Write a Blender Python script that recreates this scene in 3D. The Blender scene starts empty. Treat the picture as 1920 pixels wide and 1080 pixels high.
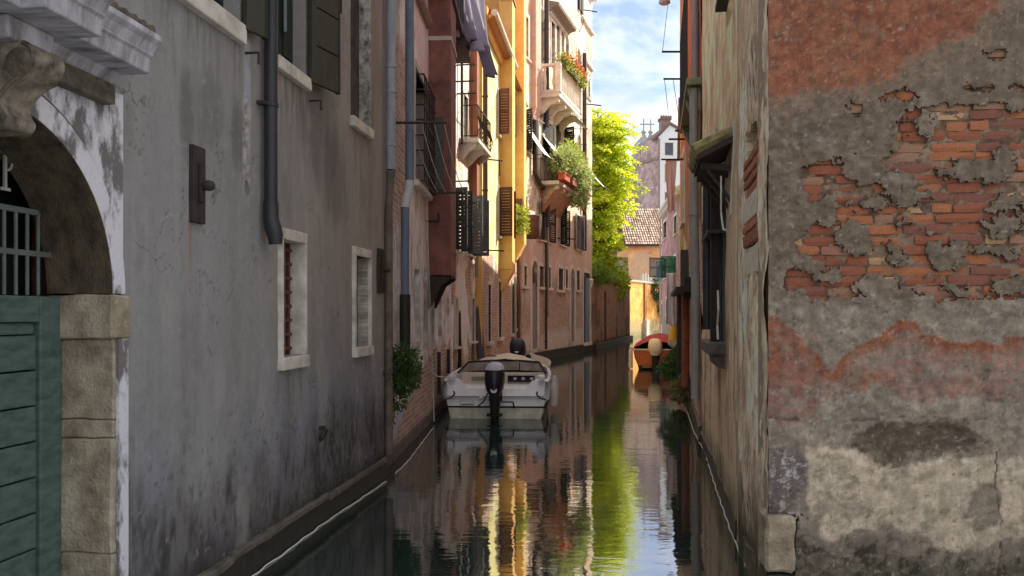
import bpy, math, random
import numpy as np
from mathutils import Vector, Matrix

# ------------------------------------------------------------------ camera, sky, sun, exposure
SC = bpy.context.scene
COL = SC.collection
F, CX, HY, CAMZ = 1600.0, 960.0, 588.0, 1.8      # focal length, centre column, horizon row in photo pixels; eye height
cam_d = bpy.data.cameras.new('camera')
cam_d.sensor_width = 36.0
cam_d.lens = F / 1920 * 36.0
cam_d.shift_y = (HY - 540) / 1920
cam_d.clip_start = 0.05
cam_d.clip_end = 2000
cam = bpy.data.objects.new('camera', cam_d)
cam.location = (0, 0, CAMZ)
cam.rotation_euler = (math.radians(90), 0, 0)
COL.objects.link(cam)
SC.camera = cam

SUN_EL, SUN_AZ = math.radians(36), math.radians(51.5)     # azimuth measured from +Y towards +X
world = bpy.data.worlds.new('World')
SC.world = world
world.use_nodes = True
wn, wl = world.node_tree.nodes, world.node_tree.links
wn.clear()
w_out = wn.new('ShaderNodeOutputWorld')
w_bg = wn.new('ShaderNodeBackground')
w_bg.inputs['Strength'].default_value = 0.15
sky = wn.new('ShaderNodeTexSky')
sky.sky_type = 'NISHITA'
sky.sun_disc = False
sky.sun_elevation = SUN_EL
sky.sun_rotation = SUN_AZ
sky.air_density = 1.2
sky.dust_density = 1.0
# a broken layer of white cloud over the whole dome
w_tc = wn.new('ShaderNodeTexCoord')
w_sep = wn.new('ShaderNodeSeparateXYZ')
wl.new(w_tc.outputs['Generated'], w_sep.inputs[0])
w_add = wn.new('ShaderNodeMath'); w_add.operation = 'ADD'; w_add.inputs[1].default_value = 0.22
w_abs = wn.new('ShaderNodeMath'); w_abs.operation = 'ABSOLUTE'
wl.new(w_sep.outputs['Z'], w_abs.inputs[0]); wl.new(w_abs.outputs[0], w_add.inputs[0])
w_div = wn.new('ShaderNodeVectorMath'); w_div.operation = 'DIVIDE'
wl.new(w_tc.outputs['Generated'], w_div.inputs[0]); wl.new(w_add.outputs[0], w_div.inputs[1])
w_n = wn.new('ShaderNodeTexNoise')
w_n.inputs['Scale'].default_value = 2.6
w_n.inputs['Detail'].default_value = 9
w_n.inputs['Roughness'].default_value = 0.58
w_n.inputs['Distortion'].default_value = 0.25
w_off = wn.new('ShaderNodeVectorMath'); w_off.operation = 'ADD'; w_off.inputs[1].default_value = (6.85, 10.55, 3.5)
wl.new(w_div.outputs[0], w_off.inputs[0]); wl.new(w_off.outputs[0], w_n.inputs['Vector'])
w_r = wn.new('ShaderNodeValToRGB')
w_r.color_ramp.elements[0].position = 0.35
w_r.color_ramp.elements[1].position = 0.54
w_r.color_ramp.elements[0].color = (0, 0, 0, 1)
w_r.color_ramp.elements[1].color = (1, 1, 1, 1)
wl.new(w_n.outputs['Fac'], w_r.inputs['Fac'])
w_mix = wn.new('ShaderNodeMix'); w_mix.data_type = 'RGBA'
w_sc = wn.new('ShaderNodeMix'); w_sc.data_type = 'RGBA'; w_sc.blend_type = 'MULTIPLY'
w_sc.inputs[0].default_value = 1.0
w_sc.inputs[7].default_value = (0.28, 0.285, 0.345, 1)
wl.new(sky.outputs[0], w_sc.inputs[6])
wl.new(w_r.outputs['Color'], w_mix.inputs[0])
wl.new(w_sc.outputs[2], w_mix.inputs[6])
w_n2 = wn.new('ShaderNodeTexNoise'); w_n2.inputs['Scale'].default_value = 4.5; w_n2.inputs['Detail'].default_value = 6
wl.new(w_div.outputs[0], w_n2.inputs['Vector'])
w_cr = wn.new('ShaderNodeValToRGB')
w_cr.color_ramp.elements[0].position = 0.35; w_cr.color_ramp.elements[0].color = (1.9, 2.0, 2.2, 1)
w_cr.color_ramp.elements[1].position = 0.6; w_cr.color_ramp.elements[1].color = (2.85, 2.85, 2.85, 1)
wl.new(w_n2.outputs['Fac'], w_cr.inputs['Fac']); wl.new(w_cr.outputs['Color'], w_mix.inputs[7])
wl.new(w_mix.outputs[2], w_bg.inputs['Color'])
wl.new(w_bg.outputs[0], w_out.inputs['Surface'])

sun_d = bpy.data.lights.new('sun', 'SUN')
sun_d.energy = 2.45
sun_d.angle = math.radians(0.55)
sun_d.color = (1.0, 0.90, 0.74)
sun = bpy.data.objects.new('sun', sun_d)
SUNV = Vector((math.sin(SUN_AZ) * math.cos(SUN_EL), math.cos(SUN_AZ) * math.cos(SUN_EL), math.sin(SUN_EL)))
sun.rotation_euler = SUNV.to_track_quat('Z', 'Y').to_euler()
sun.location = (20, 20, 40)
COL.objects.link(sun)

SC.view_settings.view_transform = 'Standard'
SC.view_settings.look = 'None'
SC.view_settings.exposure = 1.78
SC.view_settings.gamma = 1.0
SC.view_settings.use_curve_mapping = False
SC.render.engine = 'CYCLES'
SC.cycles.max_bounces = 8
SC.cycles.diffuse_bounces = 4
SC.cycles.glossy_bounces = 4
SC.cycles.sample_clamp_indirect = 6.0
SC.cycles.use_denoising = True

RNG = random.Random(7)

# ------------------------------------------------------------------ noise on arrays
def _hash(ix, iy, seed):
    h = (ix.astype(np.int64) * 374761393 + iy.astype(np.int64) * 668265263 + seed * 974634777) & 0xffffffff
    h = ((h ^ (h >> 13)) * 1274126177) & 0xffffffff
    h = h ^ (h >> 16)
    return (h & 0xffffff) / float(0xffffff)

def vnoise(x, y, seed=0):
    x = np.asarray(x, float); y = np.asarray(y, float)
    x0 = np.floor(x); y0 = np.floor(y)
    fx = x - x0; fy = y - y0
    fx = fx * fx * (3 - 2 * fx); fy = fy * fy * (3 - 2 * fy)
    a = _hash(x0, y0, seed); b = _hash(x0 + 1, y0, seed)
    c = _hash(x0, y0 + 1, seed); d = _hash(x0 + 1, y0 + 1, seed)
    return (a * (1 - fx) + b * fx) * (1 - fy) + (c * (1 - fx) + d * fx) * fy

def fbm(x, y, seed=0, octv=5, gain=0.5):
    s = 0; a = 1; t = 0
    for i in range(octv):
        s = s + a * vnoise(x * 2.03 ** i + 17.3 * i, y * 2.03 ** i - 9.1 * i, seed + i * 13)
        t += a; a *= gain
    return s / t

def sst(a, b, x):
    t = np.clip((x - a) / (b - a + 1e-9), 0, 1)
    return t * t * (3 - 2 * t)

def lin(r, g=None, b=None):
    c = np.array((r, g, b) if g is not None else r, float) / 255.0
    return np.where(c <= 0.04045, c / 12.92, ((c + 0.055) / 1.055) ** 2.4)

def mixc(C, col, m):
    col = np.asarray(col, float)
    return C * (1 - m[..., None]) + col * m[..., None]

# ------------------------------------------------------------------ materials
def _nt(name):
    m = bpy.data.materials.new(name)
    m.use_nodes = True
    return m, m.node_tree.nodes, m.node_tree.links, m.node_tree.nodes['Principled BSDF']

MATS = {}
def pmat(name, rgb, rough=0.8, var=0.25, scale=6.0, bump=0.25, bscale=60.0, metallic=0.0, stretch=(1, 1, 1), tint=None, dist=0.004, spec=0.5):
    """plain procedural surface: two-scale colour variation and relief"""
    if name in MATS: return MATS[name]
    m, N, L, bs = _nt(name)
    c = lin(rgb)
    if c.max() > .06: c = np.minimum(c * 1.25, .88)
    tc = N.new('ShaderNodeTexCoord')
    mp = N.new('ShaderNodeMapping'); mp.inputs['Scale'].default_value = stretch
    L.new(tc.outputs['Object'], mp.inputs['Vector'])
    n1 = N.new('ShaderNodeTexNoise'); n1.inputs['Scale'].default_value = scale; n1.inputs['Detail'].default_value = 8; n1.inputs['Roughness'].default_value = 0.65
    L.new(mp.outputs[0], n1.inputs['Vector'])
    r = N.new('ShaderNodeValToRGB')
    r.color_ramp.elements[0].position = 0.3; r.color_ramp.elements[1].position = 0.72
    lo = c * (1 - var); hi = np.clip(c * (1 + var), 0, 0.95)
    if tint is not None: lo = lin(tint) * (1.25 if c.max() > .06 else 1)
    r.color_ramp.elements[0].color = (*lo, 1); r.color_ramp.elements[1].color = (*hi, 1)
    L.new(n1.outputs['Fac'], r.inputs['Fac']); L.new(r.outputs['Color'], bs.inputs['Base Color'])
    if bump > 0:
        n2 = N.new('ShaderNodeTexNoise'); n2.inputs['Scale'].default_value = bscale; n2.inputs['Detail'].default_value = 5
        L.new(mp.outputs[0], n2.inputs['Vector'])
        b = N.new('ShaderNodeBump'); b.inputs['Strength'].default_value = bump; b.inputs['Distance'].default_value = dist
        L.new(n2.outputs['Fac'], b.inputs['Height']); L.new(b.outputs[0], bs.inputs['Normal'])
    bs.inputs['Roughness'].default_value = rough
    bs.inputs['Metallic'].default_value = metallic
    bs.inputs['Specular IOR Level'].default_value = spec
    MATS[name] = m
    return m

def wallmat(name, cracks=0.0, streak=.8, fine=90.0, bump=0.5, dist=0.006, grain=0.22, brick_scale=1.0, rough=0.93, bcol=((164, 132, 118), (200, 168, 150), (210, 200, 188))):
    """plaster coloured by the wall's own colour attribute; its alpha lets bare brickwork show through"""
    if name in MATS: return MATS[name]
    m, N, L, bs = _nt(name)
    at = N.new('ShaderNodeAttribute'); at.attribute_name = 'Col'
    tc = N.new('ShaderNodeTexCoord')
    n1 = N.new('ShaderNodeTexNoise'); n1.inputs['Scale'].default_value = fine; n1.inputs['Detail'].default_value = 9; n1.inputs['Roughness'].default_value = 0.8
    L.new(tc.outputs['Object'], n1.inputs['Vector'])
    n3 = N.new('ShaderNodeTexNoise'); n3.inputs['Scale'].default_value = fine / 9; n3.inputs['Detail'].default_value = 10; n3.inputs['Roughness'].default_value = 0.78
    L.new(tc.outputs['Object'], n3.inputs['Vector'])
    mr = N.new('ShaderNodeMapRange'); mr.inputs[1].default_value = 0.3; mr.inputs[2].default_value = 0.7
    mr.inputs[3].default_value = 1 - grain; mr.inputs[4].default_value = 1 + grain
    L.new(n1.outputs['Fac'], mr.inputs[0])
    mr2 = N.new('ShaderNodeMapRange'); mr2.inputs[1].default_value = 0.3; mr2.inputs[2].default_value = 0.7
    mr2.inputs[3].default_value = 1 - grain * .8; mr2.inputs[4].default_value = 1 + grain * .8
    L.new(n3.outputs['Fac'], mr2.inputs[0])
    mu = N.new('ShaderNodeMath'); mu.operation = 'MULTIPLY'
    L.new(mr.outputs[0], mu.inputs[0]); L.new(mr2.outputs[0], mu.inputs[1])
    # rain-washed grain, drawn out downwards
    mpz = N.new('ShaderNodeMapping'); mpz.inputs['Scale'].default_value = (26, 26, 3.2)
    L.new(tc.outputs['Object'], mpz.inputs['Vector'])
    nz_ = N.new('ShaderNodeTexNoise'); nz_.inputs['Scale'].default_value = 1.0; nz_.inputs['Detail'].default_value = 8; nz_.inputs['Roughness'].default_value = 0.72
    L.new(mpz.outputs[0], nz_.inputs['Vector'])
    mr3 = N.new('ShaderNodeMapRange'); mr3.inputs[1].default_value = 0.3; mr3.inputs[2].default_value = 0.7
    mr3.inputs[3].default_value = 1 - grain * streak; mr3.inputs[4].default_value = 1 + grain * streak * .8
    L.new(nz_.outputs['Fac'], mr3.inputs[0])
    mu2 = N.new('ShaderNodeMath'); mu2.operation = 'MULTIPLY'
    L.new(mu.outputs[0], mu2.inputs[0]); L.new(mr3.outputs[0], mu2.inputs[1]); mu = mu2
    if cracks:
        nd_ = N.new('ShaderNodeTexNoise'); nd_.inputs['Scale'].default_value = 3.0; nd_.inputs['Detail'].default_value = 6
        L.new(tc.outputs['Object'], nd_.inputs['Vector'])
        va = N.new('ShaderNodeVectorMath'); va.operation = 'MULTIPLY_ADD'; va.inputs[1].default_value = (.5, .5, .5)
        L.new(nd_.outputs['Color'], va.inputs[0]); L.new(tc.outputs['Object'], va.inputs[2])
        vo = N.new('ShaderNodeTexVoronoi'); vo.feature = 'DISTANCE_TO_EDGE'; vo.inputs['Scale'].default_value = 1.1
        L.new(va.outputs[0], vo.inputs['Vector'])
        c1 = N.new('ShaderNodeMapRange'); c1.inputs[1].default_value = 0.0; c1.inputs[2].default_value = 0.006; c1.inputs[3].default_value = 1.0; c1.inputs[4].default_value = 0.0
        L.new(vo.outputs['Distance'], c1.inputs[0])
        nm = N.new('ShaderNodeTexNoise'); nm.inputs['Scale'].default_value = 1.3; nm.inputs['Detail'].default_value = 4
        L.new(tc.outputs['Object'], nm.inputs['Vector'])
        c2 = N.new('ShaderNodeMapRange'); c2.inputs[1].default_value = 0.52; c2.inputs[2].default_value = 0.6; c2.inputs[4].default_value = cracks
        L.new(nm.outputs['Fac'], c2.inputs[0])
        c3 = N.new('ShaderNodeMath'); c3.operation = 'MULTIPLY'; L.new(c1.outputs[0], c3.inputs[0]); L.new(c2.outputs[0], c3.inputs[1])
        c4 = N.new('ShaderNodeMath'); c4.operation = 'SUBTRACT'; c4.inputs[0].default_value = 1.0; L.new(c3.outputs[0], c4.inputs[1])
        mu3 = N.new('ShaderNodeMath'); mu3.operation = 'MULTIPLY'; L.new(mu.outputs[0], mu3.inputs[0]); L.new(c4.outputs[0], mu3.inputs[1]); mu = mu3
    # brick
    sp = N.new('ShaderNodeSeparateXYZ'); L.new(tc.outputs['Object'], sp.inputs[0])
    cb = N.new('ShaderNodeCombineXYZ'); L.new(sp.outputs['X'], cb.inputs[0]); L.new(sp.outputs['Z'], cb.inputs[1])
    nd = N.new('ShaderNodeTexNoise'); nd.inputs['Scale'].default_value = 5; nd.inputs['Detail'].default_value = 3
    L.new(tc.outputs['Object'], nd.inputs['Vector'])
    vm = N.new('ShaderNodeVectorMath'); vm.operation = 'MULTIPLY_ADD'; vm.inputs[1].default_value = (0.03, 0.03, 0.0)
    L.new(nd.outputs['Color'], vm.inputs[0]); L.new(cb.outputs[0], vm.inputs[2])
    br = N.new('ShaderNodeTexBrick'); br.inputs['Scale'].default_value = 1.0
    br.inputs['Brick Width'].default_value = 0.25 * brick_scale; br.inputs['Row Height'].default_value = 0.072 * brick_scale
    br.inputs['Mortar Size'].default_value = 0.008 * brick_scale; br.inputs['Mortar Smooth'].default_value = 0.35
    br.inputs['Color1'].default_value = (*lin(bcol[0]), 1); br.inputs['Color2'].default_value = (*lin(bcol[1]), 1); br.inputs['Mortar'].default_value = (*lin(bcol[2]), 1)
    L.new(vm.outputs[0], br.inputs['Vector'])
    mx = N.new('ShaderNodeMix'); mx.data_type = 'RGBA'
    L.new(at.outputs['Alpha'], mx.inputs[0]); L.new(at.outputs['Color'], mx.inputs[6]); L.new(br.outputs['Color'], mx.inputs[7])
    vs = N.new('ShaderNodeVectorMath'); vs.operation = 'SCALE'
    L.new(mx.outputs[2], vs.inputs[0]); L.new(mu.outputs[0], vs.inputs['Scale'])
    L.new(vs.outputs[0], bs.inputs['Base Color'])
    # relief
    hb = N.new('ShaderNodeMath'); hb.operation = 'MULTIPLY'
    L.new(br.outputs['Fac'], hb.inputs[0]); L.new(at.outputs['Alpha'], hb.inputs[1])
    h1 = N.new('ShaderNodeMath'); h1.operation = 'MULTIPLY_ADD'; h1.inputs[1].default_value = 1.6
    L.new(n3.outputs['Fac'], h1.inputs[0]); L.new(n1.outputs['Fac'], h1.inputs[2])
    h2 = N.new('ShaderNodeMath'); h2.operation = 'MULTIPLY_ADD'; h2.inputs[1].default_value = -1.2
    L.new(hb.outputs[0], h2.inputs[0]); L.new(h1.outputs[0], h2.inputs[2])
    b = N.new('ShaderNodeBump'); b.inputs['Strength'].default_value = bump; b.inputs['Distance'].default_value = dist
    L.new(h2.outputs[0], b.inputs['Height']); L.new(b.outputs[0], bs.inputs['Normal'])
    bs.inputs['Roughness'].default_value = rough
    bs.inputs['Specular IOR Level'].default_value = 0.25
    MATS[name] = m
    return m

def glassmat(name, rgb=(20, 24, 28), rough=0.12):
    if name in MATS: return MATS[name]
    m = pmat(name, rgb, rough=rough, var=0.5, scale=2.5, bump=0.08, bscale=5, dist=0.01)
    return m

def leafmat(name, rgb, rgb2, trans=0.5, rough=0.5):
    if name in MATS: return MATS[name]
    m, N, L, bs = _nt(name)
    at = N.new('ShaderNodeAttribute'); at.attribute_name = 'Col'
    r = N.new('ShaderNodeMix'); r.data_type = 'RGBA'
    r.inputs[6].default_value = (*lin(rgb), 1); r.inputs[7].default_value = (*lin(rgb2), 1)
    L.new(at.outputs['Fac'], r.inputs[0])
    L.new(r.outputs[2], bs.inputs['Base Color'])
    bs.inputs['Roughness'].default_value = rough
    tr = N.new('ShaderNodeBsdfTranslucent'); L.new(r.outputs[2], tr.inputs['Color'])
    mx = N.new('ShaderNodeMixShader'); mx.inputs[0].default_value = trans
    L.new(bs.outputs[0], mx.inputs[1]); L.new(tr.outputs[0], mx.inputs[2])
    L.new(mx.outputs[0], N['Material Output'].inputs['Surface'])
    MATS[name] = m
    return m

# ------------------------------------------------------------------ mesh building
class MB:
    def __init__(s): s.v = []; s.f = []
    def add(s, vs, fs):
        k = len(s.v); s.v += [tuple(map(float, p)) for p in vs]; s.f += [tuple(i + k for i in q) for q in fs]; return s
    def box(s, x0, x1, y0, y1, z0, z1):
        if x0 > x1: x0, x1 = x1, x0
        if y0 > y1: y0, y1 = y1, y0
        if z0 > z1: z0, z1 = z1, z0
        return s.add([(x0, y0, z0), (x1, y0, z0), (x1, y1, z0), (x0, y1, z0), (x0, y0, z1), (x1, y0, z1), (x1, y1, z1), (x0, y1, z1)],
                     [(3, 2, 1, 0), (4, 5, 6, 7), (0, 1, 5, 4), (1, 2, 6, 5), (2, 3, 7, 6), (3, 0, 4, 7)])
    def obox(s, c, ax, ay, az):
        """box about c with half-axis vectors"""
        c, ax, ay, az = map(Vector, (c, ax, ay, az))
        P = [c + ax * i + ay * j + az * k for k in (-1, 1) for (i, j) in ((-1, -1), (1, -1), (1, 1), (-1, 1))]
        return s.add(P, [(3, 2, 1, 0), (4, 5, 6, 7), (0, 1, 5, 4), (1, 2, 6, 5), (2, 3, 7, 6), (3, 0, 4, 7)])
    def bar(s, a, b, w, h=None):
        a, b = Vector(a), Vector(b); d = (b - a)
        if d.length < 1e-6: return s
        t = d.normalized(); up = Vector((0, 0, 1)) if abs(t.z) < .95 else Vector((0, 1, 0))
        x = t.cross(up).normalized(); y = x.cross(t)
        return s.obox((a + b) / 2, x * w / 2, y * (h or w) / 2, d / 2)
    def tube(s, pts, r, n=8, cap=True, closed=False):
        pts = [Vector(p) for p in pts]; m = len(pts)
        rr = r if hasattr(r, '__len__') else [r] * m
        k = len(s.v); prev = None
        for i, p in enumerate(pts):
            t = (pts[min(i + 1, m - 1)] - pts[max(i - 1, 0)]).normalized()
            if prev is None:
                up = Vector((0, 0, 1)) if abs(t.z) < .9 else Vector((0, 1, 0))
                x = t.cross(up).normalized()
            else:
                x = (prev - t * prev.dot(t)).normalized()
            prev = x; y = t.cross(x)
            for j in range(n):
                a = 2 * math.pi * j / n
                s.v.append(tuple(p + (x * math.cos(a) + y * math.sin(a)) * rr[i]))
        for i in range(m - 1):
            for j in range(n):
                a = k + i * n + j; b = k + i * n + (j + 1) % n
                s.f.append((a, b, b + n, a + n))
        if cap:
            s.f.append(tuple(k + j for j in reversed(range(n)))); s.f.append(tuple(k + (m - 1) * n + j for j in range(n)))
        return s
    def prism(s, prof, x0, x1, order='yz'):
        """profile polygon [(a,b)] in the plane given by order, extruded along the remaining axis"""
        n = len(prof)
        def mk(p, t):
            d = {order[0]: p[0], order[1]: p[1]}
            rest = [c for c in 'xyz' if c not in order][0]; d[rest] = t
            return (d['x'], d['y'], d['z'])
        vs = [mk(p, x0) for p in prof] + [mk(p, x1) for p in prof]
        fs = [tuple(range(n)), tuple(reversed(range(n, 2 * n)))] + [(i, i + n, (i + 1) % n + n, (i + 1) % n) for i in range(n)]
        return s.add(vs, fs)
    def lathe(s, prof, n=16, c=(0, 0, 0), ax='z'):
        k = len(s.v)
        for (r, h) in prof:
            for j in range(n):
                a = 2 * math.pi * j / n
                if ax == 'z': p = (c[0] + r * math.cos(a), c[1] + r * math.sin(a), c[2] + h)
                elif ax == 'y': p = (c[0] + r * math.cos(a), c[1] + h, c[2] + r * math.sin(a))
                else: p = (c[0] + h, c[1] + r * math.cos(a), c[2] + r * math.sin(a))
                s.v.append(p)
        for i in range(len(prof) - 1):
            for j in range(n):
                a = k + i * n + j; b = k + i * n + (j + 1) % n
                s.f.append((a, b, b + n, a + n))
        s.f.append(tuple(k + j for j in reversed(range(n)))); s.f.append(tuple(k + (len(prof) - 1) * n + j for j in range(n)))
        return s
    def loft(s, rings, closed=True, caps=True):
        k = len(s.v); n = len(rings[0])
        for r in rings: s.v += [tuple(map(float, p)) for p in r]
        for i in range(len(rings) - 1):
            for j in range(n if closed else n - 1):
                a = k + i * n + j; b = k + i * n + (j + 1) % n
                s.f.append((a, b, b + n, a + n))
        if caps and closed:
            s.f.append(tuple(k + j for j in reversed(range(n)))); s.f.append(tuple(k + (len(rings) - 1) * n + j for j in range(n)))
        return s
    def build(s, name, mat, parent=None, smooth=False, bevel=0, loc=None, rotz=None, fix=True, rough=0.0, cuts=4, freq=9.0):
        me = bpy.data.meshes.new(name)
        me.from_pydata(s.v, [], s.f)
        if fix:
            import bmesh
            bm = bmesh.new(); bm.from_mesh(me); bmesh.ops.recalc_face_normals(bm, faces=bm.faces)
            if rough:                      # hewn, chipped stone: cut up the faces and push the points about
                from mathutils import noise
                if bevel: bmesh.ops.bevel(bm, geom=list(bm.edges), offset=bevel, segments=1, affect='EDGES')
                for _ in range(2 if cuts > 2 else 1):
                    bmesh.ops.subdivide_edges(bm, edges=[e for e in bm.edges if e.calc_length() > .05], cuts=2 if cuts > 2 else cuts, use_grid_fill=True)
                for v in bm.verts:
                    q = v.co * freq
                    v.co += noise.noise_vector(q) * rough + noise.noise_vector(q * 2.7) * rough * .5
                bevel = 0
            bm.to_mesh(me); bm.free()
        me.materials.append(mat)
        if smooth:
            me.polygons.foreach_set('use_smooth', [True] * len(me.polygons))
        o = bpy.data.objects.new(name, me)
        COL.objects.link(o)
        if parent: o.parent = parent
        if loc is not None: o.location = loc
        if rotz is not None: o.rotation_euler = (0, 0, rotz)
        if bevel:
            b = o.modifiers.new('bevel', 'BEVEL'); b.width = bevel; b.segments = 2; b.limit_method = 'ANGLE'; b.angle_limit = math.radians(40)
        if smooth:
            me.set_sharp_from_angle(angle=math.radians(42))
        return o

def tag(o, label=None, cat=None, group=None, kind=None):
    if label: o['label'] = label
    if cat: o['category'] = cat
    if group: o['group'] = group
    if kind: o['kind'] = kind
    return o

def empty(name, loc=(0, 0, 0), rotz=0.0):
    o = bpy.data.objects.new(name, None)
    o.location = loc; o.rotation_euler = (0, 0, rotz); o.empty_display_size = 0.2
    COL.objects.link(o)
    return o

def at(px, py, Y):
    """the point at depth Y that a photo pixel looks at"""
    return Vector(((px - CX) / F * Y, Y, CAMZ + (HY - py) / F * Y))

class Face:
    """one upright wall face: local x along it (to the right for someone looking at it), -y out of it, z up"""
    def __init__(s, root, p0, p1):
        s.root = root; s.p0 = Vector((p0[0], p0[1], 0)); s.p1 = Vector((p1[0], p1[1], 0))
        s.d = (s.p1 - s.p0).normalized(); s.L = (s.p1 - s.p0).length
        s.n = Vector((s.d.y, -s.d.x, 0)); s.rot = math.atan2(s.d.y, s.d.x)
    def uz(s, px, py, out=0.0):
        r = Vector(((px - CX) / F, 1, (HY - py) / F))
        q = s.p0 + s.n * out
        t = (q.x * s.n.x + q.y * s.n.y) / (r.x * s.n.x + r.y * s.n.y)
        w = r * t
        return ((w - s.p0).dot(s.d), w.z + CAMZ)
    def u(s, px, out=0.0): return s.uz(px, 0, out)[0]
    def z(s, px, py, out=0.0): return s.uz(px, py, out)[1]
    def rect(s, x0, x1, y0, y1, out=0.0):
        """photo rectangle -> u0,u1,z0,z1 (heights read at its middle)"""
        xm = (x0 + x1) / 2
        return (s.u(x0, out), s.u(x1, out), s.z(xm, y1, out), s.z(xm, y0, out))
    def w(s, u, out, z):
        p = s.p0 + s.d * u + s.n * out
        return Vector((p.x, p.y, z))
    def build(s, mb, name, mat, parent=None, **k):
        if parent is None:
            l = s.p0 - s.root.location; l.z = 0
            return mb.build(name, mat, s.root, loc=l, rotz=s.rot, **k)
        return mb.build(name, mat, parent, **k)

def wall(fc, us, zs, paint, mat, openings=(), mask=None, disp=None, reveal=0.24, name='wall', gain=1.55):
    us = np.asarray(us, float); zs = np.asarray(zs, float)
    nu, nz = len(us), len(zs)
    U, Z = np.meshgrid(us, zs, indexing='ij')
    C = paint(U, Z)
    if C.shape[-1] == 3: C = np.concatenate([C, np.zeros(C.shape[:2] + (1,))], -1)
    C[..., :3] = np.clip(C[..., :3] * gain, 0, .86)
    D = disp(U, Z) if disp is not None else np.zeros_like(U)
    uc = (us[:-1] + us[1:]) / 2; zc = (zs[:-1] + zs[1:]) / 2
    UC, ZC = np.meshgrid(uc, zc, indexing='ij')
    keep = np.ones(UC.shape, bool)
    for o in openings:
        u0, u1, z0, z1 = o[:4]
        if len(o) > 4 and o[4] == 'arch':
            r = (u1 - u0) / 2; cu = (u0 + u1) / 2; sp = z1 - r
            ins = ((UC > u0) & (UC < u1) & (ZC > z0) & (ZC < sp)) | ((UC - cu) ** 2 + (ZC - sp) ** 2 < r * r) & (ZC >= sp)
        else:
            ins = (UC > u0) & (UC < u1) & (ZC > z0) & (ZC < z1)
        keep &= ~ins
    if mask is not None: keep &= mask(UC, ZC)
    idx = np.arange(nu * nz).reshape(nu, nz)
    V = np.stack([U, -D, Z], -1).reshape(-1, 3)
    Cf = C.reshape(-1, 4)
    ii, jj = np.nonzero(keep)
    quads = np.stack([idx[ii, jj], idx[ii + 1, jj], idx[ii + 1, jj + 1], idx[ii, jj + 1]], -1)
    # skirts where a kept cell meets a removed one
    pad = np.pad(keep, 1, constant_values=True)
    sk = []
    for di, dj, a, b in ((1, 0, (1, 0), (1, 1)), (-1, 0, (0, 1), (0, 0)), (0, 1, (1, 1), (0, 1)), (0, -1, (0, 0), (1, 0))):
        nb = pad[1 + di:1 + di + keep.shape[0], 1 + dj:1 + dj + keep.shape[1]]
        si, sj = np.nonzero(keep & ~nb)
        sk.append(np.stack([idx[si + a[0], sj + a[1]], idx[si + b[0], sj + b[1]]], -1))
    sk = np.concatenate(sk)
    if len(sk):
        n0 = len(V)
        A = V[sk[:, 0]]; B = V[sk[:, 1]]
        A2 = A.copy(); B2 = B.copy(); A2[:, 1] = reveal; B2[:, 1] = reveal
        m = len(sk)
        V = np.concatenate([V, A, B, B2, A2])
        Cf = np.concatenate([Cf, Cf[sk[:, 0]], Cf[sk[:, 1]], Cf[sk[:, 1]], Cf[sk[:, 0]]])
        k = np.arange(m)
        sq = np.stack([n0 + k, n0 + 3 * m + k, n0 + 2 * m + k, n0 + m + k], -1)
        quads = np.concatenate([quads, sq])
    used = np.unique(quads)
    remap = np.full(len(V), -1); remap[used] = np.arange(len(used))
    V = V[used]; Cf = Cf[used]; quads = remap[quads]
    me = bpy.data.meshes.new(name)
    me.vertices.add(len(V)); me.vertices.foreach_set('co', V.astype(np.float32).ravel())
    me.loops.add(quads.size); me.loops.foreach_set('vertex_index', quads.astype(np.int32).ravel())
    me.polygons.add(len(quads)); me.polygons.foreach_set('loop_start', np.arange(0, quads.size, 4, dtype=np.int32))
    me.polygons.foreach_set('use_smooth', np.ones(len(quads), bool))
    me.update(calc_edges=True)
    ca = me.attributes.new('Col', 'FLOAT_COLOR', 'POINT'); ca.data.foreach_set('color', Cf.astype(np.float32).ravel())
    me.materials.append(mat)
    o = bpy.data.objects.new(name, me); COL.objects.link(o)
    o.parent = fc.root
    l = fc.p0 - fc.root.location; l.z = 0
    o.location = l; o.rotation_euler = (0, 0, fc.rot)
    return o

def lines(a, b, step, extra=()):
    n = max(2, int(round((b - a) / step)) + 1)
    g = list(np.linspace(a, b, n))
    for e in extra:
        if a < e < b:
            g = [q for q in g if abs(q - e) > step * 0.35 or q in (a, b)]
            g.append(e)
    return np.array(sorted(set(g)))

def grid_for(openings, u0, u1, z0, z1, ru, rz=None):
    rz = rz or ru
    return (lines(u0, u1, ru, [e for o in openings for e in o[:2]]), lines(z0, z1, rz, [e for o in openings for e in o[2:4]]))

def rear(fc, h, depth=6.0, mat=None, u0=0.0, u1=None, front=0.32, rise=1.2):
    """the house behind the face: side and back walls, and a low tiled roof"""
    u1 = fc.L if u1 is None else u1
    fc.build(MB().box(u0 + .01, u1 - .01, front, depth, -0.4, h - .02), 'rear_wall', mat or pmat('rear_plaster', (150, 120, 104), var=.2, scale=1.5))
    p = [(-0.28, h), (depth + .2, h), (depth / 2, h + rise)]
    fc.build(MB().prism(p, u0 + .005, u1 - .005, 'yz'), 'roof', pmat('roof_tile', (150, 92, 66), var=.35, scale=9))

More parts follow.
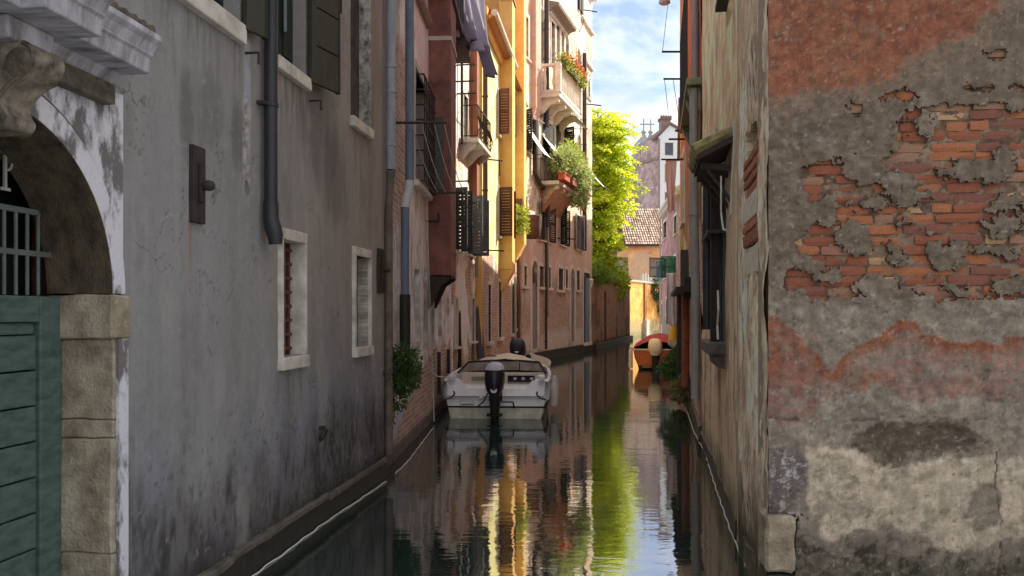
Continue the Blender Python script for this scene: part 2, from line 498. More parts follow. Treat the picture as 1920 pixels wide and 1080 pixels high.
def plain(fc, base, alt, seed, dark=(70, 60, 54), damp=0.5, tide=0.25, patch=0.5, grime=0.5, brick=None, zscale=1.0):
    """weathered plaster: cloudy two-tone, rain streaks, damp foot; brick(U,Z) gives the bare-brick share"""
    def f(U, Z):
        C = np.zeros(U.shape + (3,)) + lin(base)
        b = fbm(U * .8, Z * .8, seed, 6)
        C = mixc(C, lin(alt), sst(.42, .62, b) * patch)
        b2 = fbm(U * 3.1, Z * 2.4, seed + 5, 6)
        C *= (0.72 + 0.56 * sst(.28, .72, b2))[..., None]
        C *= (0.82 + 0.34 * sst(.3, .7, fbm(U * 9, Z * 8, seed + 3, 5, .65)))[..., None]
        st = fbm(U * 7, Z * .45, seed + 9, 5)
        C = mixc(C, lin(dark), sst(.5, .72, st) * grime * .55)
        sp = fbm(U * 2.2, Z * 1.5, seed + 21, 6, .6)
        C = mixc(C, lin(dark), sst(.58, .7, sp) * grime * .5)
        h = damp + .5 * (fbm(U * 1.5, Z * .3, seed + 31, 4) - .5)
        C = mixc(C, lin(dark) * .8, sst(h + .35, h - .25, Z) * .75 * (0.5 + b2 * .6))
        C = mixc(C, lin(34, 38, 28), sst(tide + .08, tide - .05, Z + .12 * (b2 - .5)) * .9)
        A = np.zeros(U.shape)
        if brick is not None: A = np.clip(brick(U, Z), 0, 1)
        return np.concatenate([C, A[..., None]], -1)
    return f

def window(fc, u0, u1, z0, z1, frame=.07, fmat=None, proud=.025, depth=.17, pane=None, sill=.05, shutter=None, smat=None,
           lights=2, arch=False, name='window', grille=None, open_ang=80, sillw=.05, side='both', slabel=None):
    fmat = fmat or pmat('istrian_stone', (196, 190, 178), var=.22, scale=5, bump=.35)
    pane = pane or glassmat('window_glass')
    mb = MB(); a = frame
    if arch:
        r = (u1 - u0) / 2; cu = (u0 + u1) / 2; sp = z1 - r; n = 10
        for k in range(n):
            t0 = math.pi * k / n; t1 = math.pi * (k + 1) / n
            P = []
            for t, rr in ((t0, r), (t0, r + a), (t1, r + a), (t1, r)):
                P.append((cu + rr * math.cos(t), sp + rr * math.sin(t)))
            mb.prism(P, -proud, depth, 'xz')
        top = sp
    else:
        mb.box(u0 - a, u1 + a, -proud, depth, z1, z1 + a); top = z1
    mb.box(u0 - a, u0, -proud, depth, z0, top); mb.box(u1, u1 + a, -proud, depth, z0, top)
    w = fc.build(mb, name, fmat)
    if sill:
        fc.build(MB().box(u0 - a - sillw, u1 + a + sillw, -proud - .06, depth, z0 - sill, z0), 'sill', fmat, w, bevel=.006)
    fc.build(MB().box(u0 - .01, u1 + .01, depth - .03, depth - .015, z0, z1), 'pane', pane, w)
    if lights:
        sm = MB(); y0, y1 = depth - .06, depth - .032
        for k in range(1, lights):
            x = u0 + (u1 - u0) * k / lights; sm.box(x - .018, x + .018, y0, y1, z0, z1)
        for t in (.36, .7):
            z = z0 + (z1 - z0) * t; sm.box(u0, u1, y0 + .002, y1 - .002, z - .012, z + .012)
        sm.box(u0, u0 + .035, y0 - .001, y1, z0, z1); sm.box(u1 - .035, u1, y0 - .001, y1, z0, z1)
        fc.build(sm, 'sash', pmat('sash_paint', (104, 96, 84), var=.2), w)
    if grille:
        gm = MB(); k = 0
        n = max(2, int((u1 - u0) / .13))
        for i in range(1, n):
            x = u0 + (u1 - u0) * i / n; gm.box(x - .008, x + .008, -.03, -.014, z0, z1)
        n = max(2, int((z1 - z0) / .32))
        for i in range(n + 1):
            z = z0 + (z1 - z0) * i / n; gm.box(u0 - .05, u1 + .05, -.034, -.012, z - .008, z + .008)
        fc.build(gm, 'grille', grille, w)
    if shutter:
        sw = (u1 - u0) / 2 + .02 if shutter != 'wide' else (u1 - u0)
        for sd in (-1, 1):
            if side == 'left' and sd > 0 or side == 'right' and sd < 0: continue
            hu = u0 - .02 if sd < 0 else u1 + .02
            ang = math.radians(open_ang if not isinstance(open_ang, tuple) else open_ang[0 if sd < 0 else 1])
            # leaf swings about its hinge: 0 = shut, 90 = square to the wall, 180 = flat on the wall
            dx = -sd * math.cos(ang); dy = -math.sin(ang)
            q = MB()
            ax = Vector((dx, dy, 0)); ny = Vector((-dy, dx, 0))
            base = Vector((hu, -proud - .02, 0))
            t = .018
            def slab(s0, s1, zz0, zz1, th, q=q, ax=ax, ny=ny, base=base):
                q.obox(base + ax * (s0 + s1) / 2 + Vector((0, 0, (zz0 + zz1) / 2)), ax * (s1 - s0) / 2, ny * th, Vector((0, 0, (zz1 - zz0) / 2)))
            slab(0, .06, z0, z1, t); slab(sw - .06, sw, z0, z1, t)
            slab(.06, sw - .06, z0, z0 + .09, t * .95); slab(.06, sw - .06, z1 - .09, z1, t * .95)
            zm = (z0 + z1) / 2; slab(.06, sw - .06, zm - .04, zm + .04, t * .95)
            nsl = max(6, int((z1 - z0) / .09))
            for i in range(nsl):
                z = z0 + .09 + (z1 - z0 - .18) * (i + .5) / nsl
                slab(.06, sw - .06, z - .028, z + .028, t * .5)
            fc.build(q, 'shutter', smat or pmat('shutter_green', (36, 52, 46), var=.35), w)
    return w

def pipe(fc, px, y0, y1, r, mat, out=.09, name='drainpipe', collars=True, pts=None):
    """upright rain pipe on a face, at a photo column between two rows"""
    u = fc.u(px, out); za = fc.z(px, y1, out); zb = fc.z(px, y0, out)
    mb = MB(); P = pts or [(u, -out, za), (u, -out, zb)]
    mb.tube(P, r, 12)
    o = fc.build(mb, name, mat, smooth=True)
    if collars:
        z = za + .3
        cm = MB()
        while z < zb:
            cm.lathe([(r + .003, -.02), (r + .012, -.018), (r + .012, .018), (r + .003, .02)], 12, (u, -out, z))
            cm.box(u - .012, u + .012, -out, 0, z - .01, z + .01)
            z += 1.15
        fc.build(cm, 'pipe_collar', mat, o)
    return o

def leaves(name, pts, dirs, size, mat, parent=None, seed=3, col=None, loc=None, aspect=.45, droop=.2):
    """one mesh of folded leaf blades"""
    rng = np.random.default_rng(seed)
    P = np.asarray(pts, float); n = len(P)
    Dv = np.asarray(dirs, float) + rng.normal(0, .35, (n, 3)); Dv[:, 2] -= droop
    Dv /= np.linalg.norm(Dv, axis=1)[:, None] + 1e-9
    R = rng.normal(0, 1, (n, 3)); S = np.cross(Dv, R); S /= np.linalg.norm(S, axis=1)[:, None] + 1e-9
    Nn = np.cross(S, Dv)
    L = size * rng.uniform(.6, 1.35, n)[:, None]
    A = P; B = P + Dv * L * .5 + S * L * aspect * .5 + Nn * L * .08; Cc = P + Dv * L; E = P + Dv * L * .5 - S * L * aspect * .5 + Nn * L * .08
    V = np.stack([A, B, Cc, E], 1).reshape(-1, 3)
    k = np.arange(n) * 4
    T = np.stack([k, k + 1, k + 2, k, k + 2, k + 3], -1).reshape(-1, 3)
    me = bpy.data.meshes.new(name)
    me.vertices.add(len(V)); me.vertices.foreach_set('co', V.astype(np.float32).ravel())
    me.loops.add(T.size); me.loops.foreach_set('vertex_index', T.astype(np.int32).ravel())
    me.polygons.add(len(T)); me.polygons.foreach_set('loop_start', np.arange(0, T.size, 3, dtype=np.int32))
    me.update(calc_edges=True)
    c = rng.uniform(0, 1, n) if col is None else np.clip(np.asarray(col) + rng.normal(0, .15, n), 0, 1)
    cc = np.repeat(c, 4); cc = np.stack([cc, cc, cc, np.ones_like(cc)], -1)
    ca = me.attributes.new('Col', 'FLOAT_COLOR', 'POINT'); ca.data.foreach_set('color', cc.astype(np.float32).ravel())
    me.materials.append(mat)
    o = bpy.data.objects.new(name, me); COL.objects.link(o)
    if parent: o.parent = parent
    if loc is not None: o.location = loc
    return o

def cloth(name, origin, ax, width, drop, mat, folds=3, amp=.05, seed=1, taper=0.0, lean=(0, 0, 0), split=0.0, nu=22, nv=26, thick=.004):
    """a cloth hanging from its upper edge, with folds deepening towards the hem"""
    ax = Vector(ax).normalized(); nn = Vector((ax.y, -ax.x, 0)); rng = random.Random(seed)
    ph = rng.random() * 6; mb = MB(); o = Vector(origin)
    ln = Vector(lean)
    for j in range(nv + 1):
        t = j / nv
        for i in range(nu + 1):
            s = i / nu - .5
            wv = math.sin(s * folds * 6.28 + ph) * amp * (.25 + t) + math.sin(s * folds * 2.7 + ph * 2 + t * 4) * amp * .5
            p = ax * (s * width * (1 - taper * t)) + nn * wv + ln * t * t + Vector((0, 0, -drop * t - .04 * t * math.sin(s * 9 + ph) * (t > 0)))
            mb.v.append(tuple(p))
    for j in range(nv):
        for i in range(nu):
            if split and j / nv > split and i == nu // 2: continue
            a = j * (nu + 1) + i
            mb.f.append((a, a + 1, a + nu + 2, a + nu + 1))
    ob = mb.build(name, mat, smooth=False, loc=o)
    ob.data.polygons.foreach_set('use_smooth', [True] * len(ob.data.polygons))
    sm = ob.modifiers.new('thickness', 'SOLIDIFY'); sm.thickness = thick
    return ob

STONE = pmat('istrian_stone', (196, 190, 178), var=.22, scale=5, bump=.35)
IRON = pmat('old_iron', (52, 44, 40), rough=.75, var=.4, scale=14, bump=.4)
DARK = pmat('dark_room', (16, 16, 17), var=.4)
# ------------------------------------------------------------------ water and canal bed
def make_water():
    m, N, L, bs = _nt('canal_water')
    tc = N.new('ShaderNodeTexCoord')
    bs.inputs['Base Color'].default_value = (0.016, 0.032, 0.028, 1)
    bs.inputs['Roughness'].default_value = 0.025
    bs.inputs['IOR'].default_value = 5.2
    def nz(scale, sx, sy, det):
        mp = N.new('ShaderNodeMapping'); mp.inputs['Scale'].default_value = (sx, sy, 1)
        L.new(tc.outputs['Object'], mp.inputs['Vector'])
        n = N.new('ShaderNodeTexNoise'); n.inputs['Scale'].default_value = scale; n.inputs['Detail'].default_value = det
        n.inputs['Distortion'].default_value = .6
        L.new(mp.outputs[0], n.inputs['Vector']); return n
    a = nz(1.3, .8, 1.3, 2); b = nz(6.0, .7, 1.5, 3); c = nz(22, .6, 1.6, 2)
    patch = nz(.35, 1, .6, 3)
    pr = N.new('ShaderNodeMapRange'); pr.inputs[1].default_value = .38; pr.inputs[2].default_value = .62; pr.inputs[3].default_value = .25; pr.inputs[4].default_value = 1.0
    L.new(patch.outputs['Fac'], pr.inputs[0])
    s1 = N.new('ShaderNodeMath'); s1.operation = 'MULTIPLY'; s1.inputs[1].default_value = 1.0; L.new(a.outputs['Fac'], s1.inputs[0])
    s2 = N.new('ShaderNodeMath'); s2.operation = 'MULTIPLY_ADD'; s2.inputs[1].default_value = .36; L.new(b.outputs['Fac'], s2.inputs[0]); L.new(s1.outputs[0], s2.inputs[2])
    s4 = N.new('ShaderNodeMath'); s4.operation = 'MULTIPLY'; L.new(c.outputs['Fac'], s4.inputs[0]); L.new(pr.outputs[0], s4.inputs[1])
    s3 = N.new('ShaderNodeMath'); s3.operation = 'MULTIPLY_ADD'; s3.inputs[1].default_value = .05; L.new(s4.outputs[0], s3.inputs[0]); L.new(s2.outputs[0], s3.inputs[2])
    bp = N.new('ShaderNodeBump'); bp.inputs['Strength'].default_value = 1.0; bp.inputs['Distance'].default_value = 0.0033
    L.new(s3.outputs[0], bp.inputs['Height']); L.new(bp.outputs[0], bs.inputs['Normal'])
    return m
w_me = MB().add([(-200, -40, 0), (200, -40, 0), (200, 400, 0), (-200, 400, 0)], [(0, 1, 2, 3)])
tag(w_me.build('canal_water', make_water(), fix=False), kind='structure')
tag(MB().add([(-600, -300, -1.6), (600, -300, -1.6), (600, 900, -1.6), (-600, 900, -1.6)], [(0, 1, 2, 3)]).build('ground', pmat('mud', (60, 58, 48)), fix=False), kind='structure')

WALLM = wallmat('weathered_plaster')
WALLFAR = wallmat('far_plaster', fine=30, dist=.012, grain=.18)

# ------------------------------------------------------------------ A: grey house on the left with the stone portal
A_root = empty('canal_house', (-2.4133, 1.0, 0))
tag(A_root, 'grey plastered house on the left with green door under a carved stone portal', 'building')
A = Face(A_root, (-2.4133, 1.0), (-2.532 + .11875 * 9.53, 9.53))
Yu = lambda Y: (Y - 1.0) * 1.00702
uP = Yu(3.5); RP = .77; SPZ = 1.9

def paint_A(U, Z):
    C = np.zeros(U.shape + (3,)) + lin(148, 146, 144)
    t = .8 * sst(A.u(380), A.u(700), U + .6 * (fbm(U, Z, 3) - .5) + .25 * (Z - 2.2))
    C = mixc(C, lin(166, 152, 143), t * .8)
    big = fbm(U * .7, Z * .7, 11, 6)
    C *= (0.88 + .24 * big)[..., None]
    C = mixc(C, lin(140, 142, 150), sst(.5, .64, fbm(U * .9, Z * .6, 41, 5)) * .5 * sst(2.2, 1.0, Z))
    st = fbm(U * 9, Z * .5, 19, 5)
    C *= (1 - .07 * sst(.52, .74, st))[..., None]
    C *= (1 + .06 * sst(.5, .8, fbm(U * 13, Z * .35, 27, 4)))[..., None]
    # dark weeping stain under the upper windows
    def stain(px, py, ru, rz, s, k, col=(84, 82, 80)):
        cu, cz = A.uz(px, py)
        d = ((U - cu) / ru) ** 2 + ((Z - cz) / rz) ** 2
        n = fbm(U * 6, Z * 1.6, s, 6, .6)
        return mixc(C, lin(col), sst(1.15, .1, d + 1.9 * (n - .5)) * k)
    C = stain(595, 240, .55, .62, 51, .55)
    C = stain(625, 330, .5, .45, 53, .45)
    C = stain(350, 215, .12, .35, 55, .55)
    C = stain(392, 210, .2, .3, 57, .35)
    C = stain(445, 250, .14, .3, 58, .5)
    C = stain(690, 300, .3, .9, 59, .3, (96, 84, 74))
    C = stain(700, 120, .35, .9, 60, .3, (120, 98, 82))
    # pale peeled strip below the first upper window
    ua = A.u(462); w = .055 + .05 * (fbm(U * 0, Z * 5, 61, 5) - .5)
    zt, zb = A.z(462, 75), A.z(462, 345)
    band = sst(w + .02, w - .01, np.abs(U - ua - .03 * (fbm(U * 0 + 3, Z * 2, 62, 4) - .5))) * sst(zb - .2, zb + .1, Z + .3 * (fbm(U * 20, Z * 9, 63, 5) - .5)) * sst(zt + .02, zt - .02, Z)
    inner = sst(.46, .6, fbm(U * 26, Z * 20, 64, 5))
    low = sst(zt - .35, zt - .6, Z)
    C = mixc(C, lin(178, 176, 182), band * .85)
    C = mixc(C, lin(160, 145, 128), band * inner * low * .9)
    C = mixc(C, lin(74, 68, 62), band * low * sst(.58, .66, fbm(U * 18, Z * 14, 65, 5)))
    # drips below the sills
    for (w_, s_, k_) in ((W1, 201, .3), (W2, 203, .3), (V1, 205, .35), (V2, 207, .5), (V3, 209, .35)):
        zs_ = w_[2] - .1; ins = sst(w_[0] - .12, w_[0] - .02, U) * sst(w_[1] + .12, w_[1] + .02, U)
        ln_ = .25 + .9 * fbm(U * 9, U * 0, s_, 4)
        dr_ = sst(.47, .62, fbm(U * 22, Z * 1.3, s_ + 1, 5, .6)) * sst(zs_ - ln_, zs_ - .05, Z) * (Z < zs_) * ins
        C = mixc(C, lin(84, 80, 76), dr_ * k_)
    # rust run under the iron anchor
    ur = A.u(357); zr = A.z(357, 415)
    C = mixc(C, lin(150, 98, 66), sst(.03, .005, np.abs(U - ur)) * sst(zr - .55, zr - .02, Z) * (Z < zr) * .6)
    # mould rising from the water
    h = .84 + .10 * np.clip(U - 3, 0, 3) * 0 + .55 * (fbm(U * 1.3, Z * .2, 71, 4) - .5) + .45 * (fbm(U * 9, Z * 1.2, 72, 5) - .5)
    m = sst(h + .22, h - .3, Z)
    tex = .6 * fbm(U * 6, Z * 3.2, 73, 7, .66) + .4 * fbm(U * 24, Z * 9, 76, 5, .6)
    C = mixc(C, lin(142, 142, 154), sst(h + .55, h + .1, Z) * sst(.4, .6, fbm(U * 1.4, Z * 1.4, 79)) * .6)
    C = mixc(C, lin(98, 94, 92), m * .7)
    C = mixc(C, lin(54, 50, 46), m * sst(.42, .60, tex) * .7)
    C = mixc(C, lin(46, 43, 40), sst(.42, .12, Z + .3 * (tex - .5)) * .8)
    C *= (1 - .14 * sst(h + 1.3, h, Z) * sst(.42, .62, fbm(U * 3.2, Z * 1.2, 74, 6, .6)))[..., None]
    sp = fbm(U * 30, Z * 22, 75, 4)
    C = mixc(C, lin(52, 46, 42), sst(.66, .74, sp) * sst(1.5, .8, Z) * .4)
    C = mixc(C, lin(26, 30, 25), sst(.22, .14, Z))
    C = mixc(C, lin(164, 162, 162), sst(.79, .82, fbm(U * 22, Z * 30, 77, 3)) * .45)
    C = mixc(C, lin(124, 120, 115), sst(.56, .72, fbm(U * 4.2, Z * 1.8, 78, 6, .66)) * .35)
    C = mixc(C, lin(178, 172, 166), sst(.60, .75, fbm(U * 3.1 + 5, Z * 1.5, 79, 6, .6)) * .35)
    cr = np.abs(fbm(U * 1.6, Z * 1.6, 80, 6, .55) - .5)
    C = mixc(C, lin(78, 72, 68), sst(.0035, .001, cr) * .55 * sst(.5, .6, fbm(U * .9, Z * .9, 81)))
    return C

aw = []   # openings in A
W1 = A.rect(525, 567, 452, 666); W2 = A.rect(665, 691, 482, 651)
W1 = (A.u(526), A.u(566), A.z(517, 672), A.z(517, 446)); W2 = (A.u(663.5), A.u(690), A.z(661, 652), A.z(661, 478))
V1 = (A.u(345) - .35, A.u(447), A.z(450, 49), 5.6)
V2 = (A.u(517), A.u(572), A.z(517, 105), 5.3)
V3 = (A.u(657), A.u(690), A.z(653, 214), 5.2)
PORT = (Yu(2.60), Yu(4.385), -.5, 2.93)
aw = [PORT, W1, W2, V1, V2, V3]
us = np.concatenate([lines(0, Yu(2.6), .2), lines(Yu(2.6), A.L, .016, [e for o in aw for e in o[:2]])])
us = np.unique(np.round(us, 5))
zs = np.concatenate([lines(-.5, 4.7, .016, [e for o in aw for e in o[2:4]]), lines(4.75, 6.1, .1, [5.6, 5.3, 5.2])])
def disp_A(U, Z):
    d = .012 * (fbm(U * 1.2, Z * 1.2, 5, 5) - .5) + .004 * (fbm(U * 14, Z * 14, 6, 4) - .5)
    ua = A.u(462); zt, zb = A.z(462, 160), A.z(462, 345)
    d -= .016 * sst(.07, .03, np.abs(U - ua)) * sst(zb - .1, zb + .1, Z) * sst(zt, zt - .1, Z) * sst(.42, .6, fbm(U * 26, Z * 20, 64, 5))
    return d
wall(A, us, zs, paint_A, wallmat('smooth_plaster', cracks=.5, streak=.35, fine=110, bump=.5, dist=.006, grain=.15), aw, disp=disp_A, reveal=.28, gain=.98)
rear(A, 6.1, 6, front=.55)

# base course of stone just above the water
ST_OLD = pmat('old_ledge_stone', (88, 82, 74), var=.5, scale=7, bump=.6, dist=.01)
k = 0; y = 1.2
while y < 9.45:
    ln = RNG.uniform(.75, 1.25); y2 = min(y + ln, 9.5)
    o_ = RNG.uniform(-.012, .012); a_ = RNG.uniform(-.012, .01)
    if not (2.7 < (y + y2) / 2 < 4.3):
        A.build(MB().box(Yu(y) + .004, Yu(y2) - .004, .05, -.045 - o_, .165 + a_, .215 + a_), 'base_stone', ST_OLD, bevel=.008, rough=.010)
    y = y2
A.build(MB().box(.02, A.L - .01, .06, -.012, -.5, .16), 'plinth', pmat('wet_plinth', (46, 46, 40), rough=.5, var=.5, scale=9, bump=.6, dist=.01))

# --- portal
ST_W = pmat('portal_limewash', (182, 180, 184), var=.2, scale=3.2, bump=.7, tint=(104, 100, 100), dist=.012, stretch=(1.5, 1.5, .8))
_r = [n_ for n_ in ST_W.node_tree.nodes if n_.type == 'VALTORGB'][0]; _r.color_ramp.elements[0].position = .45; _r.color_ramp.elements[1].position = .54
ST_B = pmat('portal_buff_stone', (160, 150, 130), var=.25, scale=7, bump=.7, dist=.012, tint=(104, 92, 72))
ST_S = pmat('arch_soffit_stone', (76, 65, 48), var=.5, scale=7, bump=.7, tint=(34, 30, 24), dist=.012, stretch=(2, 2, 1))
ST_C = pmat('cornice_stone', (168, 166, 172), var=.28, scale=4, bump=.4, tint=(96, 92, 92), stretch=(3, 1, 1))
ST_D = pmat('blackened_stone', (92, 84, 72), var=.5, scale=13, bump=.7, tint=(34, 31, 28), dist=.012)
n = 44
ring = MB(); sof = MB(); groove = MB()
for k in range(n):
    t0, t1 = math.pi * k / n, math.pi * (k + 1) / n
    c0, s0, c1, s1 = math.cos(t0), math.sin(t0), math.cos(t1), math.sin(t1)
    q = lambda r, c, s: (uP + r * c, SPZ + r * s)
    ring.prism([q(RP + .006, c0, s0), q(RP + .115, c0, s0), q(RP + .115, c1, s1), q(RP + .006, c1, s1)], -.03, .1, 'xz')
    groove.prism([q(RP + .115, c0, s0), q(RP + .14, c0, s0), q(RP + .14, c1, s1), q(RP + .115, c1, s1)], -.012, .1, 'xz')
    rin = RP - .0 ; rb = RP - .03
    sof.add([(*[(uP + rin * c0)], -.029, SPZ + rin * s0), (uP + rin * c1, -.029, SPZ + rin * s1), (uP + rb * c1, .30, SPZ + rb * s1), (uP + rb * c0, .30, SPZ + rb * s0)], [(0, 1, 2, 3)])
    sof.add([(uP + (rin + .005) * c0, -.029, SPZ + (rin + .005) * s0), (uP + (rin + .005) * c1, -.029, SPZ + (rin + .005) * s1), (uP + rin * c1, -.029, SPZ + rin * s1), (uP + rin * c0, -.029, SPZ + rin * s0)], [(0, 1, 2, 3)])
A.build(ring, 'archivolt', ST_W)
A.build(groove, 'arch_groove', ST_D)
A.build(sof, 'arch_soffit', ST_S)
sp = MB()
ue0, ue1 = Yu(2.615), Yu(4.385)
for k in range(n):
    t0, t1 = math.pi * k / n, math.pi * (k + 1) / n
    def edge(t):
        c, s = math.cos(t), math.sin(t); r = RP + .138
        p = (uP + r * c, SPZ + r * s)
        e = ((ue1 if c > 0 else ue0) if abs(c) > .3 else p[0], max(p[1], 2.92) if abs(c) <= .3 else p[1])
        return (min(max(p[0], ue0), ue1), p[1]), e
    (p0, e0), (p1, e1) = edge(t0), edge(t1)
    if abs(p0[0] - e0[0]) + abs(p0[1] - e0[1]) + abs(p1[0] - e1[0]) + abs(p1[1] - e1[1]) < .02: continue
    if abs(math.cos(t0)) > .3 and abs(math.cos(t1)) <= .3 or abs(math.cos(t0)) <= .3 and abs(math.cos(t1)) > .3:
        cx = ue1 if math.cos(t0) > 0 else ue0
        sp.prism([p0, e0, (cx, 2.92), e1, p1], -.014, .2, 'xz')
    else:
        sp.prism([p0, e0, e1, p1], -.014, .2, 'xz')
A.build(sp, 'spandrel', ST_W)
# jamb stones
for sd in (1, -1):
    def jb(z0, z1, m, w0=RP, w1=.885, o=.03, bev=.008):
        a0, a1 = uP + sd * w0, uP + sd * w1
        A.build(MB().box(a0, a1, -o, .30, z0, z1), 'jamb_stone', m, bevel=bev, rough=.006)
    jb(1.675, 1.893, ST_B, RP - .02, .905, .045)
    jb(1.27, 1.673, ST_B, RP + .012)
    jb(1.175, 1.267, ST_B, RP + .004)
    jb(.60, 1.172, ST_B, RP - .005)
    jb(.02, .597, ST_B, RP - .002)
    jb(-.5, .017, ST_OLD, RP - .03, .92, .06)
    A.build(MB().box(uP + sd * .8, uP + sd * .886, -.032, -.0465, .0, 1.672), 'jamb_limewash', ST_W)
# entablature
prof = lambda e: [(.1, 2.93), (-.06, 2.93), (-.075, 2.955), (-.10, 2.98), (-.24 - e, 2.98), (-.245 - e, 2.985), (-.25 - e, 3.055), (-.265 - e, 3.065), (-.265 - e, 3.075),
                  (-.27 - e, 3.085), (-.285 - e, 3.115), (-.305 - e, 3.13), (-.31 - e, 3.135), (-.31 - e, 3.16), (-.28 - e, 3.175), (.1, 3.235)]
A.build(MB().prism(prof(0), Yu(2.70), Yu(3.322), 'yz'), 'cornice', ST_C, bevel=.004)
A.build(MB().prism(prof(.1), Yu(3.322) + .001, Yu(3.685), 'yz'), 'cornice', ST_C, bevel=.004)
A.build(MB().prism(prof(0), Yu(3.685) + .001, Yu(4.235), 'yz'), 'cornice', ST_C, bevel=.004)
A.build(MB().box(Yu(2.72), Yu(4.22), -.075, .1, 2.83, 2.929), 'frieze', ST_D, bevel=.006)
A.build(MB().box(Yu(3.36), Yu(3.64), -.16, .1, 2.885, 2.978), 'console_cap', ST_C, bevel=.01)
tm = MB()
for k in range(7):
    u0 = Yu(3.75) + k * .078
    tm.tube([(u0, -.27, 3.185), (u0, .0, 3.25)], .03, 8)
A.build(tm, 'cap_tiles', ST_D)['kind'] = 'stuff'
cpts = [(-.05, 2.545), (-.085, 2.55), (-.105, 2.565), (-.11, 2.59), (-.095, 2.615), (-.085, 2.65), (-.105, 2.68), (-.15, 2.725), (-.205, 2.76), (-.235, 2.80), (-.24, 2.84), (-.22, 2.87), (-.185, 2.884)]
cons = [(.1, 2.545)]
for i in range(len(cpts) - 1):
    a_, b_, c_, d_ = (Vector(cpts[max(0, min(len(cpts) - 1, i + q))]) for q in (-1, 0, 1, 2))
    for t in np.linspace(0, 1, 4)[:-1]:
        t = float(t); v_ = b_ + (c_ - a_) * .5 * t + (a_ - b_ * 2.5 + c_ * 2 - d_ * .5) * t * t + (b_ * 1.5 - a_ * .5 - c_ * 1.5 + d_ * .5) * t ** 3
        cons.append(tuple(v_))
cons += [cpts[-1], (.1, 2.884)]
A.build(MB().prism(cons, Yu(3.42), Yu(3.59), 'yz'), 'console', pmat('console_stone', (128, 118, 104), var=.4, scale=13, bump=.4, tint=(44, 39, 34), dist=.006), smooth=True)
for s_ in (Yu(3.42) - .006, Yu(3.59) - .008):
    A.build(MB().tube([(s_ + .007, y_ + .018, z_) for y_, z_ in cons[2:-2]], .011, 6), 'console_edge', ST_D, smooth=True)
for s_ in (Yu(3.42) - .012, Yu(3.59)):
    A.build(MB().lathe([(.03, -.006), (.055, 0), (.06, .006), (.055, .012), (.03, .018)], 18, (s_, -.165, 2.80), 'x'), 'console_scroll', ST_D, smooth=True)
# door, set back in the arch
GREEN = pmat('door_green', (72, 90, 82), rough=.6, var=.3, scale=8, bump=.3, stretch=(1, 1, 3), tint=(46, 62, 56))
dd = A.build(MB().box(uP + RP - .17, uP + RP - .01, .235, .30, -.4, 1.885), 'door', GREEN, bevel=.006)
A.build(MB().box(uP + .075, uP + RP - .171, .235, .30, 1.76, 1.884), 'door_rail', GREEN, dd, bevel=.006)
A.build(MB().box(uP + .004, uP + .074, .237, .30, -.4, 1.883), 'door_rail', GREEN, dd, bevel=.006)
A.build(MB().box(uP - RP + .02, uP - .004, .235, .30, -.4, 1.884), 'door_leaf', GREEN, dd, bevel=.006)
A.build(MB().box(uP + .08, uP + RP - .175, .262, .30, 1.70, 1.757), 'door_moulding', GREEN, dd, bevel=.01)
z = 1.695
while z > -.35:
    h = .172
    A.build(MB().box(uP + .075, uP + RP - .172, .254 + RNG.uniform(-.003, .003), .298, z - h + .008, z), 'plank', GREEN, dd, bevel=.007)
    z -= h
for zz in np.arange(-.35, 1.6, .172):
    A.build(MB().box(uP - RP + .16, uP - .08, .228 + RNG.uniform(-.003, .003), .234, float(zz), float(zz) + .164), 'plank', GREEN, dd, bevel=.003)
A.build(MB().lathe([(.02, 0), (.022, -.012), (.012, -.02), (.03, -.045), (.03, -.055)], 12, (uP + .04, .236, .95), 'y'), 'door_knob', IRON, dd, smooth=True)
# iron lunette
GI = pmat('grille_paint', (84, 90, 86), rough=.6, var=.3)
gm = MB()
zb, zm_, zt_ = 1.888, 2.09, 2.29
g = A.build(gm.box(uP - .74, uP + .74, .262, .282, zm_ - .013, zm_ + .013), 'grille', GI)
A.build(MB().box(uP - .66, uP + .66, .262, .282, zt_ - .013, zt_ + .013), 'grille_rail', GI, g)
for k in range(-8, 9):
    x = uP + k * .078 + .01
    A.build(MB().tube([(x, .272, zb), (x, .272, zt_)], .009, 8), 'grille_bar', GI, g, smooth=True)
LM = pmat('letter_paint', (150, 148, 138), var=.2)
lt = MB()
lu, lz = A.uz(6, 350, -.27)[0], A.uz(6, 352, -.27)[1]
s_ = .155
lt.box(lu, lu + .016, .262, .272, lz, lz + s_).box(lu - .02, lu + .04, .2625, .2715, lz - .012, lz + .002)
arc = [(lu + .012 + .042 * math.sin(t), .267, lz + s_ - .036 + .036 * math.cos(t)) for t in np.linspace(0, math.pi, 12)]
lt.tube(arc, .006, 6)
A.build(lt, 'letter_p', LM)
A.build(MB().box(lu - .05, lu + .13, .263, .275, lz + s_ + .003, lz + s_ + .013), 'lunette_bar', GI, g)
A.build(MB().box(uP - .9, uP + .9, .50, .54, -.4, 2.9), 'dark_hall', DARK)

# --- iron wall anchors
def anchor(fc, px0, px1, y0, y1, ky):
    u0, u1 = fc.u(px0), fc.u(px1); z0, z1 = fc.z(px0, y1), fc.z(px0, y0)
    a = fc.build(MB().box(u0, u1, .01, -.028, z0, z1), 'wall_anchor', IRON, bevel=.006)
    zk = fc.z(px0, ky); um = (u0 + u1) / 2
    fc.build(MB().box(um - .022, um + .022, -.028, -.05, zk - .10, zk + .13), 'wedge', IRON, a, bevel=.005)
    fc.build(MB().lathe([(.022, 0), (.03, -.02), (.034, -.045), (.024, -.07), (.008, -.078)], 14, (um, -.045, zk), 'y'), 'knob', IRON, a, smooth=True)
anchor(A, 355, 378, 270, 416, 345)
anchor(A, 706, 716, 465, 549, 505)

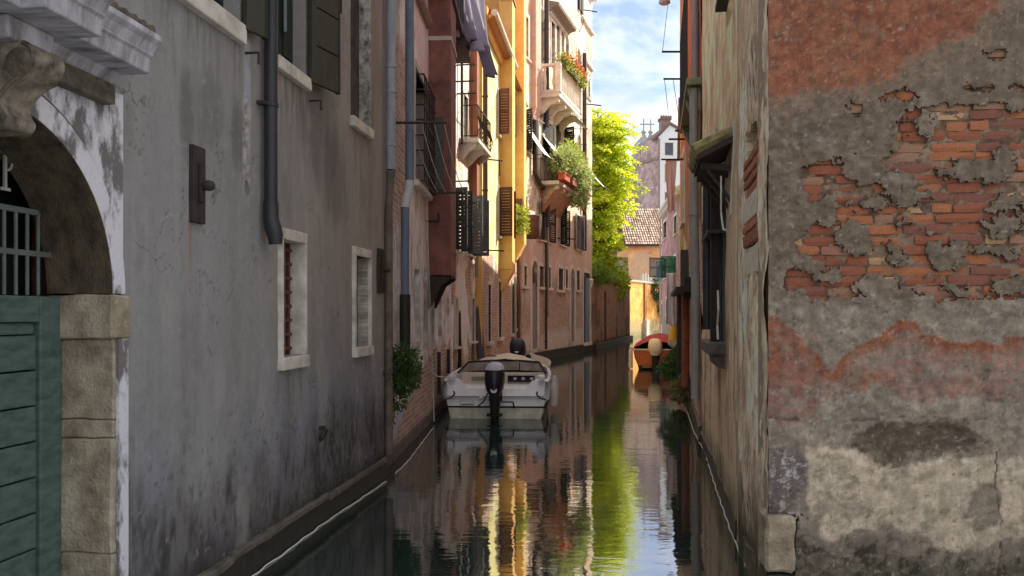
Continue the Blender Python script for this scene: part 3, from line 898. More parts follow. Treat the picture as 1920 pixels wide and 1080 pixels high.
# --- lower windows with white stone frames
WHITE = pmat('white_window_stone', (202, 196, 186), var=.16, scale=5, bump=.25, rough=.75, tint=(150, 142, 130))
def lower_window(Wn, fr, grate):
    u0, u1, z0, z1 = Wn
    w = A.build(MB().box(u0 - fr * .55, u1 + fr * .5, -.03, .27, z1, z1 + .085), 'window', WHITE, bevel=.005)
    A.build(MB().box(u0 - fr * .55, u0, -.03, .27, z0, z1 - .001), 'jamb', WHITE, w, bevel=.004)
    A.build(MB().box(u1, u1 + fr * .5, -.03, .27, z0, z1 - .001), 'jamb', WHITE, w, bevel=.004)
    A.build(MB().box(u0 - fr * .6, u1 + fr * .55, -.05, .27, z0 - .095, z0 - .001), 'sill', WHITE, w, bevel=.006)
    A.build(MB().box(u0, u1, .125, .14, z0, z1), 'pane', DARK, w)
    RU = pmat('rusty_grate', (92, 58, 42), rough=.9, var=.45, scale=22, bump=.5)
    if grate:
        nb = 5
        for i in range(nb):
            x = u0 + (u1 - u0) * (i + .5) / nb
            A.build(MB().box(x - .012, x + .012, .085, .10, z0, z1), 'grate_bar', RU, w)
        for i in range(8):
            z = z0 + (z1 - z0) * (i + .5) / 8
            A.build(MB().box(u0, u1, .083, .102, z - .012, z + .012), 'grate_bar', RU, w)
        A.build(MB().box(u0, u1, .108, .118, z0, z1), 'mesh_screen', pmat('rust_screen', (64, 44, 34), var=.5, scale=30), w)
    else:
        for i in range(3):
            x = u0 + (u1 - u0) * (i + .5) / 3
            A.build(MB().box(x - .012, x + .012, .09, .105, z0, z1), 'grate_bar', IRON, w)
lower_window(W1, .1, True)
lower_window(W2, .1, False)

# --- upper windows
DGREEN = pmat('shutter_dark_green', (34, 46, 42), rough=.55, var=.3, scale=6, tint=(18, 26, 24))
SHBACK = pmat('shutter_olive', (62, 62, 52), rough=.7, var=.3, scale=6, stretch=(4, 4, 1))
def board_shutter(fc, parent, u, z0, z1, w, ang, nb=3, m=None, base_out=.04):
    """a shutter leaf of boards hinged at u, swung out by ang from the wall's right"""
    ax = Vector((math.cos(ang), -math.sin(ang), 0)); ny = Vector((math.sin(ang), math.cos(ang), 0))
    b = Vector((u, -base_out, 0))
    def sl(s0, s1, a0, a1, th, off=0): 
        return MB().obox(b + ax * (s0 + s1) / 2 + ny * off + Vector((0, 0, (a0 + a1) / 2)), ax * (s1 - s0) / 2, ny * th, Vector((0, 0, (a1 - a0) / 2)))
    leaf = fc.build(sl(0, .07, z0, z1, .02), 'shutter', m, parent, bevel=.004)
    zz = z0; hs = (z1 - z0) / nb
    for i in range(nb):
        fc.build(sl(.071, w, z0 + hs * i + .006, z0 + hs * (i + 1) - .006, .016), 'shutter_board', m, parent, bevel=.004)
    fc.build(sl(w + .001, w + .03, z0, z1, .02), 'shutter_edge', DGREEN, parent, bevel=.004)
    fc.build(MB().tube([tuple(b + ax * (w + .03) + Vector((0, 0, z0 + .9))), tuple(b + ax * (w + .07) + Vector((0, 0, z0 + .9))), tuple(b + ax * (w + .07) + Vector((0, 0, z0 + .72)))], .009, 6), 'shutter_latch', IRON, parent)
def upper_window(Wn, sz=.1, closed=True, sw=.42, ang=75, nb=6):
    u0, u1, z0, z1 = Wn
    w = A.build(MB().box(u0 - .04, u1 + .03, -.05, .28, z0 - sz, z0), 'window', WHITE, bevel=.008)
    A.build(MB().box(u0, u1, .2, .22, z0, z1), 'pane', glassmat('window_glass'), w)
    if closed:
        um = u0 + (u1 - u0) * .5
        for (a, b) in ((u0 + .01, um - .005), (um + .005, u1 - .01)):
            A.build(MB().box(a, b, .10, .14, z0 + .01, z1), 'casement', DGREEN, w, bevel=.006)
            A.build(MB().box(a + .07, b - .07, .085, .099, z0 + .12, z1 - .3), 'casement_panel', DGREEN, w, bevel=.006)
        A.build(MB().tube([(um + .05, .07, z0 + .3), (um + .05, .07, z1)], .015, 8), 'closing_bar', pmat('pale_rod', (110, 120, 120), rough=.5), w)
    if sw:
        board_shutter(A, w, u1 + .01, z0 - .03, z1, sw, math.radians(ang), nb, SHBACK)
        A.build(MB().tube([(u1 + .10, 0, z0 - .16), (u1 + .10, -.10, z0 - .16), (u1 + .10, -.10, z0 - .24)], .01, 6), 'shutter_stay', IRON, w)
    return w
upper_window(V1, .13, True, .2, 14)
upper_window(V2, .1, True, .40, 14, 5)
w3 = A.build(MB().box(V3[0] - .03, V3[1] + .06, -.05, .28, V3[2] - .10, V3[2]), 'window', WHITE, bevel=.008)
A.build(MB().box(V3[0], V3[1], .095, .12, V3[2], V3[3]), 'blocked_panel', pmat('blocked_plaster', (70, 62, 55), var=.5, scale=6, tint=(26, 24, 22)), w3)
A.build(MB().box(V3[1] - .004, V3[1] + .07, -.012, .094, V3[2] + .001, V3[3]), 'jamb', pmat('mouldy_jamb', (176, 174, 166), var=.3, scale=11, bump=.4, tint=(26, 25, 24)), w3)
# --- dark rain pipe
DPIPE = pmat('dark_pipe', (46, 48, 52), rough=.5, var=.25, scale=5)
o = .075
pu, pz = A.uz(508, 425, o)
pp = [(pu, -o, 6.0), (pu, -o, pz), (pu, -o - .0, A.z(508, 420, o))]
dp = A.build(MB().tube([(pu, -o, 6.0), (pu, -o, A.z(508, 385, o))], .048, 14), 'drainpipe', DPIPE, smooth=True)
zc_ = A.z(508, 385, o)
A.build(MB().tube([(pu, -o, zc_ + .02), (pu, -o, zc_ - .10), (pu, -o - .015, zc_ - .16), (pu + .005, -o - .03, zc_ - .22), (pu + .01, -o - .03, zc_ - .28)], [.056, .058, .062, .056, .046], 14), 'pipe_shoe', DPIPE, dp, smooth=True)
for zz in (A.z(508, 197, o), A.z(508, 197, o) + 1.6):
    A.build(MB().lathe([(.049, -.015), (.056, -.012), (.056, .012), (.049, .015)], 14, (pu, -o, zz)), 'pipe_collar', DPIPE, dp)
    A.build(MB().box(pu - .1, pu - .04, -.01, -o, zz - .012, zz + .012), 'pipe_bracket', IRON, dp)
# mooring ring and a small iron hook by the waterline
ru, rz = A.uz(600, 815)
hk = A.build(MB().tube([(ru + .12 * math.cos(t) * .5, -.03 - .02 * math.sin(t), rz + .05 * math.sin(t)) for t in np.linspace(0, 6.28, 20)], .011, 6), 'mooring_ring', IRON)
A.build(MB().box(ru - .03, ru + .03, .005, -.04, rz + .04, rz + .075), 'ring_staple', IRON, hk)
# ------------------------------------------------------------------ B: faded pink house with the red wall chimney
B_root = empty('canal_house', (-1.43, 9.55, 0))
tag(B_root, 'narrow faded pink house with red projecting wall chimney, beside the grey house', 'building')
B = Face(B_root, (-1.43, 9.55), (-1.25, 17.5))
def brick_B(U, Z):
    n = fbm(U * 2.5, Z * 2.5, 101, 6, .6)
    m = np.zeros_like(U)
    ua, ub = B.u(737), B.u(764)
    zt, zb = B.z(750, 80), B.z(750, 420)
    m = np.maximum(m, sst(ua - .02, ua + .05, U + .15 * (n - .5)) * sst(ub + .02, ub - .03, U + .25 * (n - .5)) * sst(zb - .2, zb + .2, Z + .6 * (n - .5)) * sst(zt + .1, zt - .2, Z + (n - .5) * .8))
    # bare brick at the foot
    h = np.interp(U, [B.u(735), B.u(768), B.u(790), B.u(812), B.u(840)], [.2, .55, .95, 1.15, 1.2])
    m = np.maximum(m, sst(.04, -.04, Z - h - .5 * (n - .5)))
    return m
def paint_B(U, Z):
    C = plain(B, (200, 194, 192), (184, 176, 174), 110, (110, 96, 90), .6, .2, .7, .6, brick_B)(U, Z)
    up = sst(B.z(790, 395), B.z(790, 330), Z + .4 * (fbm(U * 3, Z * 3, 118) - .5))
    C[..., :3] = mixc(C[..., :3], lin(194, 172, 170), up * .75 * sst(B.u(770), B.u(785), U))
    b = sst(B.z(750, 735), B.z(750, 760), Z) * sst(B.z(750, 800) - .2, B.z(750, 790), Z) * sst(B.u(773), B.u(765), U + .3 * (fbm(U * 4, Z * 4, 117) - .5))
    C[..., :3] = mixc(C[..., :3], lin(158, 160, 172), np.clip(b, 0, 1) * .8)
    wet = sst(.28, .12, Z)
    C[..., 3] *= 1 - wet * .8
    return C
bw = [B.rect(776, 799, 150, 352), B.rect(777, 786, 505, 640), B.rect(794, 800, 505, 640), B.rect(808, 814, 520, 640), B.rect(822, 828, 560, 630), B.rect(838, 842, 560, 625), B.rect(811, 817, 655, 735)]
bw = [list(o) for o in bw]
us, zs = grid_for(bw, 0, B.L, -.5, 7.3, .035, .03)
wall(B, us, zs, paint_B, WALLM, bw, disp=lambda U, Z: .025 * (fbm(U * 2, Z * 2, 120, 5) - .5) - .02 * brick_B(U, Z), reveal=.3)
rear(B, 7.3, 6, front=.34, rise=.8)
# cornice line under the upper storey
B.build(MB().prism([(.02, 0), (-.05, 0), (-.09, .06), (-.10, .10), (.02, .12)], .02, B.u(800), 'yz'), 'cornice', pmat('grey_pink_stone', (140, 124, 118), var=.3), bevel=.004).location.z = B.z(779, 0) + .02
for i, o_ in enumerate(bw):
    B.build(MB().box(o_[0] - .01, o_[1] + .01, .22, .27, o_[2], o_[3]), 'pane', glassmat('window_glass'))
# upper window: frame, iron cage and open shutters
uw = bw[0]
w = B.build(MB().box(uw[0] - .09, uw[0], -.03, .24, uw[2], uw[3]).box(uw[1], uw[1] + .09, -.03, .24, uw[2], uw[3]).box(uw[0] - .09, uw[1] + .09, -.035, .24, uw[3], uw[3] + .1), 'window', pmat('pale_stone', (176, 168, 158), var=.2))
B.build(MB().box(uw[0] - .14, uw[1] + .14, -.09, .2, uw[2] - .08, uw[2] - .001), 'sill', STONE, w, bevel=.006)
for i in range(7):
    x = uw[0] + (uw[1] - uw[0]) * (i + .5) / 7
    B.build(MB().tube([(x, -.14, uw[2]), (x, -.14, uw[3] - .1)], .011, 6), 'grille_bar', IRON, w)
for i in range(8):
    z = uw[2] + (uw[3] - .1 - uw[2]) * i / 7
    B.build(MB().box(uw[0] - .02, uw[1] + .02, -.13, -.15, z - .01, z + .01), 'grille_bar', IRON, w)
    for x in (uw[0] - .01, uw[1] + .01):
        B.build(MB().box(x - .008, x + .008, -.149, 0, z - .009, z + .009), 'grille_bar', IRON, w)
SHG = pmat('shutter_weathered', (74, 78, 76), var=.4, scale=9, stretch=(1, 1, 4))
B.build(MB().box(uw[1] + .10, uw[1] + .14, -.03, -.26, uw[2] + .1, uw[3] - .35), 'shutter', SHG, w)
# lower slit frames
PALE = pmat('pale_stone', (176, 168, 158), var=.2)
for o_ in bw[1:4]:
    B.build(MB().box(o_[0] - .05, o_[1] + .05, -.02, .1, o_[2] - .07, o_[2]), 'sill', PALE)
# rain pipes
PP = pmat('pale_pipe', (136, 142, 150), rough=.6, var=.25, scale=3, stretch=(4, 4, 1))
PB = pmat('blue_grey_pipe', (92, 104, 122), rough=.5, var=.25, scale=3, stretch=(4, 4, 1))
u1 = B.u(733, .1)
p1_ = B.build(MB().tube([(u1, -.1, 7.2), (u1, -.1, B.z(733, 318, .1))], .052, 12), 'drainpipe', PP, smooth=True)
B.build(MB().tube([(u1, -.1, B.z(733, 320, .1)), (u1 + .02, -.08, B.z(733, 365, .1)), (u1 + .04, -.07, B.z(733, 400, .1)), (u1 + .045, -.07, B.z(733, 620, .1)), (u1 + .05, -.07, .25)], [.05, .04, .045, .045, .045], 10), 'pipe_foot', pmat('rusted_pipe', (98, 84, 76), var=.4, scale=8), p1_, smooth=True)
for y_ in (125, 172, 272):
    B.build(MB().lathe([(.053, -.02), (.062, -.016), (.062, .016), (.053, .02)], 12, (u1, -.1, B.z(733, y_, .1))), 'pipe_collar', PP, p1_)
u2 = B.u(768, .14)
p2_ = B.build(MB().tube([(u2, -.14, 7.2), (u2, -.14, B.z(768, 342, .14))], .055, 12), 'drainpipe', PB, smooth=True)
zc = B.z(768, 342, .14)
B.build(MB().tube([(u2, -.14, zc + .02), (u2 - .01, -.13, zc - .12), (u2 - .04, -.10, zc - .2), (u2 - .05, -.09, zc - .32)], [.062, .06, .06, .062], 12), 'pipe_elbow', pmat('white_pipe', (170, 168, 172), rough=.5), p2_, smooth=True)
B.build(MB().tube([(u2 - .05, -.09, zc - .30), (u2 - .05, -.09, B.z(768, 555, .09))], .054, 12), 'pipe_lower', PB, p2_, smooth=True)
zb_ = B.z(768, 555, .09)
B.build(MB().tube([(u2 - .05, -.09, zb_ + .01), (u2 - .05, -.09, .95)], .068, 12), 'pipe_boot', pmat('black_cast_iron', (34, 33, 34), rough=.55, var=.3), p2_, smooth=True)
# red wall chimney
RED = pmat('chimney_red', (132, 84, 72), var=.3, scale=2.6, bump=.6, tint=(88, 58, 54), dist=.008)
cu0 = B.u(803); cw = .95; co = .36
zb_, zl_ = B.z(803, 516), B.z(803, 552)
ch = B.build(MB().box(cu0, cu0 + cw, .02, -co, zb_, 8.3), 'chimney', RED, bevel=.01)
B.build(MB().box(cu0 - .012, cu0 + cw + .012, .02, -co - .015, B.z(803, 76), B.z(803, 76) + .07), 'band', PALE, ch, bevel=.006)
B.build(MB().box(cu0 - .006, cu0 + cw + .006, .02, -co - .008, B.z(803, 472), B.z(803, 472) + .03), 'band', RED, ch)
for s_ in (cu0 + .02, cu0 + cw - .12):
    B.build(MB().prism([(.02, zb_ - .002), (-co, zb_ - .002), (-co, zb_ - .05), (-co * .55, zb_ - .16), (-.03, zl_ - .22), (.02, zl_ - .22)], s_, s_ + .1, 'yz'), 'bracket', pmat('dark_timber', (62, 48, 40), var=.4, scale=10, stretch=(1, 1, .3)), ch, bevel=.006)
B.build(MB().box(cu0 + .02, cu0 + cw - .02, -.02, -co + .02, zb_ - .03, zb_ - .003), 'chimney_base', IRON, ch)
# ventilator basket in front of the chimney
bu, bz = B.uz(812, 410, .1)
bk = B.build(MB().box(bu - .17, bu + .02, 0, -.20, bz - .06, bz - .045), 'vent_basket', IRON)
for i in range(6):
    B.build(MB().box(bu - .17 + i * .035, bu - .155 + i * .035, -.185, -.2, bz - .06, bz + .08), 'basket_bar', IRON, bk)
for i in range(3):
    B.build(MB().box(bu - .172, bu + .022, -.186, -.202, bz - .03 + i * .05, bz - .02 + i * .05), 'basket_bar', IRON, bk)
# thin pale cable down to the water
cp = [B.uz(x, y, .05) for x, y in ((800, 350), (801, 420), (803, 480), (805, 540), (808, 620), (811, 700), (814, 790))]
B.build(MB().tube([(u, -.05, z) for u, z in cp], .012, 6), 'cable', pmat('pale_cable', (176, 172, 164)), smooth=True)
for px_, y0_, y1_ in ((838, 655, 700), (820, 660, 740)):
    B.build(MB().box(B.u(px_) - .02, B.u(px_) + .02, 0, -.06, B.z(px_, y1_), B.z(px_, y0_)), 'iron_strap', IRON)
# small terrace rail above
bt = B.build(MB().box(B.u(800), B.u(845), .3, -.40, 6.9, 7.0), 'terrace_slab', pmat('terrace_timber', (70, 56, 48), var=.3), bevel=.01)
for i in range(9):
    x = B.u(800) + (B.u(845) - B.u(800)) * i / 8
    B.build(MB().box(x - .012, x + .012, -.36, -.385, 7.0, 7.9), 'rail_bar', IRON, bt)
B.build(MB().box(B.u(800), B.u(845), -.35, -.395, 7.9, 7.94), 'rail_top', IRON, bt)

# drying rack: two brackets and four lines by the barred window
dr = empty('drying_rack', B.w(B.u(775), .15, B.z(775, 250)))
tag(dr, 'wall drying rack with thin lines strung between two iron bars beside the red chimney', 'drying rack')
ra = [B.w(B.u(742), .0, B.z(770, 249, .1)), B.w(B.u(742), .62, B.z(770, 249, .1))]
rb = [B.w(B.u(800) - .05, .0, B.z(800, 331, .2)), B.w(B.u(800) - .05, .62, B.z(800, 331, .2))]
base = dr.location
rel = lambda p: tuple(Vector(p) - base)
MB().tube([rel(ra[0]), rel(ra[1])], .016, 8).build('rack_bar', IRON, dr)
MB().tube([rel(rb[0]), rel(rb[1])], .016, 8).build('rack_bar', IRON, dr)
for t in (.3, .5, .75, .95):
    a, b = ra[0].lerp(ra[1], t), rb[0].lerp(rb[1], t)
    MB().tube([rel(a.lerp(b, s) - Vector((0, 0, .1 * math.sin(s * math.pi)))) for s in np.linspace(0, 1, 9)], .006, 5).build('drying_line', pmat('line_cord', (196, 190, 184)), dr)

# ------------------------------------------------------------------ D: cream house
D_root = empty('canal_house', (-1.30, 17.5, 0))
tag(D_root, 'cream peeling sunlit house with small iron balcony between pink and yellow houses', 'building')
D = Face(D_root, (-1.30, 17.5), (-.868, 20.9))
def brick_D(U, Z):
    n = fbm(U * 1.6, Z * 1.6, 201, 6, .6)
    h = np.interp(U, [0, D.u(870), D.u(893)], [3.15, 2.9, 3.2])
    m = sst(.12, -.12, Z - h - 1.1 * (n - .5)) * sst(.36, .5, fbm(U * 2.1, Z * 1.2, 205, 5))
    return np.maximum(m, sst(.66, .72, n) * .8)
pf_D = plain(D, (240, 230, 208), (228, 214, 188), 210, (134, 116, 94), .9, .25, .6, .6, brick_D)
dw = [D.rect(852, 860, 355, 470), D.rect(874, 884, 372, 478), D.rect(868, 876, 180, 262), D.rect(853, 857, 560, 650), D.rect(884, 889, 560, 640)]
us, zs = grid_for(dw, 0, D.L, -.5, 10.6, .06)
wall(D, us, zs, pf_D, WALLFAR, dw, disp=lambda U, Z: .03 * (fbm(U * 2, Z * 2, 220, 5) - .5) - .015 * brick_D(U, Z), reveal=.3)
rear(D, 10.6, 6, front=.34)
BLK = pmat('black_shutter', (30, 33, 36), var=.4, rough=.6)
GRYSH = pmat('grey_shutter', (66, 74, 78), var=.35, rough=.65)
for i, o_ in enumerate(dw[:2]):
    window(D, *o_, frame=.06, shutter='pair', smat=BLK if i == 0 else GRYSH, open_ang=(105, 95), grille=IRON)
window(D, *dw[2], frame=.05, sill=0)
for o_ in dw[3:]: window(D, *o_, frame=.05, sill=.05, lights=0)
# drying bars standing out from the wall
for (px, py, ln) in ((847, 65, .7), (850, 122, .75), (848, 153, .75), (850, 176, .8), (846, 340, .6), (846, 381, .9), (846, 418, .7)):
    u_, z_ = D.uz(px + 6, py)
    D.build(MB().tube([(u_, 0, z_), (u_, -ln * .55, z_)], .018, 6), 'drying_bar', IRON)
pipe(D, 866, 60, 270, .03, pmat('black_pipe', (30, 28, 28), rough=.5), out=.08, collars=False)
# brown flue in front of the wall
FL = pmat('brown_flue', (134, 84, 58), var=.3, scale=4)
fu = D.u(881)
D.build(MB().box(fu, fu + .34, .02, -.17, D.z(881, 445), 10.3), 'flue', FL, bevel=.01)
D.build(MB().prism([(.02, 0), (-.17, 0), (-.02, -.5), (.02, -.5)], fu, fu + .34, 'yz'), 'flue_foot', FL).location.z = D.z(881, 445) - .002
pipe(D, 893.5, 75, 520, .045, pmat('zinc_pipe', (150, 146, 140), rough=.5, var=.2), out=.08)
# little iron balcony on stone brackets
b0, b1 = D.u(862), D.u(890); zf = D.z(874, 272); bo = .42
bal = D.build(MB().box(b0, b1, .02, -bo, zf - .09, zf), 'balcony', STONE, bevel=.012)
for x in (b0 + .12, (b0 + b1) / 2, b1 - .25):
    D.build(MB().prism([(.02, zf - .091), (-bo + .05, zf - .091), (-bo + .07, zf - .16), (-.2, zf - .26), (-.06, zf - .42), (.02, zf - .44)], x, x + .13, 'yz'), 'bracket', STONE, bal, bevel=.008)
zr = zf + .72
for (p, q) in (((b0 + .03, -.02), (b0 + .03, -bo + .03)), ((b0 + .03, -bo + .03), (b1 - .03, -bo + .03)), ((b1 - .03, -bo + .03), (b1 - .03, -.02))):
    for h in (.05, .72):
        D.build(MB().bar((*p, zf + h), (*q, zf + h), .022), 'rail', IRON, bal)
    Lr = math.hypot(q[0] - p[0], q[1] - p[1]); nn = max(3, int(Lr / .14))
    for k in range(nn + 1):
        x = p[0] + (q[0] - p[0]) * k / nn; y = p[1] + (q[1] - p[1]) * k / nn
        bulge = .06 if abs(p[1] - q[1]) < .01 else 0
        D.build(MB().tube([(x, y, zf + .05), (x, y - bulge, zf + .25), (x, y, zf + .5), (x, y, zf + .72)], .009, 5), 'baluster', IRON, bal)

# ------------------------------------------------------------------ E: yellow house
E_root = empty('canal_house', (-.73, 20.9, 0))
tag(E_root, 'bright yellow house with two tall wall chimneys and a roof terrace', 'building')
E = Face(E_root, (-.73, 20.9), (.30, 29.8))
YELLOW = pmat('yellow_plaster', (226, 184, 112), var=.10, scale=2.2, bump=.25, tint=(212, 160, 88))
ybot = lambda U: np.interp(U, [0, E.u(915), E.u(935), E.u(950), E.u(976)], [3.3, 3.45, 3.05, 3.2, 3.6])
def paint_E(U, Z):
    n = fbm(U * 1.6, Z * 1.6, 301, 6, .6)
    C = plain(E, (240, 212, 146), (234, 200, 128), 310, (196, 150, 84), .2, .1, .5, .25)(U, Z)
    low = sst(.06, -.06, Z - ybot(U) - .5 * (n - .5))
    Cl = plain(E, (200, 166, 142), (180, 144, 122), 315, (110, 88, 72), .5, .25, .7, .6)(U, Z)
    C[..., :3] = C[..., :3] * (1 - low[..., None]) + Cl[..., :3] * low[..., None]
    wh = low * sst(.55, .62, fbm(U * 1.1, Z * .9, 322, 5)) * sst(2.0, 3.2, Z)
    C[..., :3] = mixc(C[..., :3], lin(222, 206, 190), wh)
    C[..., 3] = low * (1 - wh) * sst(.16, .3, Z) * .92
    return C
ew = [E.rect(934, 940, 355, 445), E.rect(933, 938, 172, 256), E.rect(914, 919, 535, 640), E.rect(934, 939, 530, 632), E.rect(959, 962, 532, 625), E.rect(966, 969, 538, 615)]
us, zs = grid_for(ew, 0, E.L, -.5, 9.05, .07)
wall(E, us, zs, paint_E, WALLFAR, ew, disp=lambda U, Z: .02 * (fbm(U * 2, Z * 2, 330, 5) - .5), reveal=.3)
E.build(MB().box(.0, .02, .0, .34, -.5, 9.04), 'end_wall', YELLOW)
rear(E, 9.0, 6, front=.34, u0=.0, rise=.02)
BRSH = pmat('red_brown_shutter', (96, 52, 44), var=.3, rough=.6)
window(E, *ew[0], frame=.08, shutter='pair', smat=pmat('dark_brown_shutter', (70, 44, 38), var=.3), open_ang=(100, 100))
window(E, *ew[1], frame=.05, shutter='pair', smat=BRSH, open_ang=(100, 95))
for o_ in ew[2:]: window(E, *o_, frame=.10, sill=.1, lights=0, grille=IRON, fmat=STONE)
# cornice with pale gutter
ur = E.u(948)
E.build(MB().prism([(.05, 9.05), (-.03, 8.86), (-.10, 8.93), (-.12, 9.0), (-.22, 9.06), (-.26, 9.12), (.05, 9.12)], .0, ur, 'yz'), 'cornice', YELLOW)
E.build(MB().tube([(.0, -.30, 9.17), (ur, -.30, 9.17)], .085, 10), 'gutter', pmat('pale_gutter', (206, 194, 176), rough=.5, var=.2), smooth=True)
E.build(MB().prism([(.3, 9.13), (-.32, 9.13), (-.3, 9.24), (.3, 9.40)], .02, ur - .02, 'yz'), 'eave_tiles', pmat('roof_tile', (150, 92, 66), var=.35, scale=9))
# roof terrace posts and timber altana
for (px, y_, ww) in ((905, 17, .42), (922, 32, .30)):
    uu = E.u(px, .05)
    E.build(MB().box(uu, uu + ww, .35, -.16, 9.25, E.z(px, y_, .1)), 'terrace_pier', YELLOW, bevel=.01)
TIMB = pmat('altana_timber', (84, 64, 50), var=.35, scale=6, stretch=(1, 1, .3))
zt = 10.3
al = E.build(MB().box(.2, ur, .5, 4.5, 9.9, 9.98), 'altana_deck', TIMB)
for x in np.linspace(.3, ur - .1, 5):
    E.build(MB().box(x - .05, x + .05, .55, .65, 9.0, 12.2), 'altana_post', TIMB, al)
for z in (10.4, 10.9, 11.4, 12.1):
    E.build(MB().box(.2, ur, .56, .62, z, z + .06), 'altana_rail', TIMB, al)
# wall chimneys
def wall_chimney(px, out, wid, ybase, ztop, ml):
    u0 = E.u(px); zb = E.z(px, ybase, .1)
    c = E.build(MB().box(u0, u0 + wid, .02, -out, zb, ztop), 'chimney', YELLOW, bevel=.012)
    E.build(MB().prism([(.02, zb - .002), (-out, zb - .002), (-out, zb - .04), (-out * .6, zb - .3), (-out * .25, zb - .55), (.02, zb - .62)], u0 + .02, u0 + wid - .02, 'yz'), 'chimney_corbel', YELLOW, c)
    return c, u0
c1, uc1 = wall_chimney(937, .36, .66, 503, 10.7, 0)
E.build(MB().box(uc1 - .04, uc1 + .70, .0, -.40, 10.70, 10.80), 'chimney_cap', pmat('cap_tile', (150, 96, 70), var=.3), c1)
E.build(MB().prism([(-.52, 10.98), (.1, 11.3), (.1, 11.36), (-.54, 11.04)], uc1 - .15, uc1 + .85, 'yz'), 'chimney_hood', pmat('cap_tile', (150, 96, 70), var=.3), c1)
for x in (uc1, uc1 + .6):
    E.build(MB().box(x, x + .06, -.2, -.14, 10.8, 11.2), 'hood_post', IRON, c1)
c2, uc2 = wall_chimney(963, .34, .72, 450, 13.2, 0)
# taller back part of the yellow house
E.build(MB().box(uc1 + .66 + .01, E.L - .01, .06, 5.9, 9.05, 13.0), 'upper_storey', YELLOW)
E.build(MB().box(uc1 + .72, uc2 - .05, -.10, .055, 8.9, 9.04), 'string_course', pmat('pale_gutter', (206, 194, 176), rough=.5, var=.2))
E.build(MB().box(uc2 - .55, uc2 - .05, -.03, -.09, E.z(962, 255), E.z(962, 195)), 'shutter', BRSH)
E.build(MB().box(uc2 - .16, uc2 - .12, -.03, -.3, E.z(964, 440), E.z(964, 375)), 'shutter', BRSH)
# downpipe at the left corner
pipe(E, 910, 92, 468, .06, pmat('brown_pipe', (92, 62, 44), rough=.5, var=.2), out=.08)
for (px, py) in ((905, 298), (908, 469)):
    u_, z_ = E.uz(px, py); E.build(MB().tube([(u_, 0, z_), (u_ + .3, -.45, z_)], .02, 6), 'drying_bar', IRON)
E.build(MB().tube([(E.u(933) , -.05, E.z(933, 302)), (E.u(934), -.05, E.z(934, 330))], .02, 6), 'iron_stay', IRON)
pipe(E, 972, 480, 660, .06, pmat('brown_pipe', (92, 62, 44)), out=.1)
pipe(E, 966, 520, 668, .05, pmat('zinc_pipe', (150, 146, 140)), out=.1)
# ------------------------------------------------------------------ F: peach palace front at the bend
F_root = empty('canal_house', (.32, 29.8, 0))
tag(F_root, 'tall peach pink house at the canal bend with stone balconies and arched windows', 'building')
P = Face(F_root, (.32, 29.8), (3.92, 41.8))
def brick_F(U, Z):
    n = fbm(U * .9, Z * .9, 401, 6, .58)
    m = sst(.1, -.1, Z - 3.2 - 2.2 * (n - .5)) * sst(.1, .3, Z - .9 - .5 * (n - .5))
    g = sst(.47, .53, fbm(U * .5, Z * .35, 405, 5))
    return m * g * .8
def paint_F(U, Z):
    C = plain(P, (228, 204, 182), (212, 176, 152), 410, (150, 124, 106), .3, .2, .75, .6)(U, Z)
    n = fbm(U * 1.1, Z * 1.1, 415, 6, .6)
    C[..., :3] = mixc(C[..., :3], lin(232, 212, 192), sst(.52, .64, fbm(U * .8, Z * .5, 418, 6)) * .7 * sst(5.5, 7, Z))
    low = sst(5.8, 5.0, Z + 1.2 * (n - .5))
    C[..., :3] = mixc(C[..., :3], lin(202, 174, 166), low * .75)
    g = sst(3.4, 2.4, Z + 1.6 * (n - .5))
    C[..., :3] = mixc(C[..., :3], lin(186, 172, 174), g * .8)
    b = sst(1.15, .85, Z + .3 * (n - .5))
    C[..., :3] = mixc(C[..., :3], lin(196, 184, 176), b * .9)
    C[..., :3] = mixc(C[..., :3], lin(146, 126, 118), sst(.56, .68, fbm(U * 1.7, Z * .9, 421, 6, .6)) * sst(4, 3, Z) * .6)
    C[..., :3] = mixc(C[..., :3], lin(38, 40, 34), sst(.34, .22, Z + .1 * (n - .5)))
    C[..., 3] = brick_F(U, Z)
    return C
fw = []
def fr(x0, x1, y0, y1, kind=None):
    r = list(P.rect(x0, x1, y0, y1))
    if kind: r.append(kind)
    fw.append(r); return r
f_tl = fr(981, 990, 30, 108)
f_ar1 = fr(1010, 1019, 18, 130, 'arch')
f_tri = [fr(1033, 1040, 42, 128), fr(1043, 1049, 48, 130), fr(1052, 1057, 54, 132)]
f_ar2 = fr(1060, 1066, 66, 116, 'arch')
f_ar3 = fr(1082, 1088, 92, 140, 'arch')
f_ar4 = fr(1102, 1106, 150, 185, 'arch')
f_m1 = fr(983, 992, 210, 285)
f_a5 = fr(1011, 1018, 202, 228, 'arch')
f_m2 = fr(1016, 1030, 232, 300)
f_m3 = fr(1041, 1052, 222, 320)
f_m4 = fr(1057, 1066, 244, 300)
f_a6 = fr(1083, 1088, 252, 285, 'arch')
f_l1 = fr(1014, 1027, 380, 452)
f_l2 = fr(1050, 1058, 392, 460)
f_l3 = fr(1080, 1088, 404, 468)
f_l0 = fr(983, 988, 368, 425)
f_g0 = fr(982, 987, 500, 536)
f_ga = fr(997, 1008, 489, 655, 'arch')
f_g1 = fr(1011, 1019, 500, 538)
f_g2 = fr(1027, 1032, 502, 540)
f_g3 = fr(1047, 1055, 504, 544)
f_g4 = fr(1060, 1064, 506, 540)
f_gb = fr(1070, 1077, 503, 640, 'arch')
f_g5 = fr(1081, 1086, 508, 544)
f_gd = fr(1094, 1106, 512, 642)
us, zs = grid_for(fw, 0, P.L, -.5, 17.4, .1)
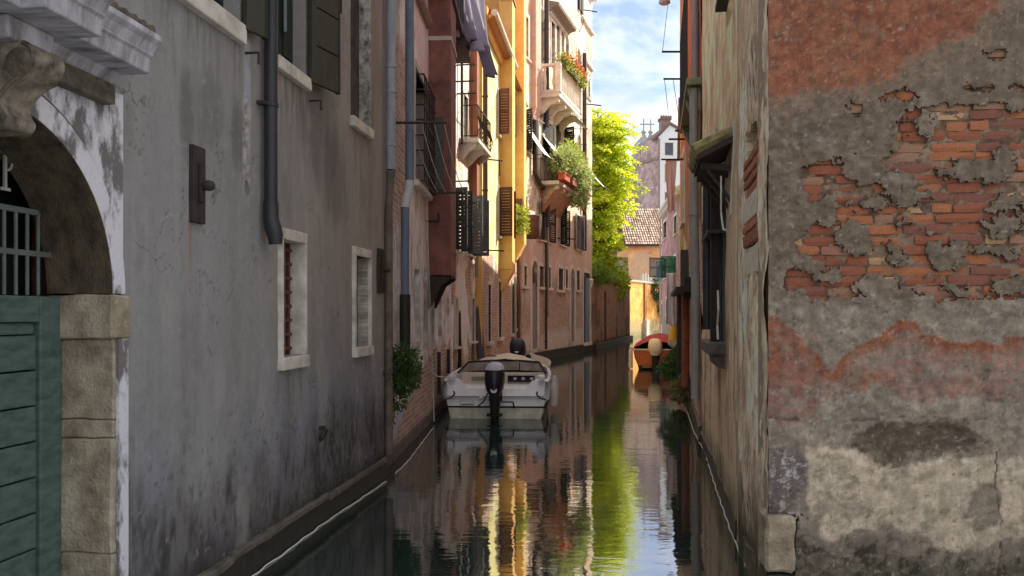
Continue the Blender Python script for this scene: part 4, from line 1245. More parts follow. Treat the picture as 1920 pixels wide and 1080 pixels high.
wall(P, us, zs, paint_F, WALLFAR, fw, disp=lambda U, Z: .03 * (fbm(U * 1.5, Z * 1.5, 430, 5) - .5) - .02 * brick_F(U, Z), reveal=.35, gain=1.25)
rear(P, 17.4, 7, front=.4)
PST = pmat('pink_house_stone', (206, 196, 182), var=.2, scale=4)
GP = glassmat('grey_pane', (120, 122, 124), .2)
window(P, *f_tl, frame=.16, fmat=PST, pane=GP)
window(P, *f_ar1[:4], arch=True, frame=.16, fmat=PST, pane=GP)
for q in f_tri: window(P, *q, frame=.07, fmat=PST, pane=GP, sill=0)
for q in (f_ar2, f_ar3, f_ar4): window(P, *q[:4], arch=True, frame=.14, fmat=PST, pane=GP)
window(P, *f_m1, frame=.1, fmat=PST, shutter='pair', smat=BLK, open_ang=(120, 175))
window(P, *f_a5[:4], arch=True, frame=.1, fmat=PST)
window(P, *f_m2, frame=.1, fmat=PST, shutter='wide', smat=BLK, open_ang=(8, 172), side='left')
window(P, *f_m3, frame=.12, fmat=PST, pane=GP)
window(P, *f_m4, frame=.1, fmat=PST, shutter='pair', smat=BLK, open_ang=(110, 170), sill=0)
window(P, *f_a6[:4], arch=True, frame=.1, fmat=PST)
window(P, *f_l1, frame=.08, fmat=PST, shutter='pair', smat=BLK, open_ang=(165, 165), sillw=.2)
window(P, *f_l2, frame=.08, fmat=PST, shutter='pair', smat=pmat('bottle_green_shutter', (28, 48, 42), var=.3), open_ang=(130, 165), sillw=.2)
window(P, *f_l3, frame=.08, fmat=PST, shutter='pair', smat=pmat('pale_blue_shutter', (150, 154, 164), var=.2), open_ang=(170, 30), sillw=.2)
window(P, *f_l0, frame=.08, fmat=PST, pane=GP)
for q in (f_g0, f_g1, f_g2, f_g3, f_g4, f_g5): window(P, *q, frame=.13, fmat=PST, lights=0, grille=IRON, sill=.1)
GDOOR = pmat('grey_plank_door', (132, 130, 136), var=.25, scale=3, stretch=(6, 6, .5))
BDOOR = pmat('blue_grey_door', (122, 130, 146), var=.25, scale=3, stretch=(6, 6, .5))
for q, m in ((f_ga, GDOOR), (f_gb, GDOOR)):
    r = (q[1] - q[0]) / 2
    window(P, *q[:4], arch=True, frame=.16, fmat=PST, pane=glassmat('window_glass'), lights=0, sill=0, name='doorway')
    P.build(MB().box(q[0] + .01, q[1] - .01, .06, .10, q[2], q[3] - 2 * r), 'door', m)
window(P, *f_gd, frame=.14, fmat=PST, pane=BDOOR, lights=0, sill=.14, name='doorway')
P.build(MB().box((f_gd[0] + f_gd[1]) / 2, f_gd[1] - .01, .02, .08, f_gd[2], f_gd[3] - .25), 'door', BDOOR)
# hood over the triple window
t0, t1 = f_tri[0], f_tri[2]
zt = t0[3] + .22
P.build(MB().prism([(.02, zt), (-.10, zt), (-.16, zt + .1), (-.42, zt + .16), (-.45, zt + .28), (.02, zt + .40)], t0[0] - .5, t1[1] + .55, 'yz'), 'window_hood', pmat('hood_stone', (120, 106, 94), var=.3), bevel=.01)
nd = 14
for k in range(nd):
    x = t0[0] - .35 + (t1[1] - t0[0] + .7) * k / (nd - 1)
    P.build(MB().box(x - .05, x + .05, -.12, .0, zt - .09, zt - .003), 'dentil', PST)
# balconies
def balcony(px0, px1, pyf, out, th, open_slots, name='balcony'):
    u0, u1 = P.u(px0, out), P.u(px1, out); zf = P.z((px0 + px1) / 2, pyf, out)
    b = P.build(MB().box(u0 - .08, u1 + .08, .02, -out - .06, zf - th, zf), name, PST, bevel=.015)
    n_ = 4
    for k in range(n_):
        x = u0 + .1 + (u1 - u0 - .45) * k / (n_ - 1)
        P.build(MB().prism([(.02, zf - th - .002), (-out, zf - th - .002), (-out + .02, zf - th - .14), (-out * .5, zf - th - .24), (-.12, zf - th - .5), (.02, zf - th - .55)], x, x + .22, 'yz'), 'bracket', PST, b, bevel=.012)
    return b, u0, u1, zf
b1, u0, u1, zf = balcony(1047, 1086, 194, .75, .16, True)
hr = 1.05
for (p, q, w_) in (((u0, -.06), (u0, -.75), .1), ((u0, -.75), (u1, -.75), .1), ((u1, -.75), (u1, -.06), .1)):
    P.build(MB().bar((*p, zf + hr), (*q, zf + hr), .16, .10), 'hand_rail', PST, b1, bevel=.01)
    P.build(MB().bar((*p, zf + .06), (*q, zf + .06), .15, .11), 'base_rail', PST, b1, bevel=.01)
    Lr = math.hypot(q[0] - p[0], q[1] - p[1]); nn = max(2, int(Lr / .26))
    for k in range(nn):
        t = (k + .5) / nn; x = p[0] + (q[0] - p[0]) * t; y = p[1] + (q[1] - p[1]) * t
        P.build(MB().lathe([(.04, .115), (.055, .14), (.035, .2), (.075, .38), (.06, .55), (.035, .78), (.05, .9), (.04, .995)], 8, (x, y, zf)), 'baluster', PST, b1, smooth=True)
for (x, y) in ((u0, -.75), (u1, -.75), (u0, -.04), (u1, -.04)):
    P.build(MB().box(x - .11, x + .11, y - .11, y + .11, zf + .002, zf + hr + .07), 'corner_pier', PST, b1, bevel=.012)
BAL1 = (u0, u1, zf, hr)
b2, v0, v1, zg = balcony(1046, 1082, 350, .7, .14, False)
BAL2 = (v0, v1, zg)
for (p, q) in (((v0, -.02), (v0, -.68)), ((v0, -.68), (v1, -.68)), ((v1, -.68), (v1, -.02))):
    for h in (.06, .9): P.build(MB().bar((*p, zg + h), (*q, zg + h), .03), 'rail', IRON, b2)
    Lr = math.hypot(q[0] - p[0], q[1] - p[1]); nn = max(3, int(Lr / .15))
    for k in range(nn + 1):
        x = p[0] + (q[0] - p[0]) * k / nn; y = p[1] + (q[1] - p[1]) * k / nn
        P.build(MB().tube([(x, y, zg), (x, y, zg + .9)], .011, 5), 'baluster', IRON, b2)
P.build(MB().prism([(.02, 0), (-.62, 0), (-.5, -.25), (-.25, -.6), (.02, -.95)], v0 + .1, v1 - .1, 'yz'), 'corbel', pmat('corbel_stone', (178, 140, 112), var=.3), b2, bevel=.02).location.z = zg - .142
# white roller awnings
AW = pmat('awning_canvas', (226, 220, 212), var=.06, rough=.9, bump=.1)
def awning(x0, x1, ytop, drop, out):
    u0, u1 = P.u(x0), P.u(x1); z = P.z((x0 + x1) / 2, ytop)
    nseg = 8; mb = MB()
    for k in range(nseg + 1):
        t = k / nseg
        for x in (u0, u1): mb.v.append((x, -.04 - out * t, z - drop * t - .05 * math.sin(t * 3.14)))
    for k in range(nseg): mb.f.append((2 * k, 2 * k + 1, 2 * k + 3, 2 * k + 2))
    o_ = P.build(mb, 'awning', AW)
    s_ = o_.modifiers.new('thickness', 'SOLIDIFY'); s_.thickness = .012
    P.build(MB().tube([(u0, -.04 - out, z - drop), (u1, -.04 - out, z - drop)], .025, 6), 'awning_bar', IRON, o_)
    P.build(MB().tube([(u0, -.04, z + .02), (u1, -.04, z + .02)], .045, 8), 'awning_roller', PST, o_)
    for x in (u0, u1): P.build(MB().tube([(x, -.04 - out, z - drop), (x, 0, z - drop + .1)], .012, 5), 'awning_arm', IRON, o_)
awning(1040, 1066, 208, .55, .8)
awning(982, 996, 240, 1.1, .75)
awning(1015, 1029, 258, 1.0, .8)
awning(1100, 1109, 320, .9, .8)
# flues and rain pipes
FLP = pmat('terracotta_flue', (186, 148, 130), var=.2, scale=4)
ub = P.u(995)
P.build(MB().box(ub, ub + .75, .02, -.2, P.z(999, 205), 17.2), 'flue', FLP, bevel=.015)
P.build(MB().prism([(.02, 0), (-.2, 0), (-.02, -.55), (.02, -.55)], ub, ub + .75, 'yz'), 'flue_foot', FLP).location.z = P.z(999, 205) - .003
DKP = pmat('dark_brown_pipe', (66, 50, 46), rough=.5, var=.3)
pipe(P, 1025, -60, 238, .1, DKP, out=.14)
pipe(P, 1096, 100, 470, .1, DKP, out=.14)
pipe(P, 1024, 455, 655, .05, DKP, out=.1)
pipe(P, 1028, 420, 595, .035, pmat('zinc_pipe', (150, 146, 140)), out=.12, collars=False)
pu0, pz0 = P.uz(1003, 270, .12)
P.build(MB().tube([(pu0, -.12, P.z(1003, 225, .12)), (pu0, -.12, P.z(1003, 325, .12)), (P.u(1012, .12), -.12, P.z(1012, 345, .12)), (P.u(1027, .12), -.12, P.z(1027, 362, .12)), (P.u(1027, .12), -.12, P.z(1027, 425, .12))], .09, 8), 'drainpipe', DKP, smooth=True)
pu0 = P.u(1008, .1)
P.build(MB().tube([(pu0, -.1, P.z(1008, 225, .1)), (pu0, -.1, P.z(1008, 330, .1)), (P.u(1013, .1), -.1, P.z(1013, 350, .1))], .06, 8), 'drainpipe', pmat('zinc_pipe', (150, 146, 140)), smooth=True)
for (px, py) in ((1100, 195), (1092, 18), (1045, 447)):
    u_, z_ = P.uz(px, py); P.build(MB().tube([(u_, 0, z_), (u_ + .5, -.6, z_)], .03, 6), 'drying_bar', IRON)
P.build(MB().tube([(P.u(1092), -.12, P.z(1092, 35)), (P.u(1085), -.03, P.z(1085, 60))], .02, 5), 'iron_stay', IRON)
# stone string and eaves
P.build(MB().prism([(.02, 0), (-.25, .02), (-.35, .2), (-.4, .34), (.02, .4)], .02, P.L - .02, 'yz'), 'eaves', PST, bevel=.01).location.z = 17.05
P.build(MB().box(P.u(1097), P.L - .02, -.12, .02, P.z(1103, 125), P.z(1103, 125) + .12), 'string_course', PST, bevel=.01)
for (xa, xb) in ((1083.5, 1086.5), (1088, 1091)):
    P.build(MB().box(P.u(xa), P.u(xb), -.09, -.03, P.z(1087, 22), 17.0), 'shutter', pmat('shutter_green', (36, 52, 46), var=.35))
P.build(MB().box(P.u(1090), P.L - .02, -.14, .02, P.z(1100, 52), P.z(1100, 52) + .14), 'string_course', PST, bevel=.01)
P.build(MB().box(.05, P.L - .03, -.06, .05, -.5, .36), 'plinth', pmat('wet_plinth', (46, 46, 40)))
# wall lamps
for (px, py) in ((1060, 262), (1096, 531)):
    u_, z_ = P.uz(px, py)
    lm = P.build(MB().tube([(u_, 0, z_ + .25), (u_, -.3, z_ + .3), (u_, -.3, z_ + .18)], .02, 6), 'wall_lamp', IRON)
    P.build(MB().lathe([(.05, -.2), (.12, .12), (.15, .16), (.03, .22)], 8, (u_, -.3, z_)), 'lamp_shade', pmat('lamp_glass', (206, 204, 196), rough=.3), lm)

# ------------------------------------------------------------------ garden wall of brick
G_root = empty('garden_wall', (3.94, 41.9, 0))
G_root['kind'] = 'thing'; tag(G_root, 'old brick garden wall with ivy along its top beyond the peach house', 'wall')
G = Face(G_root, (3.94, 41.9), (8.12, 58.8))
def paint_G(U, Z):
    C = plain(G, (120, 92, 76), (98, 78, 68), 510, (58, 48, 42), .8, .3, .6, .8)(U, Z)
    n = fbm(U * .8, Z * .8, 515, 6, .6)
    C[..., 3] = sst(.36, .5, n) * sst(.3, .5, Z)
    C[..., :3] = mixc(C[..., :3], lin(70, 72, 44), sst(3.0, 3.5, Z + .7 * (n - .5)) * .7)
    return C
WALLG = wallmat('garden_brick', fine=30, dist=.015, brick_scale=1.2, bcol=((150, 112, 96), (184, 142, 122), (176, 162, 148)))
us, zs = grid_for([], 0, G.L, -.5, 3.55, .12)
wall(G, us, zs, paint_G, WALLG, [], disp=lambda U, Z: .04 * (fbm(U, Z, 520, 5) - .5))
G.build(MB().box(0.0, G.L, .05, .5, -.5, 3.5), 'wall_core', pmat('brick_plain', (120, 78, 60), var=.3))
G.build(MB().box(-.02, G.L + .03, -.06, .52, 3.551, 3.66), 'coping', pmat('mossy_coping', (96, 92, 70), var=.4, scale=3), bevel=.02)
G.build(MB().box(.05, G.L + .05, -.22, .04, -.5, .30), 'plinth', pmat('wet_plinth', (46, 46, 40)), bevel=.02)
G.build(MB().box(G.u(1134) - .2, G.u(1134) + .2, -.07, .02, .31, 3.0), 'buttress', pmat('brick_dark', (92, 62, 50), var=.3))
# ------------------------------------------------------------------ far end of the canal
# orange garden wall closing the view
O_root = empty('garden_wall', (9.2, 68, 0))
O_root['kind'] = 'thing'; tag(O_root, 'bright orange plastered garden wall closing the end of the canal', 'wall')
OW = Face(O_root, (9.0, 67.6), (15.4, 81.0))
def paint_O(U, Z):
    C = plain(OW, (226, 156, 84), (216, 140, 70), 610, (150, 104, 70), .6, .3, .6, .4)(U, Z)
    n = fbm(U * 1.2, Z * 1.2, 615, 6)
    C[..., :3] = mixc(C[..., :3], lin(132, 128, 96), sst(1.5, .9, Z + .8 * (n - .5)) * .8)
    return C
us, zs = grid_for([], 0, OW.L, -.5, 4.4, .15)
wall(OW, us, zs, paint_O, WALLFAR, [])
OW.build(MB().box(0, OW.L, .03, .5, -.5, 4.39), 'wall_core', pmat('orange_core', (220, 150, 84)))
OW.build(MB().box(-.05, OW.L + .05, -.1, .55, 4.4, 4.55), 'coping', pmat('pale_stone', (176, 168, 158)))
xp = OW.u(1209)
OW.build(MB().box(xp - .35, xp + .15, -.14, .02, 1.0, 4.39), 'pilaster', pmat('brown_pilaster', (150, 104, 66), var=.2))
OW.build(MB().box(xp - .45, xp + .35, -.3, .02, -.4, 1.3), 'pilaster_foot', pmat('pale_stone', (176, 168, 158)))
for k in range(9):
    x = OW.u(1208) + k * .8
    if x < OW.L - .1:
        OW.build(MB().box(x - .09, x + .09, .1, .3, 4.551, 5.15 + .12 * (k % 2)), 'merlon', pmat('pale_stone', (176, 168, 158)))

# orange house with the tiled roof
Y0 = 84.0
I_root = empty('orange_house', (at(1150, 600, Y0).x, Y0, 0))
tag(I_root, 'low orange house with big tiled roof behind the orange garden wall', 'building')
IF = Face(I_root, (at(1178, 600, Y0).x, Y0), (at(1262, 600, Y0).x, Y0))
zE, zR = IF.z(1210, 459), 0
def paint_I(U, Z):
    C = plain(IF, (226, 150, 106), (214, 136, 92), 620, (150, 110, 86), .2, .1, .6, .3)(U, Z)
    cu, cz = IF.uz(1206, 520)
    d = ((U - cu) / 1.7) ** 2 + ((Z - cz) / 2.6) ** 2
    C[..., :3] = mixc(C[..., :3], lin(176, 150, 122), sst(1.1, .7, d + .5 * (fbm(U, Z, 630) - .5)) * .9)
    return C
us, zs = grid_for([], 0, IF.L, -.5, zE, .2)
wall(IF, us, zs, paint_I, WALLFAR, [])
w = window(IF, *IF.rect(1236, 1240, 490, 513), frame=.15, fmat=PST, sill=.1)
IF.build(MB().box(.01, IF.L - .01, .04, 9, -.5, zE - .02), 'rear_wall', pmat('orange_core', (220, 150, 84)))
run, rise = 7.0, 4.4
x0r, x1r = -.3, IF.L + .2
rb = IF.build(MB().add([(x0r, -.4, zE - .05), (x1r, -.4, zE - .05), (x1r, run, zE - .05 + rise), (x0r, run, zE - .05 + rise), (x0r, run * 2, zE), (x1r, run * 2, zE)], [(0, 1, 2, 3), (3, 2, 5, 4)]), 'roof', pmat('roof_under', (96, 70, 56), var=.3))
TILES = [pmat('tile_pale', (216, 196, 176), var=.2, scale=3), pmat('tile_rose', (196, 166, 146), var=.25, scale=3), pmat('tile_brown', (164, 132, 112), var=.3, scale=3)]
nx = int((x1r - x0r) / .24); sl = math.hypot(run + .4, rise); ns = 15
dv = Vector((0, run + .4, rise)).normalized(); nv = Vector((0, -dv.z, dv.y))
tile_meshes = []
for m in TILES:
    mb = MB()
    ring = lambda t, r, lift: [tuple(Vector((math.cos(a) * r, 0, 0)) + nv * (math.sin(a) * r + lift) + dv * t) for a in np.linspace(0, math.pi, 5)]
    mb.loft([ring(0, .095, .05), ring(sl / ns * 1.08, .075, .01)], closed=False)
    me = bpy.data.meshes.new('roof_tile'); me.from_pydata(mb.v, [], mb.f); me.materials.append(m); tile_meshes.append(me)
cnt = 0
stuffv = [MB() for _ in TILES]
for i in range(nx):
    for j in range(ns):
        k_ = RNG.randrange(3)
        p = Vector((x0r + .12 + i * .24 + RNG.uniform(-.012, .012), -.4, zE - .05)) + dv * (sl * j / ns)
        if cnt < 290 and i % 1 == 0 and j < 8:
            t_ = bpy.data.objects.new('roof_tile', tile_meshes[k_]); COL.objects.link(t_); t_.parent = rb; t_.location = p; cnt += 1
        else:
            me = tile_meshes[k_]
            stuffv[k_].add([tuple(v.co + p) for v in me.vertices], [tuple(f.vertices) for f in me.polygons])
for q, m in zip(stuffv, TILES):
    if q.v: tag(q.build('roof_tiles', m, rb, fix=False), kind='stuff')
IF.build(MB().tube([(x0r, -.42, zE - .1), (x1r, -.42, zE - .1)], .08, 8), 'gutter', DKP)
# grey side wing left of it
IF.build(MB().box(-1.6, -.02, .5, 6, -.4, zE - 1.2), 'side_wing', pmat('grey_mauve_plaster', (140, 120, 112), var=.25, scale=1.0))

# mauve house on the right bank
J_root = empty('mauve_house', (10.27, 52, 0))
tag(J_root, 'mauve house with green shutters on the right bank beyond the red building', 'building')
J = Face(J_root, (11.6, 66.0), (10.27, 52.0))
jw = [J.rect(1244, 1250, 416, 448), J.rect(1244, 1250, 486, 522), J.rect(1263, 1268, 482, 520), J.rect(1264, 1269, 405, 440), J.rect(1249, 1253, 560, 590), J.rect(1259, 1262, 575, 625)]
def paint_J(U, Z):
    C = plain(J, (160, 120, 116), (146, 108, 106), 640, (100, 84, 78), .6, .3, .6, .5)(U, Z)
    C[..., :3] = mixc(C[..., :3], lin(126, 116, 104), sst(3.0, 2.4, Z + .8 * (fbm(U * 2, Z, 645) - .5)) * .9)
    return C
us, zs = grid_for(jw, 0, J.L, -.5, 9.5, .2)
wall(J, us, zs, paint_J, WALLFAR, jw, reveal=.3)
rear(J, 9.5, 8, front=.34, rise=.25)
GRS = pmat('bright_green_shutter', (38, 96, 72), var=.25); BLS = pmat('teal_shutter', (62, 100, 108), var=.25)
window(J, *jw[0], frame=.18, fmat=PST); window(J, *jw[1], frame=.18, fmat=PST, shutter='pair', smat=BLS, open_ang=(165, 120))
window(J, *jw[2], frame=.18, fmat=PST, shutter='pair', smat=GRS, open_ang=(165, 90)); window(J, *jw[3], frame=.18, fmat=PST)
for q in jw[4:]: window(J, *q, frame=.15, fmat=PST, lights=0)
J.build(MB().prism([(.02, 0), (-.12, .02), (-.2, .16), (-.35, .2), (-.38, .32), (.02, .4)], -.05, J.L, 'yz'), 'cornice', PST).location.z = 9.25
for k in range(40):
    x = .15 + k * .35
    J.build(MB().box(x, x + .14, -.26, .0, 9.1, 9.247), 'cornice_block', PST)
J.build(MB().tube([(J.u(1240.5), -.1, 9.2), (J.u(1240.5), -.1, .2)], .07, 8), 'drainpipe', pmat('zinc_pipe', (150, 146, 140)))
# end wall of that house facing us
J2 = Face(J_root, (10.27, 52.0), (18.0, 51.4))
J2.build(MB().box(.02, 7.5, .0, .3, -.5, 9.45), 'end_wall', pmat('mauve_plaster', (156, 118, 114), var=.2, scale=1.5))

# hidden right-bank houses that shade the canal
def bank_house(p0, p1, h, base, label, seed):
    r = empty('canal_house', (p1[0], p1[1], 0)); tag(r, label, 'building')
    fc = Face(r, p0, p1)
    us, zs = grid_for([], 0, fc.L, -.5, h, .3)
    wall(fc, us, zs, plain(fc, base, tuple(int(c * .9) for c in base), seed), WALLFAR, [])
    rear(fc, h, 8, front=.1)
    for k in range(int(fc.L / 2.6)):
        for zz in (3.6, 6.6):
            if zz + 1.6 < h: window(fc, 1 + k * 2.6, 1.9 + k * 2.6, zz, zz + 1.5, frame=.12, proud=.06, depth=.09, lights=0)
    return fc
bank_house((7.35, 36.2), (4.75, 22.6), 8.5, (178, 140, 116), 'plain low house hidden behind the red corner building', 650)
bank_house((10.24, 51.5), (7.36, 36.3), 11.0, (186, 160, 132), 'plain tall house hidden between red building and mauve house', 655)

# tall white house with chimney, far off
YK = 105.0
K_root = empty('tall_house', (at(1235, 600, YK).x, YK, 0))
tag(K_root, 'tall white gabled house with square chimney rising far behind the tiled roof', 'building')
K1 = Face(K_root, (at(1193, 600, 109).x, 109.0), (at(1235, 600, YK).x, YK))
K2 = Face(K_root, (at(1235, 600, YK).x, YK), (at(1300, 600, YK).x, YK + .5))
z1, z0k = K2.z(1235, 252), 0
us, zs = grid_for([], 0, K1.L, 4, z1 - .4, .3)
wall(K1, us, zs, plain(K1, (160, 138, 134), (148, 128, 126), 660, (112, 98, 96)), WALLFAR, [])
K1.build(MB().box(.0, K1.L, -.18, .02, K1.z(1215, 304), K1.z(1215, 304) + .35), 'string_course', pmat('grey_mauve_plaster', (140, 120, 112)))
window(K1, *K1.rect(1199, 1203, 278, 294), frame=.1, proud=.05, depth=.06, lights=0)
kw = [K2.rect(1247, 1262, 268, 291), K2.rect(1247, 1262, 309, 341), K2.rect(1247, 1262, 361, 392)]
us, zs = grid_for(kw, 0, K2.L, 4, z1 - .4, .3)
wall(K2, us, zs, plain(K2, (236, 236, 238), (230, 230, 232), 665, (200, 198, 196), patch=.3, grime=.15), WALLFAR, kw, gain=2.0)
for q in kw: window(K2, *q, frame=.12, fmat=PST, pane=glassmat('blue_pane', (70, 82, 96), .1))
u_pk = K2.u(1256)
K2.build(MB().prism([(-.1, z1 - .4), (u_pk, z1 + 1.2), (K2.L, z1 - .4)], .0, .3, 'xz'), 'gable', pmat('white_plaster', (236, 236, 238), var=.06))
K2.build(MB().box(.05, K2.L, .3, 9, 2, z1 - .42), 'rear_wall', pmat('white_plaster', (226, 224, 222)))
K2.build(MB().prism([(-.5, z1 - .55), (u_pk, z1 + 1.25), (K2.L + .3, z1 - .5), (K2.L + .3, z1 - .25), (u_pk, z1 + 1.55), (-.5, z1 - .25)], -.25, 9, 'xz'), 'roof', pmat('roof_dark_tile', (120, 92, 80), var=.3))
K2.build(MB().box(-.06, .14, -.08, .0, 4, z1 - .5), 'corner_quoin', pmat('grey_mauve_plaster', (140, 120, 112)))
ck = K2.build(MB().box(K2.u(1244), K2.u(1261), .8, 2.0, z1, K2.z(1252, 222)), 'chimney', pmat('grey_mauve_plaster', (140, 120, 112)))
K2.build(MB().box(K2.u(1242.5), K2.u(1262.5), .65, 2.15, K2.z(1252, 222), K2.z(1252, 217)), 'chimney_cap', pmat('roof_dark_tile', (120, 92, 80)), ck)
for k in range(5):
    x = K2.u(1243.5) + (K2.u(1261) - K2.u(1243.5)) * k / 4
    K2.build(MB().box(x - .1, x + .1, .66, .9, K2.z(1252, 217), K2.z(1252, 214)), 'cap_tile', pmat('roof_dark_tile', (120, 92, 80)), ck)
K1.build(MB().box(-9, -.05, 1.2, 8, 2, z1 - 2.6), 'rear_wing', pmat('grey_mauve_plaster', (150, 132, 128)))

# belfry tops of a church beyond
for (px, ytop, lab) in ((1207, 222, 'slim dark church finial with cross, left of the pair beyond the mauve roof'), (1220, 224, 'church finial with ornate cross, right of the pair beyond the mauve roof')):
    Yc = 150.0; base = at(px, 275, Yc); s = Yc / F
    r = empty('church_finial', base); tag(r, lab, 'church finial', 'pair of church finials')
    LD = pmat('lead_grey', (150, 150, 152), var=.2)
    MB().lathe([(2.2, -8), (2.0, 0), (1.0, 2 * s * 6), (.5, 18 * s), (.28, 24 * s), (.5, 27 * s), (.3, 30 * s), (.1, 32 * s)], 10).build('dome', LD, r, smooth=True)
    MB().box(-.09, .09, -.09, .09, 31 * s, (275 - ytop) * s).build('cross_post', LD, r)
    MB().box(-7 * s, 7 * s, -.08, .08, 41 * s, 43 * s).build('cross_arm', LD, r)

# ------------------------------------------------------------------ the bright tree behind the garden wall
def make_tree():
    base = Vector((5.25, 51.5, .6))
    r = empty('tree', base); tag(r, 'bright yellow green feathery tree behind the brick garden wall', 'tree')
    rng = random.Random(31); nr = np.random.default_rng(31)
    bark = pmat('tree_bark', (86, 70, 56), var=.4, scale=8, bump=.8, dist=.02)
    MB().tube([(0, 0, -1.2), (.05, .1, 1.5), (-.1, .05, 3), (.1, 0, 4.6), (.0, .1, 7.5), (.05, 0, 11.6)], [.3, .24, .2, .17, .1, .04], 10).build('trunk', bark, r, smooth=True)
    P_, D_, C_ = [], [], []
    limbs = MB(); twigs = MB()
    nfr = 560
    for i in range(nfr):
        t = rng.random() ** .8
        h = 2.2 + 10.4 * t                                  # where the frond leaves the crown's middle
        a = rng.uniform(0, 2 * math.pi)
        spread = 2.05 * math.sin(math.pi * min(1, .16 + .80 * (1 - t) ** .8)) + .35
        spread *= rng.uniform(.45, 1.1)
        root = Vector((rng.uniform(-.4, .4), rng.uniform(-.4, .4), h))
        dirv = Vector((math.cos(a), math.sin(a), rng.uniform(.25, .75)))
        tip = root + Vector((math.cos(a) * spread, math.sin(a) * spread, spread * rng.uniform(.2, .75)))
        pts = []
        for k in range(9):
            s = k / 8
            p = root.lerp(tip, s) + Vector((0, 0, .45 * math.sin(s * math.pi) * spread * .35 - .35 * s * s * s * spread * .5))
            pts.append(p)
        if i % 2 == 0: limbs.tube([tuple(p) for p in pts], [max(.012, .05 * (1 - .1 * k)) for k in range(9)], 5)
        tone = rng.uniform(.05, 1)
        for k in range(2, 9):
            p = pts[k]; tng = (pts[k] - pts[k - 1]).normalized()
            side = tng.cross(Vector((0, 0, 1)));
            if side.length < .1: side = Vector((1, 0, 0))
            side.normalize()
            for sd in (-1, 1):
                ln = .34 * (1 - .45 * abs(k - 4) / 5)
                e = p + (side * sd * .8 + tng * .55 + Vector((0, 0, rng.uniform(-.25, .2)))).normalized() * ln * rng.uniform(.7, 1.35)
                for q in range(8):
                    w = q / 7
                    x = p.lerp(e, w) + Vector((rng.gauss(0, .03), rng.gauss(0, .03), rng.gauss(0, .03)))
                    P_.append(tuple(x)); dd = (e - p).normalized() + Vector((rng.gauss(0, .5), rng.gauss(0, .5), rng.gauss(0, .3)))
                    D_.append(tuple(dd)); C_.append(tone)
    limbs.build('limbs', bark, r, smooth=True)
    leaves('crown', P_, D_, .185, leafmat('tree_leaf', (158, 186, 22), (248, 250, 80), .66), r, 32, C_, aspect=.42, droop=.15)
    return len(P_)
make_tree()

def bush(name, label, cat, base, blobs, nleaf, size, mat, seed, stems=True, group=None, dens=1.0):
    """leafy plant: blobs = [(dx,dy,dz,rx,ry,rz)]"""
    r = empty(name, base); tag(r, label, cat, group)
    rng = np.random.default_rng(seed); P_, D_ = [], []
    vol = np.array([b[3] * b[4] * b[5] for b in blobs]); vol = vol / vol.sum()
    sm = MB()
    for b, v in zip(blobs, vol):
        n_ = int(nleaf * v) + 20
        q = rng.normal(0, 1, (n_, 3)); q /= np.linalg.norm(q, axis=1)[:, None]
        rad = rng.uniform(.25, 1.12, n_) ** .6
        f_ = .75 + .5 * fbm(q[:, 0] * 2 + b[0] * 9, q[:, 2] * 2 + b[2] * 9, seed, 3)
        pt = np.array(b[:3]) + q * (rad * f_)[:, None] * np.array(b[3:])
        P_.append(pt); D_.append(q)
        for _ in range(5):
            e = pt[rng.integers(n_)]
            m_ = (np.array([0, 0, 0]) + e) / 2 + rng.normal(0, .04, 3)
            sm.tube([(0, 0, 0), tuple(m_), tuple(e)], [.014, .009, .004], 4)
    leaves('foliage', np.concatenate(P_), np.concatenate(D_), size, mat, r, seed)
    if stems: sm.build('stem', pmat('stem_brown', (78, 66, 48)), r)
    return r
LG = leafmat('leaf_mid_green', (48, 78, 34), (92, 122, 52), .35)
LD_ = leafmat('leaf_dark_green', (38, 60, 30), (70, 96, 44), .3)
LGG = leafmat('leaf_grey_green', (136, 156, 88), (192, 202, 128), .45)
LY = leafmat('leaf_yellow_green', (120, 146, 44), (190, 196, 76), .45)
# ivy on the garden wall's coping and behind it
def gw(px, py, out): 
    u, z = G.uz(px, py, out); return G.w(u, out, z)
bush('ivy', 'green ivy on top of the brick garden wall below the bright tree', 'ivy', gw(1128, 520, .1),
     [(0, 0, .15, .5, 1.0, .4), (.8, 3, .1, .4, 1.2, .22), (-.3, -1.4, .2, .5, 1.0, .5)], 2600, .15, leafmat('leaf_ivy', (96, 124, 36), (150, 172, 56), .45), 41)
bush('garden_shrub', 'olive green shrub filling the garden under the bright tree', 'shrub', Vector((5.9, 52.6, 3.5)),
     [(0, 0, .4, 1.2, 1.5, 1.2), (-1.3, -2, .8, 1.0, 1.3, 1.4), (.9, 1.5, .2, .7, 1.3, .8)], 7000, .17, leafmat('leaf_olive', (124, 152, 30), (200, 212, 62), .55), 43)
bush('climbing_plant', 'dark climbing plant spilling over the orange garden wall', 'climbing plant', OW.w(OW.u(1229), .3, 4.0),
     [(0, 0, 0, .9, 1.6, .9), (.5, .8, -1.2, .6, 1.3, 1.3), (.9, 1.6, -2.4, .5, .9, 1.0), (-.3, -.8, -.3, .5, .9, .7)], 4200, .2, LD_, 44)
# ------------------------------------------------------------------ right bank: line of the water front
RX = lambda Y: .659 + .167 * Y
